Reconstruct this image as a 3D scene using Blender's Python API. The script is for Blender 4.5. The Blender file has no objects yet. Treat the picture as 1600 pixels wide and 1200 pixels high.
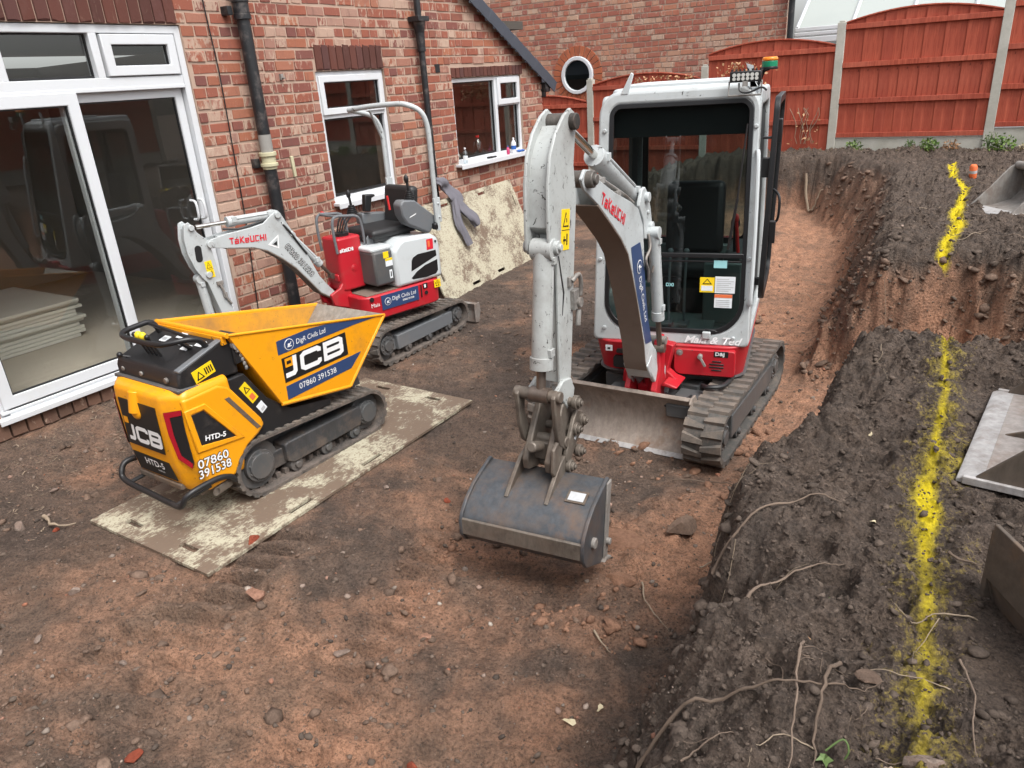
import bpy, bmesh, math, random
import numpy as np
from mathutils import Vector, Matrix
random.seed(7); RNG = np.random.default_rng(11)
SC = bpy.context.scene; COL = SC.collection; R = math.radians
PI = math.pi

# ------------------------------------------------------------------ camera, sky, sun, exposure
EYE = 2.43
_yaw, _pit, _rol = R(-33.38), R(22.49), R(3.99)
_f = Vector((math.sin(_yaw)*math.cos(_pit), math.cos(_yaw)*math.cos(_pit), -math.sin(_pit)))
_r = Vector((math.cos(_yaw), -math.sin(_yaw), 0)); _d = _f.cross(_r)
_r2 = _r*math.cos(_rol)+_d*math.sin(_rol); _d2 = -_r*math.sin(_rol)+_d*math.cos(_rol)
cam = bpy.data.cameras.new('camera'); cam.sensor_width = 36; cam.lens = 1154/1600*36
cam.clip_start = 0.05; cam.clip_end = 500
cam_o = bpy.data.objects.new('camera', cam); COL.objects.link(cam_o)
M = Matrix((( _r2.x, -_d2.x, -_f.x, 0), (_r2.y, -_d2.y, -_f.y, 0), (_r2.z, -_d2.z, -_f.z, EYE), (0, 0, 0, 1)))
cam_o.matrix_world = M; SC.camera = cam_o

SUN_EL, SUN_AZ = 58, 112      # azimuth clockwise from +Y
w = bpy.data.worlds.new('World'); SC.world = w; w.use_nodes = True
nt = w.node_tree; bg = nt.nodes['Background']
sky = nt.nodes.new('ShaderNodeTexSky'); sky.sky_type = 'NISHITA'; sky.sun_disc = False
sky.sun_elevation = R(SUN_EL); sky.sun_rotation = R(SUN_AZ); sky.dust_density = 4; sky.air_density = 1.0; sky.ozone_density = 1
hs = nt.nodes.new('ShaderNodeHueSaturation'); hs.inputs['Saturation'].default_value = .22
nt.links.new(sky.outputs[0], hs.inputs['Color']); nt.links.new(hs.outputs[0], bg.inputs[0])
bg.inputs[1].default_value = .15
sun = bpy.data.lights.new('sun', 'SUN'); sun.energy = 1.0; sun.angle = R(28); sun.color = (1, .97, .92)
sun_o = bpy.data.objects.new('sun', sun); COL.objects.link(sun_o)
sd = Vector((math.sin(R(SUN_AZ))*math.cos(R(SUN_EL)), math.cos(R(SUN_AZ))*math.cos(R(SUN_EL)), math.sin(R(SUN_EL))))
sun_o.rotation_euler = sd.to_track_quat('Z', 'Y').to_euler(); sun_o.location = (4, 0, 12)
vs = SC.view_settings; vs.view_transform = 'Standard'; vs.look = 'None'; vs.gamma = 1; vs.use_curve_mapping = False
vs.exposure = 1.06

# ------------------------------------------------------------------ materials
class NT:
    def __init__(s, name):
        s.m = bpy.data.materials.new(name); s.m.use_nodes = True; s.t = s.m.node_tree
        s.b = s.t.nodes['Principled BSDF']; s.out = s.t.nodes['Material Output']
    def n(s, typ, **kw):
        x = s.t.nodes.new('ShaderNode'+typ)
        for k, v in kw.items():
            if k.startswith('_'): setattr(x, k[1:], v)
            else: x.inputs[k].default_value = v
        return x
    def l(s, a, b): s.t.links.new(a, b)
    def coord(s, kind='Object', scale=(1, 1, 1)):
        c = s.n('TexCoord'); mp = s.n('Mapping'); mp.inputs['Scale'].default_value = scale
        s.l(c.outputs[kind], mp.inputs[0]); return mp.outputs[0]
    def noise(s, vec, scale, detail=6, rough=.6, dist=0):
        x = s.n('TexNoise'); x.inputs['Scale'].default_value = scale; x.inputs['Detail'].default_value = detail
        x.inputs['Roughness'].default_value = rough; x.inputs['Distortion'].default_value = dist
        if vec is not None: s.l(vec, x.inputs['Vector'])
        return x.outputs[0]
    def ramp(s, fac, stops, interp='LINEAR'):
        x = s.n('ValToRGB'); e = x.color_ramp; e.interpolation = interp
        while len(e.elements) < len(stops): e.elements.new(.5)
        for el, (p, c) in zip(e.elements, stops):
            el.position = p; el.color = (*c, 1) if not isinstance(c, (int, float)) else (c, c, c, 1)
        s.l(fac, x.inputs[0]); return x.outputs[0]
    def mix(s, fac, a, b, mode='MIX'):
        x = s.n('Mix', _data_type='RGBA', _blend_type=mode)
        for v, k in ((fac, 0), (a, 6), (b, 7)):
            if hasattr(v, 'links'): s.l(v, x.inputs[k])
            elif isinstance(v, (int, float)): x.inputs[k].default_value = v if k == 0 else (v, v, v, 1)
            else: x.inputs[k].default_value = (*v, 1)
        return x.outputs[2]
    def math(s, op, a, b=0.0, clamp=False):
        x = s.n('Math', _operation=op); x.use_clamp = clamp
        for v, k in ((a, 0), (b, 1)):
            if hasattr(v, 'links'): s.l(v, x.inputs[k])
            else: x.inputs[k].default_value = v
        return x.outputs[0]
    def bump(s, h, strength=.3, dist=.01, prev=None):
        x = s.n('Bump'); x.inputs['Strength'].default_value = strength; x.inputs['Distance'].default_value = dist
        s.l(h, x.inputs['Height'])
        if prev is not None: s.l(prev, x.inputs['Normal'])
        return x.outputs[0]
    def fin(s, col=None, rough=.6, metal=0, normal=None, spec=.5):
        b = s.b
        if col is not None:
            if hasattr(col, 'links'): s.l(col, b.inputs['Base Color'])
            else: b.inputs['Base Color'].default_value = (*col, 1)
        if hasattr(rough, 'links'): s.l(rough, b.inputs['Roughness'])
        else: b.inputs['Roughness'].default_value = rough
        b.inputs['Metallic'].default_value = metal; b.inputs['Specular IOR Level'].default_value = spec
        if normal is not None: s.l(normal, b.inputs['Normal'])
        return s.m

MUD = (.105, .07, .052)
def paint(name, col, rough=.4, dirt=.35, dirtcol=MUD, scale=5, chips=.0, chipcol=(.05, .045, .04), metal=0):
    """machine paint with blotchy dried dirt, fine speckle and worn chips"""
    s = NT(name); v = s.coord()
    n1 = s.noise(v, scale, 8, .68); n2 = s.noise(v, scale*14, 4, .6)
    k = s.ramp(n1, [(.62-dirt*.35, 0), (.86-dirt*.2, 1)])
    spk = s.ramp(n2, [(.62-.05*dirt, 0), (.78, .7)])
    f = s.math('MULTIPLY', s.math('ADD', k, s.math('MULTIPLY', spk, .6*dirt+.12)), .25+.65*dirt, True)
    c = s.mix(f, col, dirtcol)
    if chips:
        n3 = s.noise(s.coord('Object', (1, 1.6, 1)), 26, 5, .75, .6)
        c = s.mix(s.ramp(n3, [(.70-chips*.12, 0), (.72-chips*.12, 1)]), c, chipcol)
    r = s.math('ADD', s.math('MULTIPLY', f, .45), rough, True)
    return s.fin(c, r, metal, s.bump(n2, .12, .003))

def plain(name, col, rough=.6, metal=0, spec=.5): return NT(name).fin(col, rough, metal, None, spec)

def glass(name, tint=(.86, .9, .89), base=.07, amt=.75, rough=.0):
    s = NT(name); s.t.nodes.remove(s.b)
    tr = s.n('BsdfTransparent'); tr.inputs[0].default_value = (*tint, 1)
    gl = s.n('BsdfGlossy'); gl.inputs['Roughness'].default_value = rough; gl.inputs['Color'].default_value = (.95, .97, .98, 1)
    lw = s.n('LayerWeight'); lw.inputs['Blend'].default_value = .5
    f = s.math('ADD', s.math('MULTIPLY', s.math('POWER', lw.outputs['Facing'], 3.2), amt), base, True)
    mx = s.n('MixShader'); s.l(f, mx.inputs[0]); s.l(tr.outputs[0], mx.inputs[1]); s.l(gl.outputs[0], mx.inputs[2])
    s.l(mx.outputs[0], s.out.inputs[0]); return s.m

def m_brick(name, stops, pale=.5):
    s = NT(name); pos = s.n('NewGeometry'); oi = s.n('ObjectInfo')
    rnd = s.math('FRACT', s.math('ADD', pos.outputs['Random Per Island'], s.math('MULTIPLY', oi.outputs['Random'], 7.13)))
    rnd2 = s.math('FRACT', s.math('MULTIPLY', rnd, 17.7))
    base = s.ramp(rnd, stops)
    mp = s.n('Mapping'); mp.inputs['Scale'].default_value = (4, 4, 1.6); s.l(pos.outputs['Position'], mp.inputs[0])
    vec = s.n('VectorMath', _operation='ADD'); s.l(mp.outputs[0], vec.inputs[0])
    cx = s.n('CombineXYZ'); s.l(s.math('MULTIPLY', rnd, 90), cx.inputs[0]); s.l(s.math('MULTIPLY', rnd2, 50), cx.inputs[1]); s.l(cx.outputs[0], vec.inputs[1])
    n = s.noise(vec.outputs[0], 5.5, 5, .7, .4)
    thr = s.math('SUBTRACT', n, s.math('MULTIPLY', s.math('POWER', rnd2, 2.5), -.22*pale))
    pf = s.ramp(thr, [(.615, 0), (.69, 1)])
    n2 = s.noise(pos.outputs['Position'], 60, 4, .7)
    c = s.mix(s.math('MULTIPLY', pf, .80 if pale else .12), base, (.50, .37, .285))
    dark = s.noise(vec.outputs[0], 3.0, 4, .6)
    c = s.mix(s.ramp(dark, [(.54, 0), (.74, .5)]), c, (.13, .065, .058))
    c = s.mix(s.math('MULTIPLY', n2, .5), c, s.mix(.5, c, (.13, .07, .05)), 'MIX')
    return s.fin(c, .88, 0, s.bump(n2, .5, .006, s.bump(n, .4, .01)), .3)

def m_soil():
    s = NT('soil'); pos = s.n('NewGeometry').outputs['Position']
    a = s.n('Attribute'); a.attribute_name = 'soil'; p = s.n('Attribute'); p.attribute_name = 'spray'
    n0 = s.noise(pos, 2.2, 6, .62, .5); n1 = s.noise(pos, 11, 8, .72, .3); n2 = s.noise(pos, 70, 6, .75); 
    vor = s.n('TexVoronoi'); vor.inputs['Scale'].default_value = 55; s.l(pos, vor.inputs['Vector'])
    n3 = s.noise(pos, 190, 4, .7)
    c = s.mix(s.ramp(n1, [(.36, .80), (.60, 0)]), a.outputs['Color'], s.mix(.66, a.outputs['Color'], (.020, .015, .012)))
    c = s.mix(s.ramp(n0, [(.54, 0), (.72, .55)]), c, s.mix(.5, c, (.24, .165, .12)))
    c = s.mix(s.ramp(n2, [(.36, .85), (.52, 0)]), c, s.mix(.75, c, (.012, .009, .008)))  # crevice shade painted into the colour where the grain dips
    c = s.mix(s.ramp(n2, [(.56, 0), (.72, .55)]), c, s.mix(.55, c, (.34, .27, .22)))
    c = s.mix(s.ramp(n3, [(.38, .6), (.5, 0)]), c, s.mix(.6, c, (.015, .012, .01)))
    c = s.mix(s.ramp(n3, [(.64, 0), (.74, .5)]), c, (.30, .24, .20))
    # sprayed marking line: broken by the soil's grain
    pf = s.math('ADD', s.math('MULTIPLY', p.outputs['Fac'], 1.15), s.math('MULTIPLY', s.math('SUBTRACT', n2, .5), 1.1))
    pf = s.math('ADD', pf, s.math('MULTIPLY', s.math('SUBTRACT', n1, .5), 1.3))
    pm = s.math('MULTIPLY', s.ramp(pf, [(.22, 0), (.95, 1)]), s.math('GREATER_THAN', p.outputs['Fac'], .03))
    c = s.mix(pm, c, (.74, .58, .014))
    r = s.ramp(n1, [(.3, .62), (.6, .95)])
    h = s.bump(n2, 1.0, .018, s.bump(n1, .8, .04)); h = s.bump(vor.outputs['Distance'], .5, .012, h); h = s.bump(n3, .6, .006, h)
    return s.fin(c, r, 0, h, .35)

def m_wood():
    s = NT('red_stained_wood'); v = s.coord('Object', (9, 9, .55)); g = s.noise(v, 4, 8, .7, .8)
    oi = s.n('ObjectInfo'); n = s.noise(s.coord('Object', (1.2, 1.2, 1.2)), 1.1, 4, .6)
    c = s.mix(s.ramp(g, [(.3, 0), (.7, 1)]), (.22, .034, .020), (.52, .12, .066)); c = s.mix(s.math('MULTIPLY', oi.outputs['Random'], .42), c, (.20, .03, .02))
    c = s.mix(s.ramp(n, [(.45, 0), (.75, .5)]), c, (.54, .17, .11))
    k = s.noise(s.coord('Object', (5, 5, 3)), 3.3, 2, .4); c = s.mix(s.ramp(k, [(.73, 0), (.78, .7)]), c, (.07, .012, .008))
    return s.fin(c, .75, 0, s.bump(g, .35, .004), .3)

def m_concrete():
    s = NT('concrete'); v = s.coord(); n = s.noise(v, 3, 8, .7); n2 = s.noise(v, 60, 4, .7)
    c = s.mix(s.ramp(n, [(.4, 0), (.75, .8)]), (.47, .46, .41), (.27, .26, .21)); c = s.mix(s.ramp(n2, [(.6, 0), (.7, .5)]), c, (.2, .19, .16))
    return s.fin(c, .9, 0, s.bump(n2, .4, .004), .3)

def m_mat(name='muddy_cream_plastic', lo=.445, hi=.475):
    s = NT(name); v = s.coord(); n = s.noise(v, 2.6, 9, .68, .3); n2 = s.noise(v, 30, 5, .7)
    br = s.n('TexBrick'); br.inputs['Scale'].default_value = 1; br.inputs['Color1'].default_value = (0, 0, 0, 1); br.inputs['Color2'].default_value = (.35, .35, .35, 1)
    br.inputs['Mortar'].default_value = (1, 1, 1, 1); br.inputs['Mortar Size'].default_value = .004; br.inputs['Brick Width'].default_value = .05; br.inputs['Row Height'].default_value = .022
    s.l(v, br.inputs['Vector'])
    st = s.noise(s.coord('Object', (26, 9, 9)), 3, 3, .6)
    f = s.math('ADD', n, s.math('MULTIPLY', s.math('SUBTRACT', st, .5), .34)); f = s.math('ADD', f, s.math('MULTIPLY', s.math('SUBTRACT', n2, .5), .25))
    k = s.ramp(f, [(lo, 0), (hi, 1)])
    c = s.mix(k, (.43, .40, .30), (.155, .112, .082)); sp = s.noise(v, 75, 2, .5); c = s.mix(s.ramp(sp, [(.60, 0), (.64, .75)]), c, (.17, .12, .08)); c = s.mix(s.ramp(n2, [(.5, 0), (.75, .5)]), c, (.17, .12, .085))
    return s.fin(c, .7, 0, s.bump(st, .4, .006, s.bump(k, -.15, .003)), .4)

def m_rubber(name='muddy_rubber', col=(.062, .057, .053), dirt=(.20, .16, .135), a=.38, b=.66):
    s = NT(name); v = s.coord(); n = s.noise(v, 9, 8, .7); n2 = s.noise(v, 55, 4, .7)
    c = s.mix(s.ramp(n, [(a, 0), (b, .9)]), col, dirt); c = s.mix(s.ramp(n2, [(.52, 0), (.72, .45)]), c, dirt)
    return s.fin(c, .82, 0, s.bump(n2, .35, .004, s.bump(n, .25, .008)), .35)

def m_steel(name, col=(.13, .125, .12), rust=(.19, .085, .04), a=.5, rough=.5, metal=.55, mud=.4):
    s = NT(name); v = s.coord(); n = s.noise(v, 4, 8, .7, .3); n2 = s.noise(s.coord('Object', (1, 1, .25)), 26, 6, .7); n3 = s.noise(v, 7, 7, .7)
    c = s.mix(s.ramp(n2, [(.4, 0), (.75, .6)]), col, tuple(min(1, x*1.9) for x in col)); c = s.mix(s.ramp(n, [(a, 0), (a+.18, .85)]), c, rust)
    c = s.mix(s.ramp(n3, [(.52-mud*.1, 0), (.72, .75)]), c, (.15, .11, .085))
    return s.fin(c, s.math('ADD', s.math('MULTIPLY', n, .5), rough-.2, True), metal, s.bump(n2, .15, .003))

def m_pale(name, col, col2, sc=3, rough=.5):
    s = NT(name); v = s.coord(); n = s.noise(v, sc, 8, .7); n2 = s.noise(v, 40, 4, .7)
    c = s.mix(s.ramp(n, [(.5, 0), (.8, .55)]), col, col2); c = s.mix(s.ramp(n2, [(.64, 0), (.74, .35)]), c, col2)
    return s.fin(c, rough)

def m_pebble():
    s = NT('gravel'); g = s.n('NewGeometry')
    c = s.ramp(g.outputs['Random Per Island'], [(0, (.05, .04, .034)), (.45, (.12, .09, .07)), (.72, (.20, .15, .12)), (.86, (.30, .25, .21)), (.94, (.36, .14, .08)), (1, (.48, .44, .38))])
    n = s.noise(g.outputs['Position'], 60, 5, .7); c = s.mix(s.math('MULTIPLY', n, .6), c, (.08, .06, .048))
    return s.fin(c, .9, 0, s.bump(n, .4, .004), .3)
def m_clod(name, c1, c2):
    s = NT(name); g = s.n('NewGeometry'); n = s.noise(g.outputs['Position'], 45, 7, .75)
    c = s.mix(g.outputs['Random Per Island'], c1, c2); c = s.mix(s.ramp(n, [(.35, .6), (.6, 0)]), c, tuple(x*.35 for x in c1))
    return s.fin(c, .95, 0, s.bump(n, .8, .012), .25)
def m_leaf(name, c1, c2):
    s = NT(name); g = s.n('NewGeometry'); return s.fin(s.mix(g.outputs['Random Per Island'], c1, c2), .6)

BR_STOPS = [(0, (.27, .085, .054)), (.2, (.32, .105, .066)), (.42, (.245, .082, .060)), (.58, (.18, .068, .058)), (.72, (.36, .13, .072)), (.86, (.33, .17, .13)), (1, (.46, .32, .245))]
MT = dict(
    soil=m_soil(), brick=m_brick('red_brick', BR_STOPS, 1.0),
    brick_far=m_brick('weathered_red_brick', [(0, (.35, .12, .085)), (.3, (.42, .155, .10)), (.6, (.32, .115, .088)), (.8, (.47, .20, .125)), (1, (.52, .35, .25))], 1.1),
    soldier=m_brick('plum_brick', [(0, (.07, .026, .022)), (.5, (.115, .038, .028)), (1, (.085, .036, .034))], .0),
    plinth=m_brick('brown_brick', [(0, (.12, .075, .055)), (1, (.17, .095, .065))], .2),
    ringbrick=m_brick('orange_brick', [(0, (.36, .10, .045)), (1, (.44, .13, .06))], .1),
    mortar=m_pale('mortar', (.40, .285, .22), (.29, .205, .155), 4, .95),
    upvc=m_pale('white_upvc', (.60, .62, .64), (.52, .51, .49), 2.5, .32), gasket=plain('black_gasket', (.012, .012, .013), .5),
    glass=glass('window_glass', (.90, .91, .90), .055, .58), cabglass=glass('tinted_cab_glass', (.37, .45, .44), .065, .5),
    cabglass2=glass('rear_cab_glass', (.62, .68, .67), .03, .3), bottle=glass('clear_plastic', (.85, .9, .92), .12, .6, .1),
    slate=m_pale('slate_tile', (.045, .052, .068), (.075, .082, .1), 6, .6), blackpipe=paint('worn_black_paint', (.014, .015, .017), .4, .25, (.33, .27, .24), 9),
    grey_cement=m_pale('grey_pipe', (.27, .26, .24), (.20, .18, .16), 8, .9), creampaint=m_pale('cream_paint', (.50, .47, .31), (.34, .31, .20), 8, .7),
    wood=m_wood(), concrete=m_concrete(), mat=m_mat('muddy_cream_plastic', .41, .51), mat_clean=m_mat('dusty_cream_plastic', .475, .60),
    jcb=paint('digger_yellow', (.80, .33, .007), .36, .28, MUD, 5, .35), jcb_in=paint('scuffed_yellow', (.72, .34, .02), .5, .75, (.24, .145, .07), 3, .5, (.2, .13, .07)),
    lipgrey=m_steel('worn_skip_lip', (.26, .24, .21), (.28, .17, .09), .55, .6, .3),
    white=paint('pale_grey_paint', (.45, .48, .485), .38, .34, (.13, .105, .085), 4, .55), whiteclean=paint('clean_pale_paint', (.54, .575, .585), .3, .06, (.2, .18, .16), 3),
    arm_grey=paint('grimy_grey_paint', (.41, .43, .42), .45, .46, (.12, .09, .075), 4, .75), under=paint('mud_and_shade_paint', (.165, .125, .10), .7, .35, (.11, .08, .06), 4, .12),
    red=paint('machine_red', (.44, .014, .024), .38, .30, (.16, .10, .075), 5, .2), tgrey=paint('slate_grey_paint', (.135, .145, .155), .5, .3, (.22, .18, .15), 4, .1),
    frame=paint('dark_grey_frame', (.075, .078, .08), .5, .5, (.17, .13, .105), 4), dash=m_steel('scratched_black_plate', (.04, .04, .042), (.14, .115, .095), .52, .55, .1),
    black=paint('black_plastic', (.014, .014, .015), .45, .14, (.16, .13, .11), 6), satin=plain('satin_black', (.012, .012, .013), .38),
    chrome=plain('polished_rod', (.62, .61, .58), .16, 1), dullrod=m_steel('oily_rod', (.16, .13, .11), (.2, .13, .09), .6, .35, .7),
    pin=m_steel('greasy_pin', (.25, .24, .225), (.07, .055, .045), .48, .55, .25), casting=m_steel('greased_casting', (.14, .12, .10), (.065, .05, .04), .5, .5, .35),
    bucket=m_steel('worn_blue_black_bucket', (.062, .068, .076), (.17, .10, .062), .52, .42, .3, .75), bucket2=m_steel('rusty_brown_bucket', (.085, .068, .054), (.20, .115, .058), .50, .8, .05, .35),
    blade=m_steel('worn_dozer_blade', (.24, .20, .17), (.24, .12, .06), .55, .6, .15, .35), edge=m_steel('bright_cutting_edge', (.34, .33, .325), (.22, .15, .11), .56, .6, .2, .5),
    rustseam=m_steel('rusty_weld', (.17, .09, .05), (.20, .10, .05), .4, .8, .0, .4), worn=m_steel('worn_brown_steel', (.25, .225, .21), (.19, .105, .065), .52, .7, .04, .45), gbucket=m_steel('dull_grey_bucket', (.20, .185, .17), (.17, .11, .08), .52, .7, .08, .45), grease=m_steel('black_greased_boss', (.11, .10, .09), (.02, .016, .014), .44, .5, .3, .2), hose=plain('rubber_hose', (.02, .02, .021), .5),
    rubber=m_rubber(), rubber_wet=m_rubber('grey_rubber', (.075, .072, .068), (.185, .15, .125), .46, .74), lug=m_rubber('scuffed_rubber', (.095, .088, .080), (.20, .16, .13), .40, .66),
    navy=paint('navy_vinyl', (.028, .055, .14), .4, .08, (.2, .2, .22), 8), ink=plain('white_vinyl', (.78, .79, .79), .5), blackink=plain('black_vinyl', (.012, .012, .012), .45),
    redink=plain('red_vinyl', (.62, .018, .035), .4), sticker=plain('yellow_vinyl', (.86, .60, .01), .45), paper=m_pale('pale_label', (.72, .76, .78), (.5, .53, .55), 30, .6),
    cyan=plain('cyan_label', (.30, .60, .62), .6), orangelab=plain('orange_label', (.72, .16, .05), .6), greylab=m_pale('grey_label', (.46, .47, .48), (.3, .3, .31), 30, .6),
    amber=plain('amber_lens', (.82, .22, .01), .25), green=plain('green_lens', (.01, .22, .11), .3), tail=plain('tail_lamp', (.34, .008, .02), .25), knob=plain('yellow_knob', (.82, .62, .02), .4),
    led=plain('led_lens', (.55, .55, .52), .2), interior=m_pale('bare_plaster', (.38, .35, .32), (.27, .245, .22), 1, .9), dimceil=m_pale('darkened_ceiling', (.07, .06, .05), (.05, .045, .04), 2, .9), screed=m_pale('screed', (.55, .48, .40), (.42, .365, .30), 1.6, .8),
    board=m_pale('plasterboard', (.70, .67, .60), (.60, .57, .50), 2, .8), boardedge=m_pale('paper_edge', (.66, .62, .53), (.5, .46, .4), 5, .8), curtain=m_pale('dust_sheet', (.5, .47, .44), (.38, .35, .33), 2, .9),
    cabin=paint('cab_lining', (.055, .058, .06), .6, .2, (.16, .13, .11), 4), cabfloor=paint('grey_green_panel', (.14, .175, .17), .6, .2, (.18, .15, .12), 4), seat=plain('black_vinyl_seat', (.016, .016, .017), .5),
    cloth=m_pale('grey_cloth', (.135, .13, .15), (.085, .082, .098), 14, .95), root=m_pale('bare_root', (.165, .12, .09), (.09, .065, .048), 20, .9), root_dark=m_pale('dark_root', (.12, .085, .062), (.06, .045, .035), 20, .9), root_pale=m_pale('pale_stick', (.27, .21, .15), (.15, .115, .085), 20, .85),
    pebble=m_pebble(), clod_d=m_clod('dark_clod', (.095, .073, .059), (.16, .122, .098)), clod_r=m_clod('red_clod', (.22, .12, .078), (.36, .20, .13)), clod_b=m_clod('brown_clod', (.13, .09, .068), (.23, .155, .115)),
    stone=m_clod('stone', (.22, .16, .13), (.30, .24, .20)), redstone=m_clod('brick_fragment', (.24, .055, .03), (.30, .08, .045)), pinkstone=m_clod('dusty_brick', (.30, .16, .11), (.36, .2, .14)),
    leaf=m_leaf('green_leaf', (.05, .12, .02), (.16, .24, .04)), dryleaf=m_leaf('dry_leaf', (.36, .18, .08), (.52, .32, .17)), treeleaf=m_leaf('tree_leaf', (.03, .065, .015), (.075, .12, .03)), bark=m_pale('bark', (.12, .09, .07), (.06, .05, .04), 8, .9),
    paleleaf=m_leaf('pale_leaf', (.50, .42, .26), (.58, .5, .34)), ivy=m_leaf('ivy_leaf', (.07, .12, .035), (.13, .19, .06)), satin_wood=m_pale('dark_backdrop', (.028, .021, .017), (.04, .032, .026), 3, .7), cone=plain('traffic_orange', (.75, .12, .02), .5),
    poly=m_pale('polycarbonate', (.36, .39, .37), (.30, .33, .32), .7, .35), blueplastic=plain('blue_plastic', (.03, .12, .42), .4), pinkplastic=plain('pink_plastic', (.55, .06, .16), .4), redcap=plain('red_cap', (.6, .03, .03), .4), white_p=plain('white_plastic', (.75, .76, .78), .4),
)

# ------------------------------------------------------------------ mesh helpers
class MB:
    def __init__(s): s.v = []; s.f = []; s.m = []
    def add(s, vs, fs, m=0):
        o = len(s.v); s.v += [tuple(x) for x in vs]; s.f += [tuple(i+o for i in f) for f in fs]; s.m += [m]*len(fs); return s
    def box(s, c, d, rot=None, m=0):
        c = Vector(c); h = Vector(d)/2; vs = []
        for x, y, z in ((-1, -1, -1), (1, -1, -1), (1, 1, -1), (-1, 1, -1), (-1, -1, 1), (1, -1, 1), (1, 1, 1), (-1, 1, 1)):
            p = Vector((x*h.x, y*h.y, z*h.z)); p = rot @ p if rot is not None else p; vs.append(c+p)
        return s.add(vs, [(0, 3, 2, 1), (4, 5, 6, 7), (0, 1, 5, 4), (1, 2, 6, 5), (2, 3, 7, 6), (3, 0, 4, 7)], m)
    def prism(s, poly, a, b, axis='x', m=0, fn=None):
        """poly in the two other axes (x: (y,z), y: (x,z), z: (x,y)), extruded from a to b"""
        g = fn or {'x': lambda p, q, t: (t, p, q), 'y': lambda p, q, t: (p, t, q), 'z': lambda p, q, t: (p, q, t)}[axis]
        n = len(poly); vs = [g(p, q, a) for p, q in poly]+[g(p, q, b) for p, q in poly]
        area = sum(poly[i][0]*poly[(i+1) % n][1]-poly[(i+1) % n][0]*poly[i][1] for i in range(n))
        fs = [tuple(range(n)), tuple(range(2*n-1, n-1, -1))]+[(i, i+n, (i+1) % n+n, (i+1) % n) for i in range(n)]
        return s.add(vs, fs, m)
    def tube(s, pts, r, n=8, m=0, caps=True, closed=False):
        P = [Vector(p) for p in pts]; k = len(P); rr = r if isinstance(r, (list, tuple)) else [r]*k; vs = []; up = None
        for i, p in enumerate(P):
            t = ((P[(i+1) % k]-P[i-1]) if closed else (P[min(i+1, k-1)]-P[max(i-1, 0)])).normalized()
            if up is None:
                up = Vector((0, 0, 1)) if abs(t.z) < .9 else Vector((1, 0, 0))
            a = t.cross(up).normalized(); b = a.cross(t).normalized(); up = b
            for j in range(n):
                th = 2*PI*j/n; vs.append(p+a*math.cos(th)*rr[i]+b*math.sin(th)*rr[i])
        fs = []
        for i in range(k if closed else k-1):
            for j in range(n):
                i2 = (i+1) % k; fs.append((i*n+j, i*n+(j+1) % n, i2*n+(j+1) % n, i2*n+j))
        if caps and not closed: fs += [tuple(range(n-1, -1, -1)), tuple((k-1)*n+j for j in range(n))]
        return s.add(vs, fs, m)
    def cyl(s, a, b, r, r1=None, n=16, m=0): return s.tube([a, b], [r, r if r1 is None else r1], n, m)
    def ball(s, c, r, n=8, m=0, sc=(1, 1, 1)):
        vs = []; fs = []
        for i in range(1, n):
            for j in range(2*n):
                a = PI*i/n; b = PI*j/n; vs.append((c[0]+r*sc[0]*math.sin(a)*math.cos(b), c[1]+r*sc[1]*math.sin(a)*math.sin(b), c[2]+r*sc[2]*math.cos(a)))
        for i in range(n-2):
            for j in range(2*n): fs.append((i*2*n+j, (i+1)*2*n+j, (i+1)*2*n+(j+1) % (2*n), i*2*n+(j+1) % (2*n)))
        k = len(vs); vs += [(c[0], c[1], c[2]+r*sc[2]), (c[0], c[1], c[2]-r*sc[2])]
        for j in range(2*n): fs.append((k, j, (j+1) % (2*n))); fs.append((k+1, (n-2)*2*n+(j+1) % (2*n), (n-2)*2*n+j))
        return s.add(vs, fs, m)
    def ring(s, outer, inner, fn, t0, t1, m=0):
        """frame between two outlines of equal count; fn(p,q,t)->xyz"""
        n = len(outer); vs = []
        for t in (t0, t1): vs += [fn(p, q, t) for p, q in outer]+[fn(p, q, t) for p, q in inner]
        fs = []
        for i in range(n):
            j = (i+1) % n
            fs += [(i, j, n+j, n+i), (2*n+i, 3*n+i, 3*n+j, 2*n+j), (i, 2*n+i, 2*n+j, j), (n+i, n+j, 3*n+j, 3*n+i)]
        return s.add(vs, fs, m)
    def mesh(s, name, mats, smooth=38):
        me = bpy.data.meshes.new(name); me.from_pydata(s.v, [], s.f)
        for m in (mats if isinstance(mats, (list, tuple)) else [mats]): me.materials.append(MT[m] if isinstance(m, str) else m)
        if max(s.m, default=0): me.polygons.foreach_set('material_index', s.m)
        bm = bmesh.new(); bm.from_mesh(me); bmesh.ops.recalc_face_normals(bm, faces=bm.faces); bm.to_mesh(me); bm.free()
        if smooth:
            me.polygons.foreach_set('use_smooth', [True]*len(me.polygons)); me.set_sharp_from_angle(angle=R(smooth))
        me.update(); return me
    def obj(s, name, mats, parent=None, bevel=0, smooth=38, seg=2, label=None):
        o = bpy.data.objects.new(name, s.mesh(name, mats, smooth)); COL.objects.link(o)
        if parent is not None: o.parent = parent
        if bevel:
            b = o.modifiers.new('bevel', 'BEVEL'); b.width = bevel; b.segments = seg; b.limit_method = 'ANGLE'; b.angle_limit = R(35)
        if label: o['label'] = label
        return o

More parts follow.
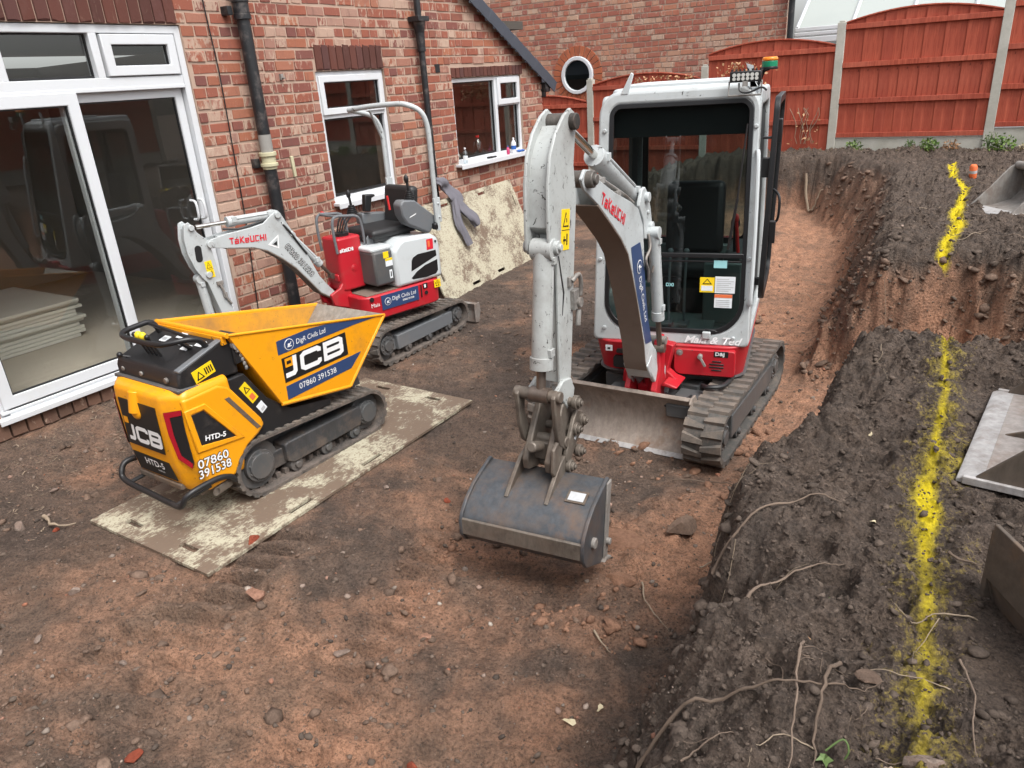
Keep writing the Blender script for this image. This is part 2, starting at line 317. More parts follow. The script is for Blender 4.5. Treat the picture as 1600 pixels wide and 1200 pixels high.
def thing(name, label, cat, loc=(0, 0, 0), rotz=0, group=None):
    o = bpy.data.objects.new(name, None); COL.objects.link(o); o.location = loc; o.rotation_euler = (0, 0, rotz); o.empty_display_size = .1
    o['label'] = label; o['category'] = cat
    if group: o['group'] = group
    return o
def tag(o, label, cat, group=None):
    o['label'] = label; o['category'] = cat
    if group: o['group'] = group
    return o
def struct(o): o['kind'] = 'structure'; return o
def stuff(o): o['kind'] = 'stuff'; return o
def rrect(x0, y0, x1, y1, r, n=5):
    """rounded rectangle outline; r may be 4 radii (bl, br, tr, tl)"""
    rs = r if isinstance(r, (tuple, list)) else (r,)*4; out = []
    for (cx, cy, a0), q in zip(((x0, y0, PI), (x1, y0, 1.5*PI), (x1, y1, 0), (x0, y1, .5*PI)), rs):
        sx = 1 if cx == x0 else -1; sy = 1 if cy == y0 else -1
        for i in range(n+1):
            a = a0+PI/2*i/n; out.append((cx+sx*q+q*math.cos(a), cy+sy*q+q*math.sin(a)))
    return out
def arc(cx, cy, r, a0, a1, n=12): return [(cx+r*math.cos(R(a0+(a1-a0)*i/n)), cy+r*math.sin(R(a0+(a1-a0)*i/n))) for i in range(n+1)]
def smooth_path(pts, n=6):
    P = [Vector(p) for p in pts]; out = []
    for i in range(len(P)-1):
        a, b, c, d = P[max(i-1, 0)], P[i], P[i+1], P[min(i+2, len(P)-1)]
        for k in range(n):
            t = k/n; out.append(.5*((2*b)+(c-a)*t+(2*a-5*b+4*c-d)*t*t+(3*b-a-3*c+d)*t**3))
    return out+[P[-1]]

# planes for decals: origin, x direction, y direction (parent's frame)
def decal(name, polys, parent, o, ux, uy, lift=.0015, label=None):
    """flat vinyl; polys = [(outline, material, level)] each level a hair above the last"""
    o = Vector(o); ux = Vector(ux).normalized(); uy = Vector(uy).normalized(); nz = ux.cross(uy).normalized(); uy = nz.cross(ux)
    b = MB(); mats = []
    for poly, mat, lev in polys:
        if mat not in mats: mats.append(mat)
        z0 = lift*lev+.0006; vs = [o+ux*p+uy*q+nz*(z0+.0009) for p, q in poly]+[o+ux*p+uy*q+nz*(z0-.003*(lev == 0)) for p, q in poly]; n = len(poly)
        b.add(vs, [tuple(range(n))]+[(i, i+n, (i+1) % n+n, (i+1) % n) for i in range(n)], mats.index(mat))
    return b.obj(name, mats, parent, smooth=0, label=label)
def text(name, s, size, mat, parent, o, ux, uy, shear=0, bold=0, align='LEFT', lev=1, sx=1, lift=.0016, label=None, space=1):
    cu = bpy.data.curves.new(name, 'FONT'); cu.body = s; cu.size = size; cu.shear = shear; cu.offset = bold; cu.align_x = align; cu.space_character = space; cu.resolution_u = 3
    tmp = bpy.data.objects.new('tmp', cu); COL.objects.link(tmp); me = bpy.data.meshes.new_from_object(tmp); bpy.data.objects.remove(tmp); bpy.data.curves.remove(cu)
    o = Vector(o); ux = Vector(ux).normalized(); uy = Vector(uy).normalized(); nz = ux.cross(uy).normalized(); uy = nz.cross(ux)
    for v in me.vertices: v.co = o+ux*v.co.x*sx+uy*v.co.y+nz*(lift*lev+.001)
    me.materials.append(MT[mat]); me.name = name; ob = bpy.data.objects.new(name, me); COL.objects.link(ob); ob.parent = parent
    ob['label'] = label or f'{ {"ink":"white","blackink":"black","redink":"red"}.get(mat,"printed")} lettering reading {s}'
    return ob
def stroke_word(name, strokes, w, mat, parent, o, ux, uy, h=1, adv=1, lev=2, label=None, slant=0):
    """letters drawn as thick polylines: list of (x offset, [polyline...]) in unit cells"""
    o = Vector(o); ux = Vector(ux).normalized(); uy = Vector(uy).normalized(); nz = ux.cross(uy).normalized(); uy = nz.cross(ux); b = MB()
    for x0, lines in strokes:
        for k, L in enumerate(lines):
            P = [Vector((x0+p*adv+slant*q*h, q*h)) for p, q in L]; lft = []; rgt = []; n = len(P)
            for i in range(n):
                d0 = (P[i]-P[i-1]).normalized() if i else (P[1]-P[0]).normalized(); d1 = (P[i+1]-P[i]).normalized() if i < n-1 else d0
                t = (d0+d1).normalized() if (d0+d1).length > 1e-6 else d0; nn = Vector((-t.y, t.x)); c = max(.5, nn.dot(Vector((-d1.y, d1.x))))
                lft.append(P[i]+nn*w/2/c); rgt.append(P[i]-nn*w/2/c)
            vs = [o+ux*p.x+uy*p.y+nz*(.0016*lev+.001+.0002*k) for p in lft+rgt]
            b.add(vs, [(i, n+i, n+i+1, i+1) for i in range(n-1)])
    return b.obj(name, mat, parent, smooth=0, label=label)

# ------------------------------------------------------------------ terrain
_tab = RNG.random((256, 256))
def vnoise(x, y):
    xi = np.floor(x).astype(int); yi = np.floor(y).astype(int); fx = x-xi; fy = y-yi; fx = fx*fx*(3-2*fx); fy = fy*fy*(3-2*fy)
    g = lambda a, b: _tab[a % 256, b % 256]
    return (g(xi, yi)*(1-fx)+g(xi+1, yi)*fx)*(1-fy)+(g(xi, yi+1)*(1-fx)+g(xi+1, yi+1)*fx)*fy-.5
def fbm(x, y, f, o=5, gain=.55):
    t = 0; a = 1
    for i in range(o): t = t+a*vnoise(x*f+i*37.1, y*f+i*91.7); a *= gain; f *= 2.03
    return t
def clods(x, y, f):
    """domes with dark crevices between them: jittered-cell distance, each cell its own height"""
    u = x*f+.35*vnoise(x*f*2.1, y*f*2.1); v = y*f+.35*vnoise(y*f*2.1+9, x*f*2.1); xi = np.floor(u).astype(int); yi = np.floor(v).astype(int); d1 = np.full(np.shape(u), 9.); hh = np.zeros(np.shape(u))
    for i in (-1, 0, 1):
        for j in (-1, 0, 1):
            a, b = (xi+i) % 256, (yi+j) % 256; dx = xi+i+.15+.7*_tab[a, b]-u; dy = yi+j+.15+.7*_tab[b, (a+71) % 256]-v; d = dx*dx+dy*dy; k = d < d1; hh = np.where(k, _tab[(a+13) % 256, (b+57) % 256], hh); d1 = np.where(k, d, d1)
    return (hh*1.3-.25)*np.sqrt(np.clip(1-d1*1.25, 0, 1))
def sst(a, b, x): t = np.clip((x-a)/(b-a), 0, 1); return t*t*(3-2*t)
def near_edge(y): return np.interp(y, [-3, .9, 1.25, 1.7, 2.1, 2.65, 3.0, 3.5, 4.3, 5], [-.44, -.44, -.49, -.57, -.52, -.56, -.47, -.40, -.46, -.46])
def far_edge(y): return np.interp(y, [5.9, 6.2, 7.5, 9, 10.4, 11.3], [-.55, -.57, -.68, -.80, -1.0, -1.6])
def terrain(x, y, detail=True):
    """height and soil kind (0 dark topsoil .. 1 red clay), broadcast arrays"""
    wx = x+.10*fbm(x, y, 1.9, 4)+.05*fbm(x, y, 8, 4); wy = y+.10*fbm(y+40, x, 1.7, 4)+.05*fbm(y+9, x, 8, 4)
    pit = .13*sst(-1.9, -3.1, x)+.16*sst(-4.9, -5.7, x)*sst(6, 3, y)
    pit = pit+.10*sst(1.0, 2.3, -(x+1.9))*0-.02
    ramp = np.interp(wy, [0, 8.3, 11.0, 11.35], [0, 0, .30, .36])*sst(-4.6, -3.2, x)
    pit = pit+ramp
    gentle = sst(2.6, 1.5, y)
    ne = near_edge(wy); toe = .30+.0*gentle
    sh = (wx-(ne-toe))/toe; soft = 1-(1-np.clip((wx-(ne-.30))/.55, 0, 1))**2.2; nb = sst(0, 1, sh*.95+.08)*(1-gentle)+soft*gentle
    top1 = .98+.05*fbm(x, y, 1.3, 3)
    back = sst(4.52, 4.34, wy+.0*x)
    nb = nb*back
    fe = far_edge(wy); fsh = (wx-(fe-.62))/.62; fb = sst(0, 1, fsh)*sst(5.84, 6.14, wy+.5*fbm(x, y*.3, 2.3, 3)*.3)
    strip = sst(11.36, 11.50, wy)*sst(-7.5, -3.0, x)
    top2 = np.interp(y, [6, 9, 11.5, 12, 13], [1.03, 1.05, 1.10, 1.13, 1.13])
    trench = .10+.12*sst(-.6, .6, x)
    floor = np.where((y > 4.2) & (y < 6.3), np.maximum(pit, trench*sst(-1.1, -.5, x)), pit)
    bank = np.maximum(nb, np.maximum(fb, strip))
    top = np.where(y > 5, top2, top1)
    z = floor*(1-bank)+np.maximum(top, floor)*bank
    steep = np.clip(4*bank*(1-bank), 0, 1)
    kind = np.clip(1-bank*1.6, 0, 1)
    n = fbm(x, y, 2.1, 4); m = fbm(x+7, y+3, 8, 5, .6); fine = fbm(x+17, y+33, 30, 3, .6)
    lump = np.abs(fbm(x+70, y+13, 5.5, 4, .6))
    amp = .35+.75*bank+.9*steep
    if detail:
        rid = .25-np.abs(fbm(x+11, y+5, 13, 3, .55)); rid2 = .22-np.abs(fbm(x+51, y+25, 27, 2, .5))
        z = z+amp*(.045*n+.034*m+.014*fine)+bank*(.055*(.3-lump))*1.2+(.35+.9*bank)*(.040*rid+.022*rid2)*np.clip(.6+1.8*fbm(x+2, y+8, 2.7, 3), .15, 1.4)
        z = z-.13*np.exp(-(((x+.46)/.085)**2+((y-2.0)/.12)**2))-.07*np.exp(-(((x+.02)/.06)**2+((y-1.47)/.05)**2))-.06*np.exp(-(((x+.36)/.10)**2+((y-3.25)/.10)**2))
        z = z+.05*gentle*nb*fbm(x+3, y+5, 3.1, 3)
        pt = np.clip(.5+2.2*fbm(x+21, y+4, 1.7, 3), 0, 1); bk_ = np.clip(bank*1.3, 0, 1)
        z = z+(.034*clods(x, y, 11)+.022*clods(x+5, y+2, 24)+.011*clods(x+1, y+8, 52))*(bk_*(.55+.6*pt)+(1-bk_)*.50*pt*(1-.8*np.clip(np.exp(-(((x+2.75+.30*y-.3)/.15)**4))+np.exp(-(((x+1.95+.28*y-.3)/.14)**4)), 0, 1)*sst(3.4, 2.6, y)))
        # tooth and track marks left by the machines
        s1 = np.sin((x*.52+y*1.0)*27+9*fbm(x, y, 1.5, 4)); z = z+.010*(s1+.8*fbm(x*1.5+y*3, y*2-x, 2.4, 4))*sst(6.2, 7.2, y)*sst(-3.2, -2.2, x)*(1-bank)
        s2 = np.sin((y*.9-x*.35)*46+2*fbm(x+5, y, 2, 2)); band = np.exp(-(((x+2.75+.30*y-.3)/.13)**4))+np.exp(-(((x+1.95+.28*y-.3)/.12)**4))+np.exp(-(((x+3.3-.12*y)/.11)**4))
        z = z+(.030*np.clip(s2*1.8, -1, 1)-.026)*band*(1-bank)*sst(3.4, 2.6, y)*np.clip(.5+1.6*fbm(x+9, y, 1.5, 3), 0, 1)
        s3 = np.sin((x*1.0+.3*y)*38+4*fbm(x, y, 2, 3)); z = z+.05*s3*steep*sst(5.8, 6, y)*sst(7, 6.5, y); s4 = np.sin((y*1.0-.2*x)*30+4*fbm(x, y, 2, 3)); z = z+.035*s4*steep*sst(6.4, 6.8, y)*(x < -.3); s5 = np.sin(x*34+5*fbm(x, y, 2, 3)); z = z+.05*s5*steep*sst(11, 11.2, y)
        sm = fbm(x*.8+y*.5, y*2.6-x*1.3, 2.2, 4, .6); z = z+.045*np.clip(sm, -.3, .5)*(1-bank)*sst(-5.2, -4.2, x)
        # clay heaped around the hole under the bucket
        z = z+(.07*np.exp(-(((x+1.35)/.30)**2+((y-3.35)/.42)**2))+.05*np.exp(-(((x+1.2)/.2)**2+((y-2.85)/.3)**2)))*(.5+1.6*np.abs(fbm(x, y, 5, 4)))
    # pressed flat below the ground mat and the machines' tracks
    flat = sst(.10, .0, np.maximum(np.abs(x+3.72)-.60, np.abs(y-3.03)-1.26)); z = z*(1-flat)+np.minimum(z, .112)*flat
    for cx, cy, hx, hy, h in ((-4.66, 5.12, .44, .72, .125), (-1.30, 4.95, .17, .82, -.004), (-2.46, 5.0, .17, .82, -.004), (.36, 3.22, .27, .44, .972), (.33, 7.98, .30, .30, 1.045), (.45, 2.0, .26, .30, .955)):
        fl = sst(.10, .0, np.maximum(np.abs(x-cx)-hx, np.abs(y-cy)-hy)); z = z*(1-fl)+np.minimum(z, h)*fl
    z = np.where(x < -5.72, np.where((y > -.3) & (y < 10), .1, z), z)
    return z, kind, bank, steep
def H(x, y): return float(terrain(np.array([float(x)]), np.array([float(y)]))[0][0])

XY2 = [6.21, 6.55, 7.12, 7.44, 7.97, 9.0, 9.75, 10.6]; XX2 = [-.22, -.20, -.17, -.21, -.21, -.21, -.36, -.43]
def spray(x, y):
    t = np.zeros_like(x)
    xs1 = np.interp(y, [.5, .95, 1.35, 2.0, 2.66, 3.47, 4.3], [.095, .08, .07, .03, -.025, -.03, -.08])
    w1 = np.interp(y, [.6, 1.4, 2.3, 2.6, 2.75, 3.0, 4.3], [.032, .034, .030, .047, .042, .025, .023])
    d = np.abs(x-xs1+.012*vnoise(y*9, y*0))
    t = np.maximum(t, np.where(y < 4.6, np.exp(-(d/w1)**2)*np.interp(y, [.9, 1.1, 1.5, 2.2, 2.6, 2.8, 4.3], [.85, .50, .44, .60, 1.1, .68, .62]), 0))
    t = np.maximum(t, .42*np.exp(-((x-xs1-.05)**2/.016+(y-2.95)**2/.05)))
    t = np.maximum(t, .30*np.exp(-((x-xs1)/.10)**2)*(y < 4.4))
    xs2 = np.interp(y, XY2, XX2)+.015*vnoise(y*5, y*0+3)
    w2 = np.interp(y, [6, 6.8, 7.2, 8, 10], [.045, .045, .06, .040, .042])
    t = np.maximum(t, np.where((y > 6.13) & (y < 10.8), np.exp(-((x-xs2)/w2)**2)*1.0, 0))
    return t

def build_ground():
    xs = np.concatenate([-np.geomspace(60, 6.6, 16), np.arange(-6.3, -3.3, .024), np.arange(-3.3, -1.1, .0125), np.arange(-1.1, .62, .0088), np.arange(.62, 2.6, .05), np.geomspace(2.7, 60, 22)])
    ys = np.concatenate([-np.geomspace(60, .6, 20), np.arange(-.3, .6, .06), np.arange(.6, 3.2, .0092), np.arange(3.2, 4.6, .0125), np.arange(4.6, 7.6, .018), np.arange(7.6, 12.3, .032), np.geomspace(12.5, 70, 16)])
    X, Y = np.meshgrid(xs, ys); Z, kind, bank, steep = terrain(X, Y)
    nx, ny = len(xs), len(ys)
    co = np.stack([X, Y, Z], -1).reshape(-1, 3)
    i = np.arange((ny-1)*(nx-1)); r = i//(nx-1); c = i % (nx-1); a = r*nx+c
    quads = np.stack([a, a+1, a+nx+1, a+nx], -1)
    me = bpy.data.meshes.new('ground'); me.vertices.add(len(co)); me.vertices.foreach_set('co', co.ravel())
    me.loops.add(quads.size); me.loops.foreach_set('vertex_index', quads.ravel()); me.polygons.add(len(quads))
    me.polygons.foreach_set('loop_start', np.arange(len(quads))*4); me.polygons.foreach_set('loop_total', np.full(len(quads), 4))
    me.polygons.foreach_set('use_smooth', np.ones(len(quads), bool)); me.update(); me.validate()
    # soil kinds: pit floor is brown in the left, red clay where freshly dug, dark topsoil on the banks
    n = fbm(X, Y, 1.3, 5); n2 = fbm(X+31, Y+7, 3.7, 5)
    red = np.clip(-.02+1.35*sst(-3.6, -2.0, X)*sst(3.9, 6.0, Y)+.55*np.exp(-(((X+1.7)/.75)**2+((Y-2.3)/1.6)**2))+.85*np.exp(-(((X+1.1)/.35)**2+((Y-3.4)/.8)**2))+.95*n+.75*n2, 0, 1)*np.clip(1-bank*2.2, 0, 1)
    facered = sst(.06, .3, steep)*np.where(Y > 5, np.where((X > -.75) & (Y < 6.4), 1.25, .75)*sst(.97, .80, bank), .45*sst(.62, .2, bank))*np.where((Y > 11.2), sst(.6, .3, bank), 1)
    red = np.clip(red+facered*(.65+n2), 0, 1)
    wet = np.clip(fbm(X*.9+Y*.4+3, Y*1.5, .9, 5)*3.2-.1, 0, .85)*np.clip(1-red, .3, 1); col0 = None
    dark = np.clip(bank*1.5, 0, 1)*(1-.75*facered)
    brown = np.array([.190, .130, .098]); clay = np.array([.60, .315, .192]); black = np.array([.150, .110, .086]); warm = np.array([.325, .205, .138])
    pw = np.clip(.5+.9*n-.25+.5*np.exp(-(((X+2.2)/1.1)**2+((Y-1.5)/.7)**2)), 0, 1)
    col = brown*(1-pw[..., None]*.7)+warm*pw[..., None]*.7
    col = col*(1-red[..., None]*.9)+clay*red[..., None]*.9
    col = col*(1-wet[..., None])+np.array([.118, .086, .069])*wet[..., None]
    col = col*(1-dark[..., None])+black*dark[..., None]
    lightgrey = np.clip(n2*1.5-.2, 0, .35)*dark; col = col*(1-lightgrey[..., None])+np.array([.20, .155, .128])*lightgrey[..., None]
    at = me.color_attributes.new('soil', 'FLOAT_COLOR', 'POINT'); at.data.foreach_set('color', np.concatenate([col, np.ones(col.shape[:2]+(1,))], -1).reshape(-1))
    sp = me.attributes.new('spray', 'FLOAT', 'POINT'); sp.data.foreach_set('value', spray(X, Y).ravel())
    me.materials.append(MT['soil'])
    o = bpy.data.objects.new('ground', me); COL.objects.link(o); struct(o); o['label'] = 'dug over brown and red soil with a dark topsoil bank'
    return o
build_ground()

# ------------------------------------------------------------------ brickwork
_Minv = M.inverted()
def px_of(p):
    c = _Minv @ Vector(p)
    if c.z > -.1: return None
    return (800+1154*c.x/-c.z, 600-1154*c.y/-c.z, -c.z)
def brick_mesh(seed, mat, cham=.10, jit=.03):
    """unit brick, front towards +X, chamfered worn arrises"""
    g = random.Random(seed); b = MB(); j = lambda: g.uniform(-jit, jit)
    back = [(-.5, -.5, -.5), (-.5, .5, -.5), (-.5, .5, .5), (-.5, -.5, .5)]
    mid = [(.22, y*.5, z*.5) for y, z in ((-1, -1), (1, -1), (1, 1), (-1, 1))]
    fr = [(.5+j()*.6, y*(.5-.022+j()*.4), z*(.5-cham+j()*1.1)) for y, z in ((-1, -1), (0, -1), (1, -1), (1, 1), (0, 1), (-1, 1))]
    b.add(back+mid+fr, [(0, 3, 2, 1), (0, 1, 5, 4), (1, 2, 6, 5), (2, 3, 7, 6), (3, 0, 4, 7), (4, 5, 10, 9, 8), (5, 6, 11, 10), (6, 7, 13, 12, 11), (7, 4, 8, 13), (8, 9, 12, 13), (9, 10, 11, 12)])
    return b.mesh('brick', mat, 0)
BM = {k: [brick_mesh(i, k, .05 if k != 'soldier' else .03, .045) for i in range(10)] for k in ('brick', 'brick_far', 'soldier', 'plinth')}
RB = random.Random(5)
def lay(bricks, parent, mat, rot, limit=300, name='brick'):
    """bricks: (centre, (t, l, h)); the nearest in frame become parts, the rest one joined part"""
    scored = []
    for c, d in bricks:
        q = px_of(c); vis = q is not None and -10 < q[0] < 1610 and -10 < q[1] < 1210
        scored.append(((d[1]*d[2])/(q[2]**2) if vis else 0, c, d))
    scored.sort(key=lambda t: -t[0]); rest = MB()
    for i, (sc, c, d) in enumerate(scored):
        me = BM[mat][RB.randrange(10)]; e = rot+RB.uniform(-.006, .006)
        if i < limit and sc > 0:
            o = bpy.data.objects.new(name, me); COL.objects.link(o); o.parent = parent; o.location = c; o.scale = d; o.rotation_euler = (RB.uniform(-.012, .012), 0, e)
        else:
            T = Matrix.Translation(c) @ Matrix.Rotation(e, 4, 'Z') @ Matrix.Diagonal((*d, 1))
            rest.add([T @ v.co for v in me.vertices], [tuple(p.vertices) for p in me.polygons])
    if rest.v: stuff(rest.obj('brickwork', mat, parent, smooth=0))
def courses(s0, s1, z0, z1, ch, block, face, place, proud=.0):
    """irregular garden-wall bond between s0..s1; block(z)-> list of blocked (a,b) spans"""
    out = []; z = z0; k = 0
    while z < z1-.02:
        zc = z+ch/2; s = s0-RB.random()*.12-(k % 2)*.06; spans = sorted(block(zc)); k += 1
        while s < s1:
            L = .112 if RB.random() < (.42 if k % 4 else .8) else .228
            L *= RB.uniform(.93, 1.06); a, b = s, s+L; s += L+.014
            for p, q in spans:
                if a < q and b > p:
                    if a < p-.03: b = p-.002
                    elif b > q+.03: a = q+.002
                    else: a = b = 0
            a = max(a, s0); b = min(b, s1)
            if b-a > .028:
                t = .04; x = RB.uniform(-.004, .003)
                out.append((place((a+b)/2, face+x, zc+RB.uniform(-.003, .003)), (t, b-a, (ch-.0155)*RB.uniform(.92, 1.03))))
        z += ch
    return out

# ------------------------------------------------------------------ the house
HX = -5.7
house = thing('brick_house', 'red brick house wall with white patio door, two white windows and a slate verge', 'house', (HX, 5, 0))
def HL(x, y, z): return (x-HX, y-5, z)
VERGE = lambda y: 3.33-.552*(y-8.325)
OPEN = [(2.05, 4.19, .28, 2.99), (5.585, 6.59, 1.345, 2.605), (7.80, 9.40, 1.46, 2.464)]
SOLD = [(1.98, 4.165, 2.99, 3.225), (5.60, 6.575, 2.605, 2.845), (7.79, 9.44, 2.464, 2.588)]
mb = MB(); cuts = sorted(set([-3, 9.965]+[v for o in OPEN for v in o[:2]]+[8.3+.0832*i for i in range(20)]))
for a, b in zip(cuts[:-1], cuts[1:]):
    top = min(5.0, VERGE(b)); z = -.3
    for o in sorted([o for o in OPEN if o[0] < (a+b)/2 < o[1]], key=lambda o: o[2]):
        mb.box(HL(HX-.0065-.12, (a+b)/2, (z+o[2])/2), (.24, b-a, o[2]-z)); z = o[3]
    if top > z+.01: mb.box(HL(HX-.0065-.12, (a+b)/2, (z+top)/2), (.24, b-a, top-z))
mb.box(HL(-7.9, 9.845, 1.0), (3.9, .24, 2.7))
mb.obj('mortar_wall', 'mortar', house, smooth=0)
def blk(z):
    L = [(o[0], o[1]) for o in OPEN if o[2]-.035 < z < o[3]+.03]+[(o[0], o[1]) for o in SOLD if o[2]-.02 < z < o[3]-.004]
    ymax = 8.325+(3.33-z)/.552-.06
    return L+[(min(ymax, 9.985), 30)]
bricks = courses(.6, 9.975, -.03, 4.3, .0945, blk, HX-.018, lambda s, x, z: HL(x, s, z))
lay(bricks, house, 'brick', 0)
sol = []
for y0, y1, z0, z1 in SOLD:
    n = int((y1-y0)/.097) if z1-z0 > .15 else int((y1-y0)/.086); p = (y1-y0)/n
    for i in range(n): sol.append((HL(HX-.012+RB.uniform(-.003, .003), y0+p*(i+.5), (z0+z1)/2+RB.uniform(-.003, .003)), (.04, p-.0115, z1-z0-.012)))
lay(sol, house, 'soldier', 0, 200, 'lintel_brick')
pl = [(HL(HX+.0, 1.4+.112*(i+.5), .345+RB.uniform(-.006, .006)), (.05, .1, .15)) for i in range(25)]
pl += [(HL(HX-.0, 1.4+.24*(i+.5), .222), (.05, .225, .085)) for i in range(12)]
lay(pl, house, 'plinth', 0, 60, 'plinth_brick')

def frame(name, parent, y0, y1, z0, z1, w, x0, x1, mat='upvc', bev=.006):
    b = MB(); O = [(y0, z0), (y1, z0), (y1, z1), (y0, z1)]; I = [(y0+w, z0+w), (y1-w, z0+w), (y1-w, z1-w), (y0+w, z1-w)]
    b.ring(O, I, lambda p, q, t: HL(t, p, q), x0, x1); return b.obj(name, mat, parent, bev)
def pane(parent, y0, y1, z0, z1, x, mat='glass'):
    f = MB(); g = .009
    f.ring([(y0-.012, z0-.012), (y1+.012, z0-.012), (y1+.012, z1+.012), (y0-.012, z1+.012)], [(y0+g, z0+g), (y1-g, z0+g), (y1-g, z1-g), (y0+g, z1-g)], lambda p, q, t: HL(t, p, q), x-.01, x+.012)
    f.obj('gasket', 'gasket', parent)
    b = MB(); b.box(HL(x, (y0+y1)/2, (z0+z1)/2), (.006, y1-y0, z1-z0)); return b.obj('pane', mat, parent, smooth=0)
def leaf(parent, y0, y1, z0, z1, w, x0, x1): frame('sash', parent, y0, y1, z0, z1, w, x0, x1); pane(parent, y0+w, y1-w, z0+w, z1-w, (x0+x1)/2)
# patio door with top lights
door = frame('patio_door', house, 2.05, 4.19, .40, 2.985, .058, HX-.13, HX-.022)
b = MB(); b.box(HL(HX-.075, 3.12, 2.58), (.11, 2.02, .085)); b.box(HL(HX-.04, 3.12, 2.54), (.05, 2.02, .028))
for y in (2.76, 3.452): b.box(HL(HX-.076, y, 2.775), (.106, .062, .31))
b.obj('transom', 'upvc', door, .005)
for y0, y1 in ((2.11, 2.73), (2.79, 3.42)): pane(door, y0, y1, 2.632, 2.925, HX-.085)
leaf(door, 3.50, 4.115, 2.63, 2.92, .072, HX-.085, HX-.006)
leaf(door, 2.085, 3.215, .47, 2.535, .086, HX-.065, HX-.008); leaf(door, 3.12, 4.125, .475, 2.53, .07, HX-.128, HX-.072)
b = MB(); b.box(HL(HX-.06, 3.12, .44), (.13, 2.02, .05)); b.box(HL(HX-.005, 3.12, .455), (.03, 2.13, .02)); b.box(HL(HX+.015, 3.13, .418), (.10, 2.24, .022)); b.box(HL(HX+.06, 3.13, .409), (.012, 2.24, .04)); b.obj('sill', 'upvc', door, .004)
for y in (3.97, 4.045):
    b = MB(); b.tube(smooth_path([HL(HX-.06, y, 1.48), HL(HX-.0, y, 1.49), HL(HX+.012, y, 1.56), HL(HX-.0, y, 1.63), HL(HX-.06, y, 1.64)], 4), .011, 8); b.obj('handle', 'upvc', door)
# the two windows
w1 = frame('window', house, 5.588, 6.585, 1.35, 2.602, .05, HX-.12, HX-.03); w1['label'] = 'narrow white window with a top light'
b = MB(); b.box(HL(HX-.075, 6.086, 2.19), (.088, .9, .055)); b.obj('transom', 'upvc', w1, .004)
leaf(w1, 5.625, 6.55, 2.20, 2.565, .062, HX-.075, HX-.008); pane(w1, 5.655, 6.515, 1.42, 2.155, HX-.07)
b = MB(); b.box(HL(HX+.005, 6.10, 1.338), (.16, 1.09, .03)); b.box(HL(HX+.083, 6.10, 1.322), (.012, 1.09, .055)); b.obj('sill', 'upvc', w1, .004)
w2 = frame('window', house, 7.803, 9.397, 1.465, 2.46, .045, HX-.12, HX-.03); w2['label'] = 'wide white window with bottles on its sill'
b = MB(); b.box(HL(HX-.075, 8.795, 1.96), (.088, .06, .92)); b.box(HL(HX-.075, 9.09, 2.11), (.086, .55, .045)); b.obj('transom', 'upvc', w2, .004)
pane(w2, 7.86, 8.76, 1.525, 2.41, HX-.075); leaf(w2, 8.815, 9.37, 2.105, 2.44, .07, HX-.075, HX-.006); pane(w2, 8.835, 9.345, 1.525, 2.085, HX-.075)
b = MB(); b.box(HL(HX+.01, 8.62, 1.452), (.19, 1.80, .03)); b.box(HL(HX+.10, 8.62, 1.436), (.012, 1.80, .055)); b.obj('sill', 'upvc', w2, .004)
# rooms behind the glass
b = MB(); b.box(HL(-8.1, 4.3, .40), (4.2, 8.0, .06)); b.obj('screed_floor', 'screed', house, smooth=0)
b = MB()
b.box(HL(-9.9, 1.0, 1.6), (.1, 2.2, 2.6)); b.box(HL(-9.9, 6.4, 1.6), (.1, 5.0, 2.6)); b.box(HL(-9.9, 3.0, .8), (.1, 1.8, 1.0)); b.box(HL(-9.9, 3.0, 2.75), (.1, 1.8, .3)); b.box(HL(-7.9, .2, 1.6), (4, .1, 2.6)); b.box(HL(-7.9, 5.2, 1.6), (4, .1, 2.6)); b.box(HL(-7.9, 7.1, 1.6), (4, .1, 2.6)); b.obj('inner_wall', 'interior', house, smooth=0); MB().box(HL(-7.9, 4.9, 3.08), (4.2, 9.6, .1)).obj('ceiling', 'dimceil', house, smooth=0)  # ceiling colour darkened so the door's top lights read dark
# roof: slate verge stepping down the gable, roof slab behind
b = MB(); b.prism([(4.0, VERGE(4.0)+.02), (10.25, VERGE(10.25)+.02), (10.25, VERGE(10.25)+.12), (4.0, VERGE(4.0)+.12)], HX-.10, HX-5, 'x', fn=lambda p, q, t: HL(t, p, q)); roof = b.obj('roof', 'slate', house, smooth=0)
L = .315; cs, sn = math.cos(math.atan(.552)), math.sin(math.atan(.552)); k = 0; y = 10.20
while y > 5.2:
    yc = y-L/2*cs; zc = VERGE(yc)+.055; rot = Matrix.Rotation(-math.atan(.552)-.035, 3, 'X'); b = MB()
    b.box((0, 0, 0), (.17, L*1.10, .012), rot); b.box((.083, 0, -.078), (.012, L*1.10, .155), rot); b.box((.03, 0, -.03), (.10, L*.98, .05), rot)
    o = b.obj('verge_tile', 'slate', roof, .004); o.location = HL(HX+.01+.0015*(k % 2), yc, zc); y -= (L-.012)*cs; k += 1
b = MB(); b.box(HL(HX+.03, 10.02, 2.27), (.10, .13, .13)); b.box(HL(HX+.02, 9.98, 2.19), (.06, .05, .1)); b.obj('gutter_end', 'blackpipe', house, .01)
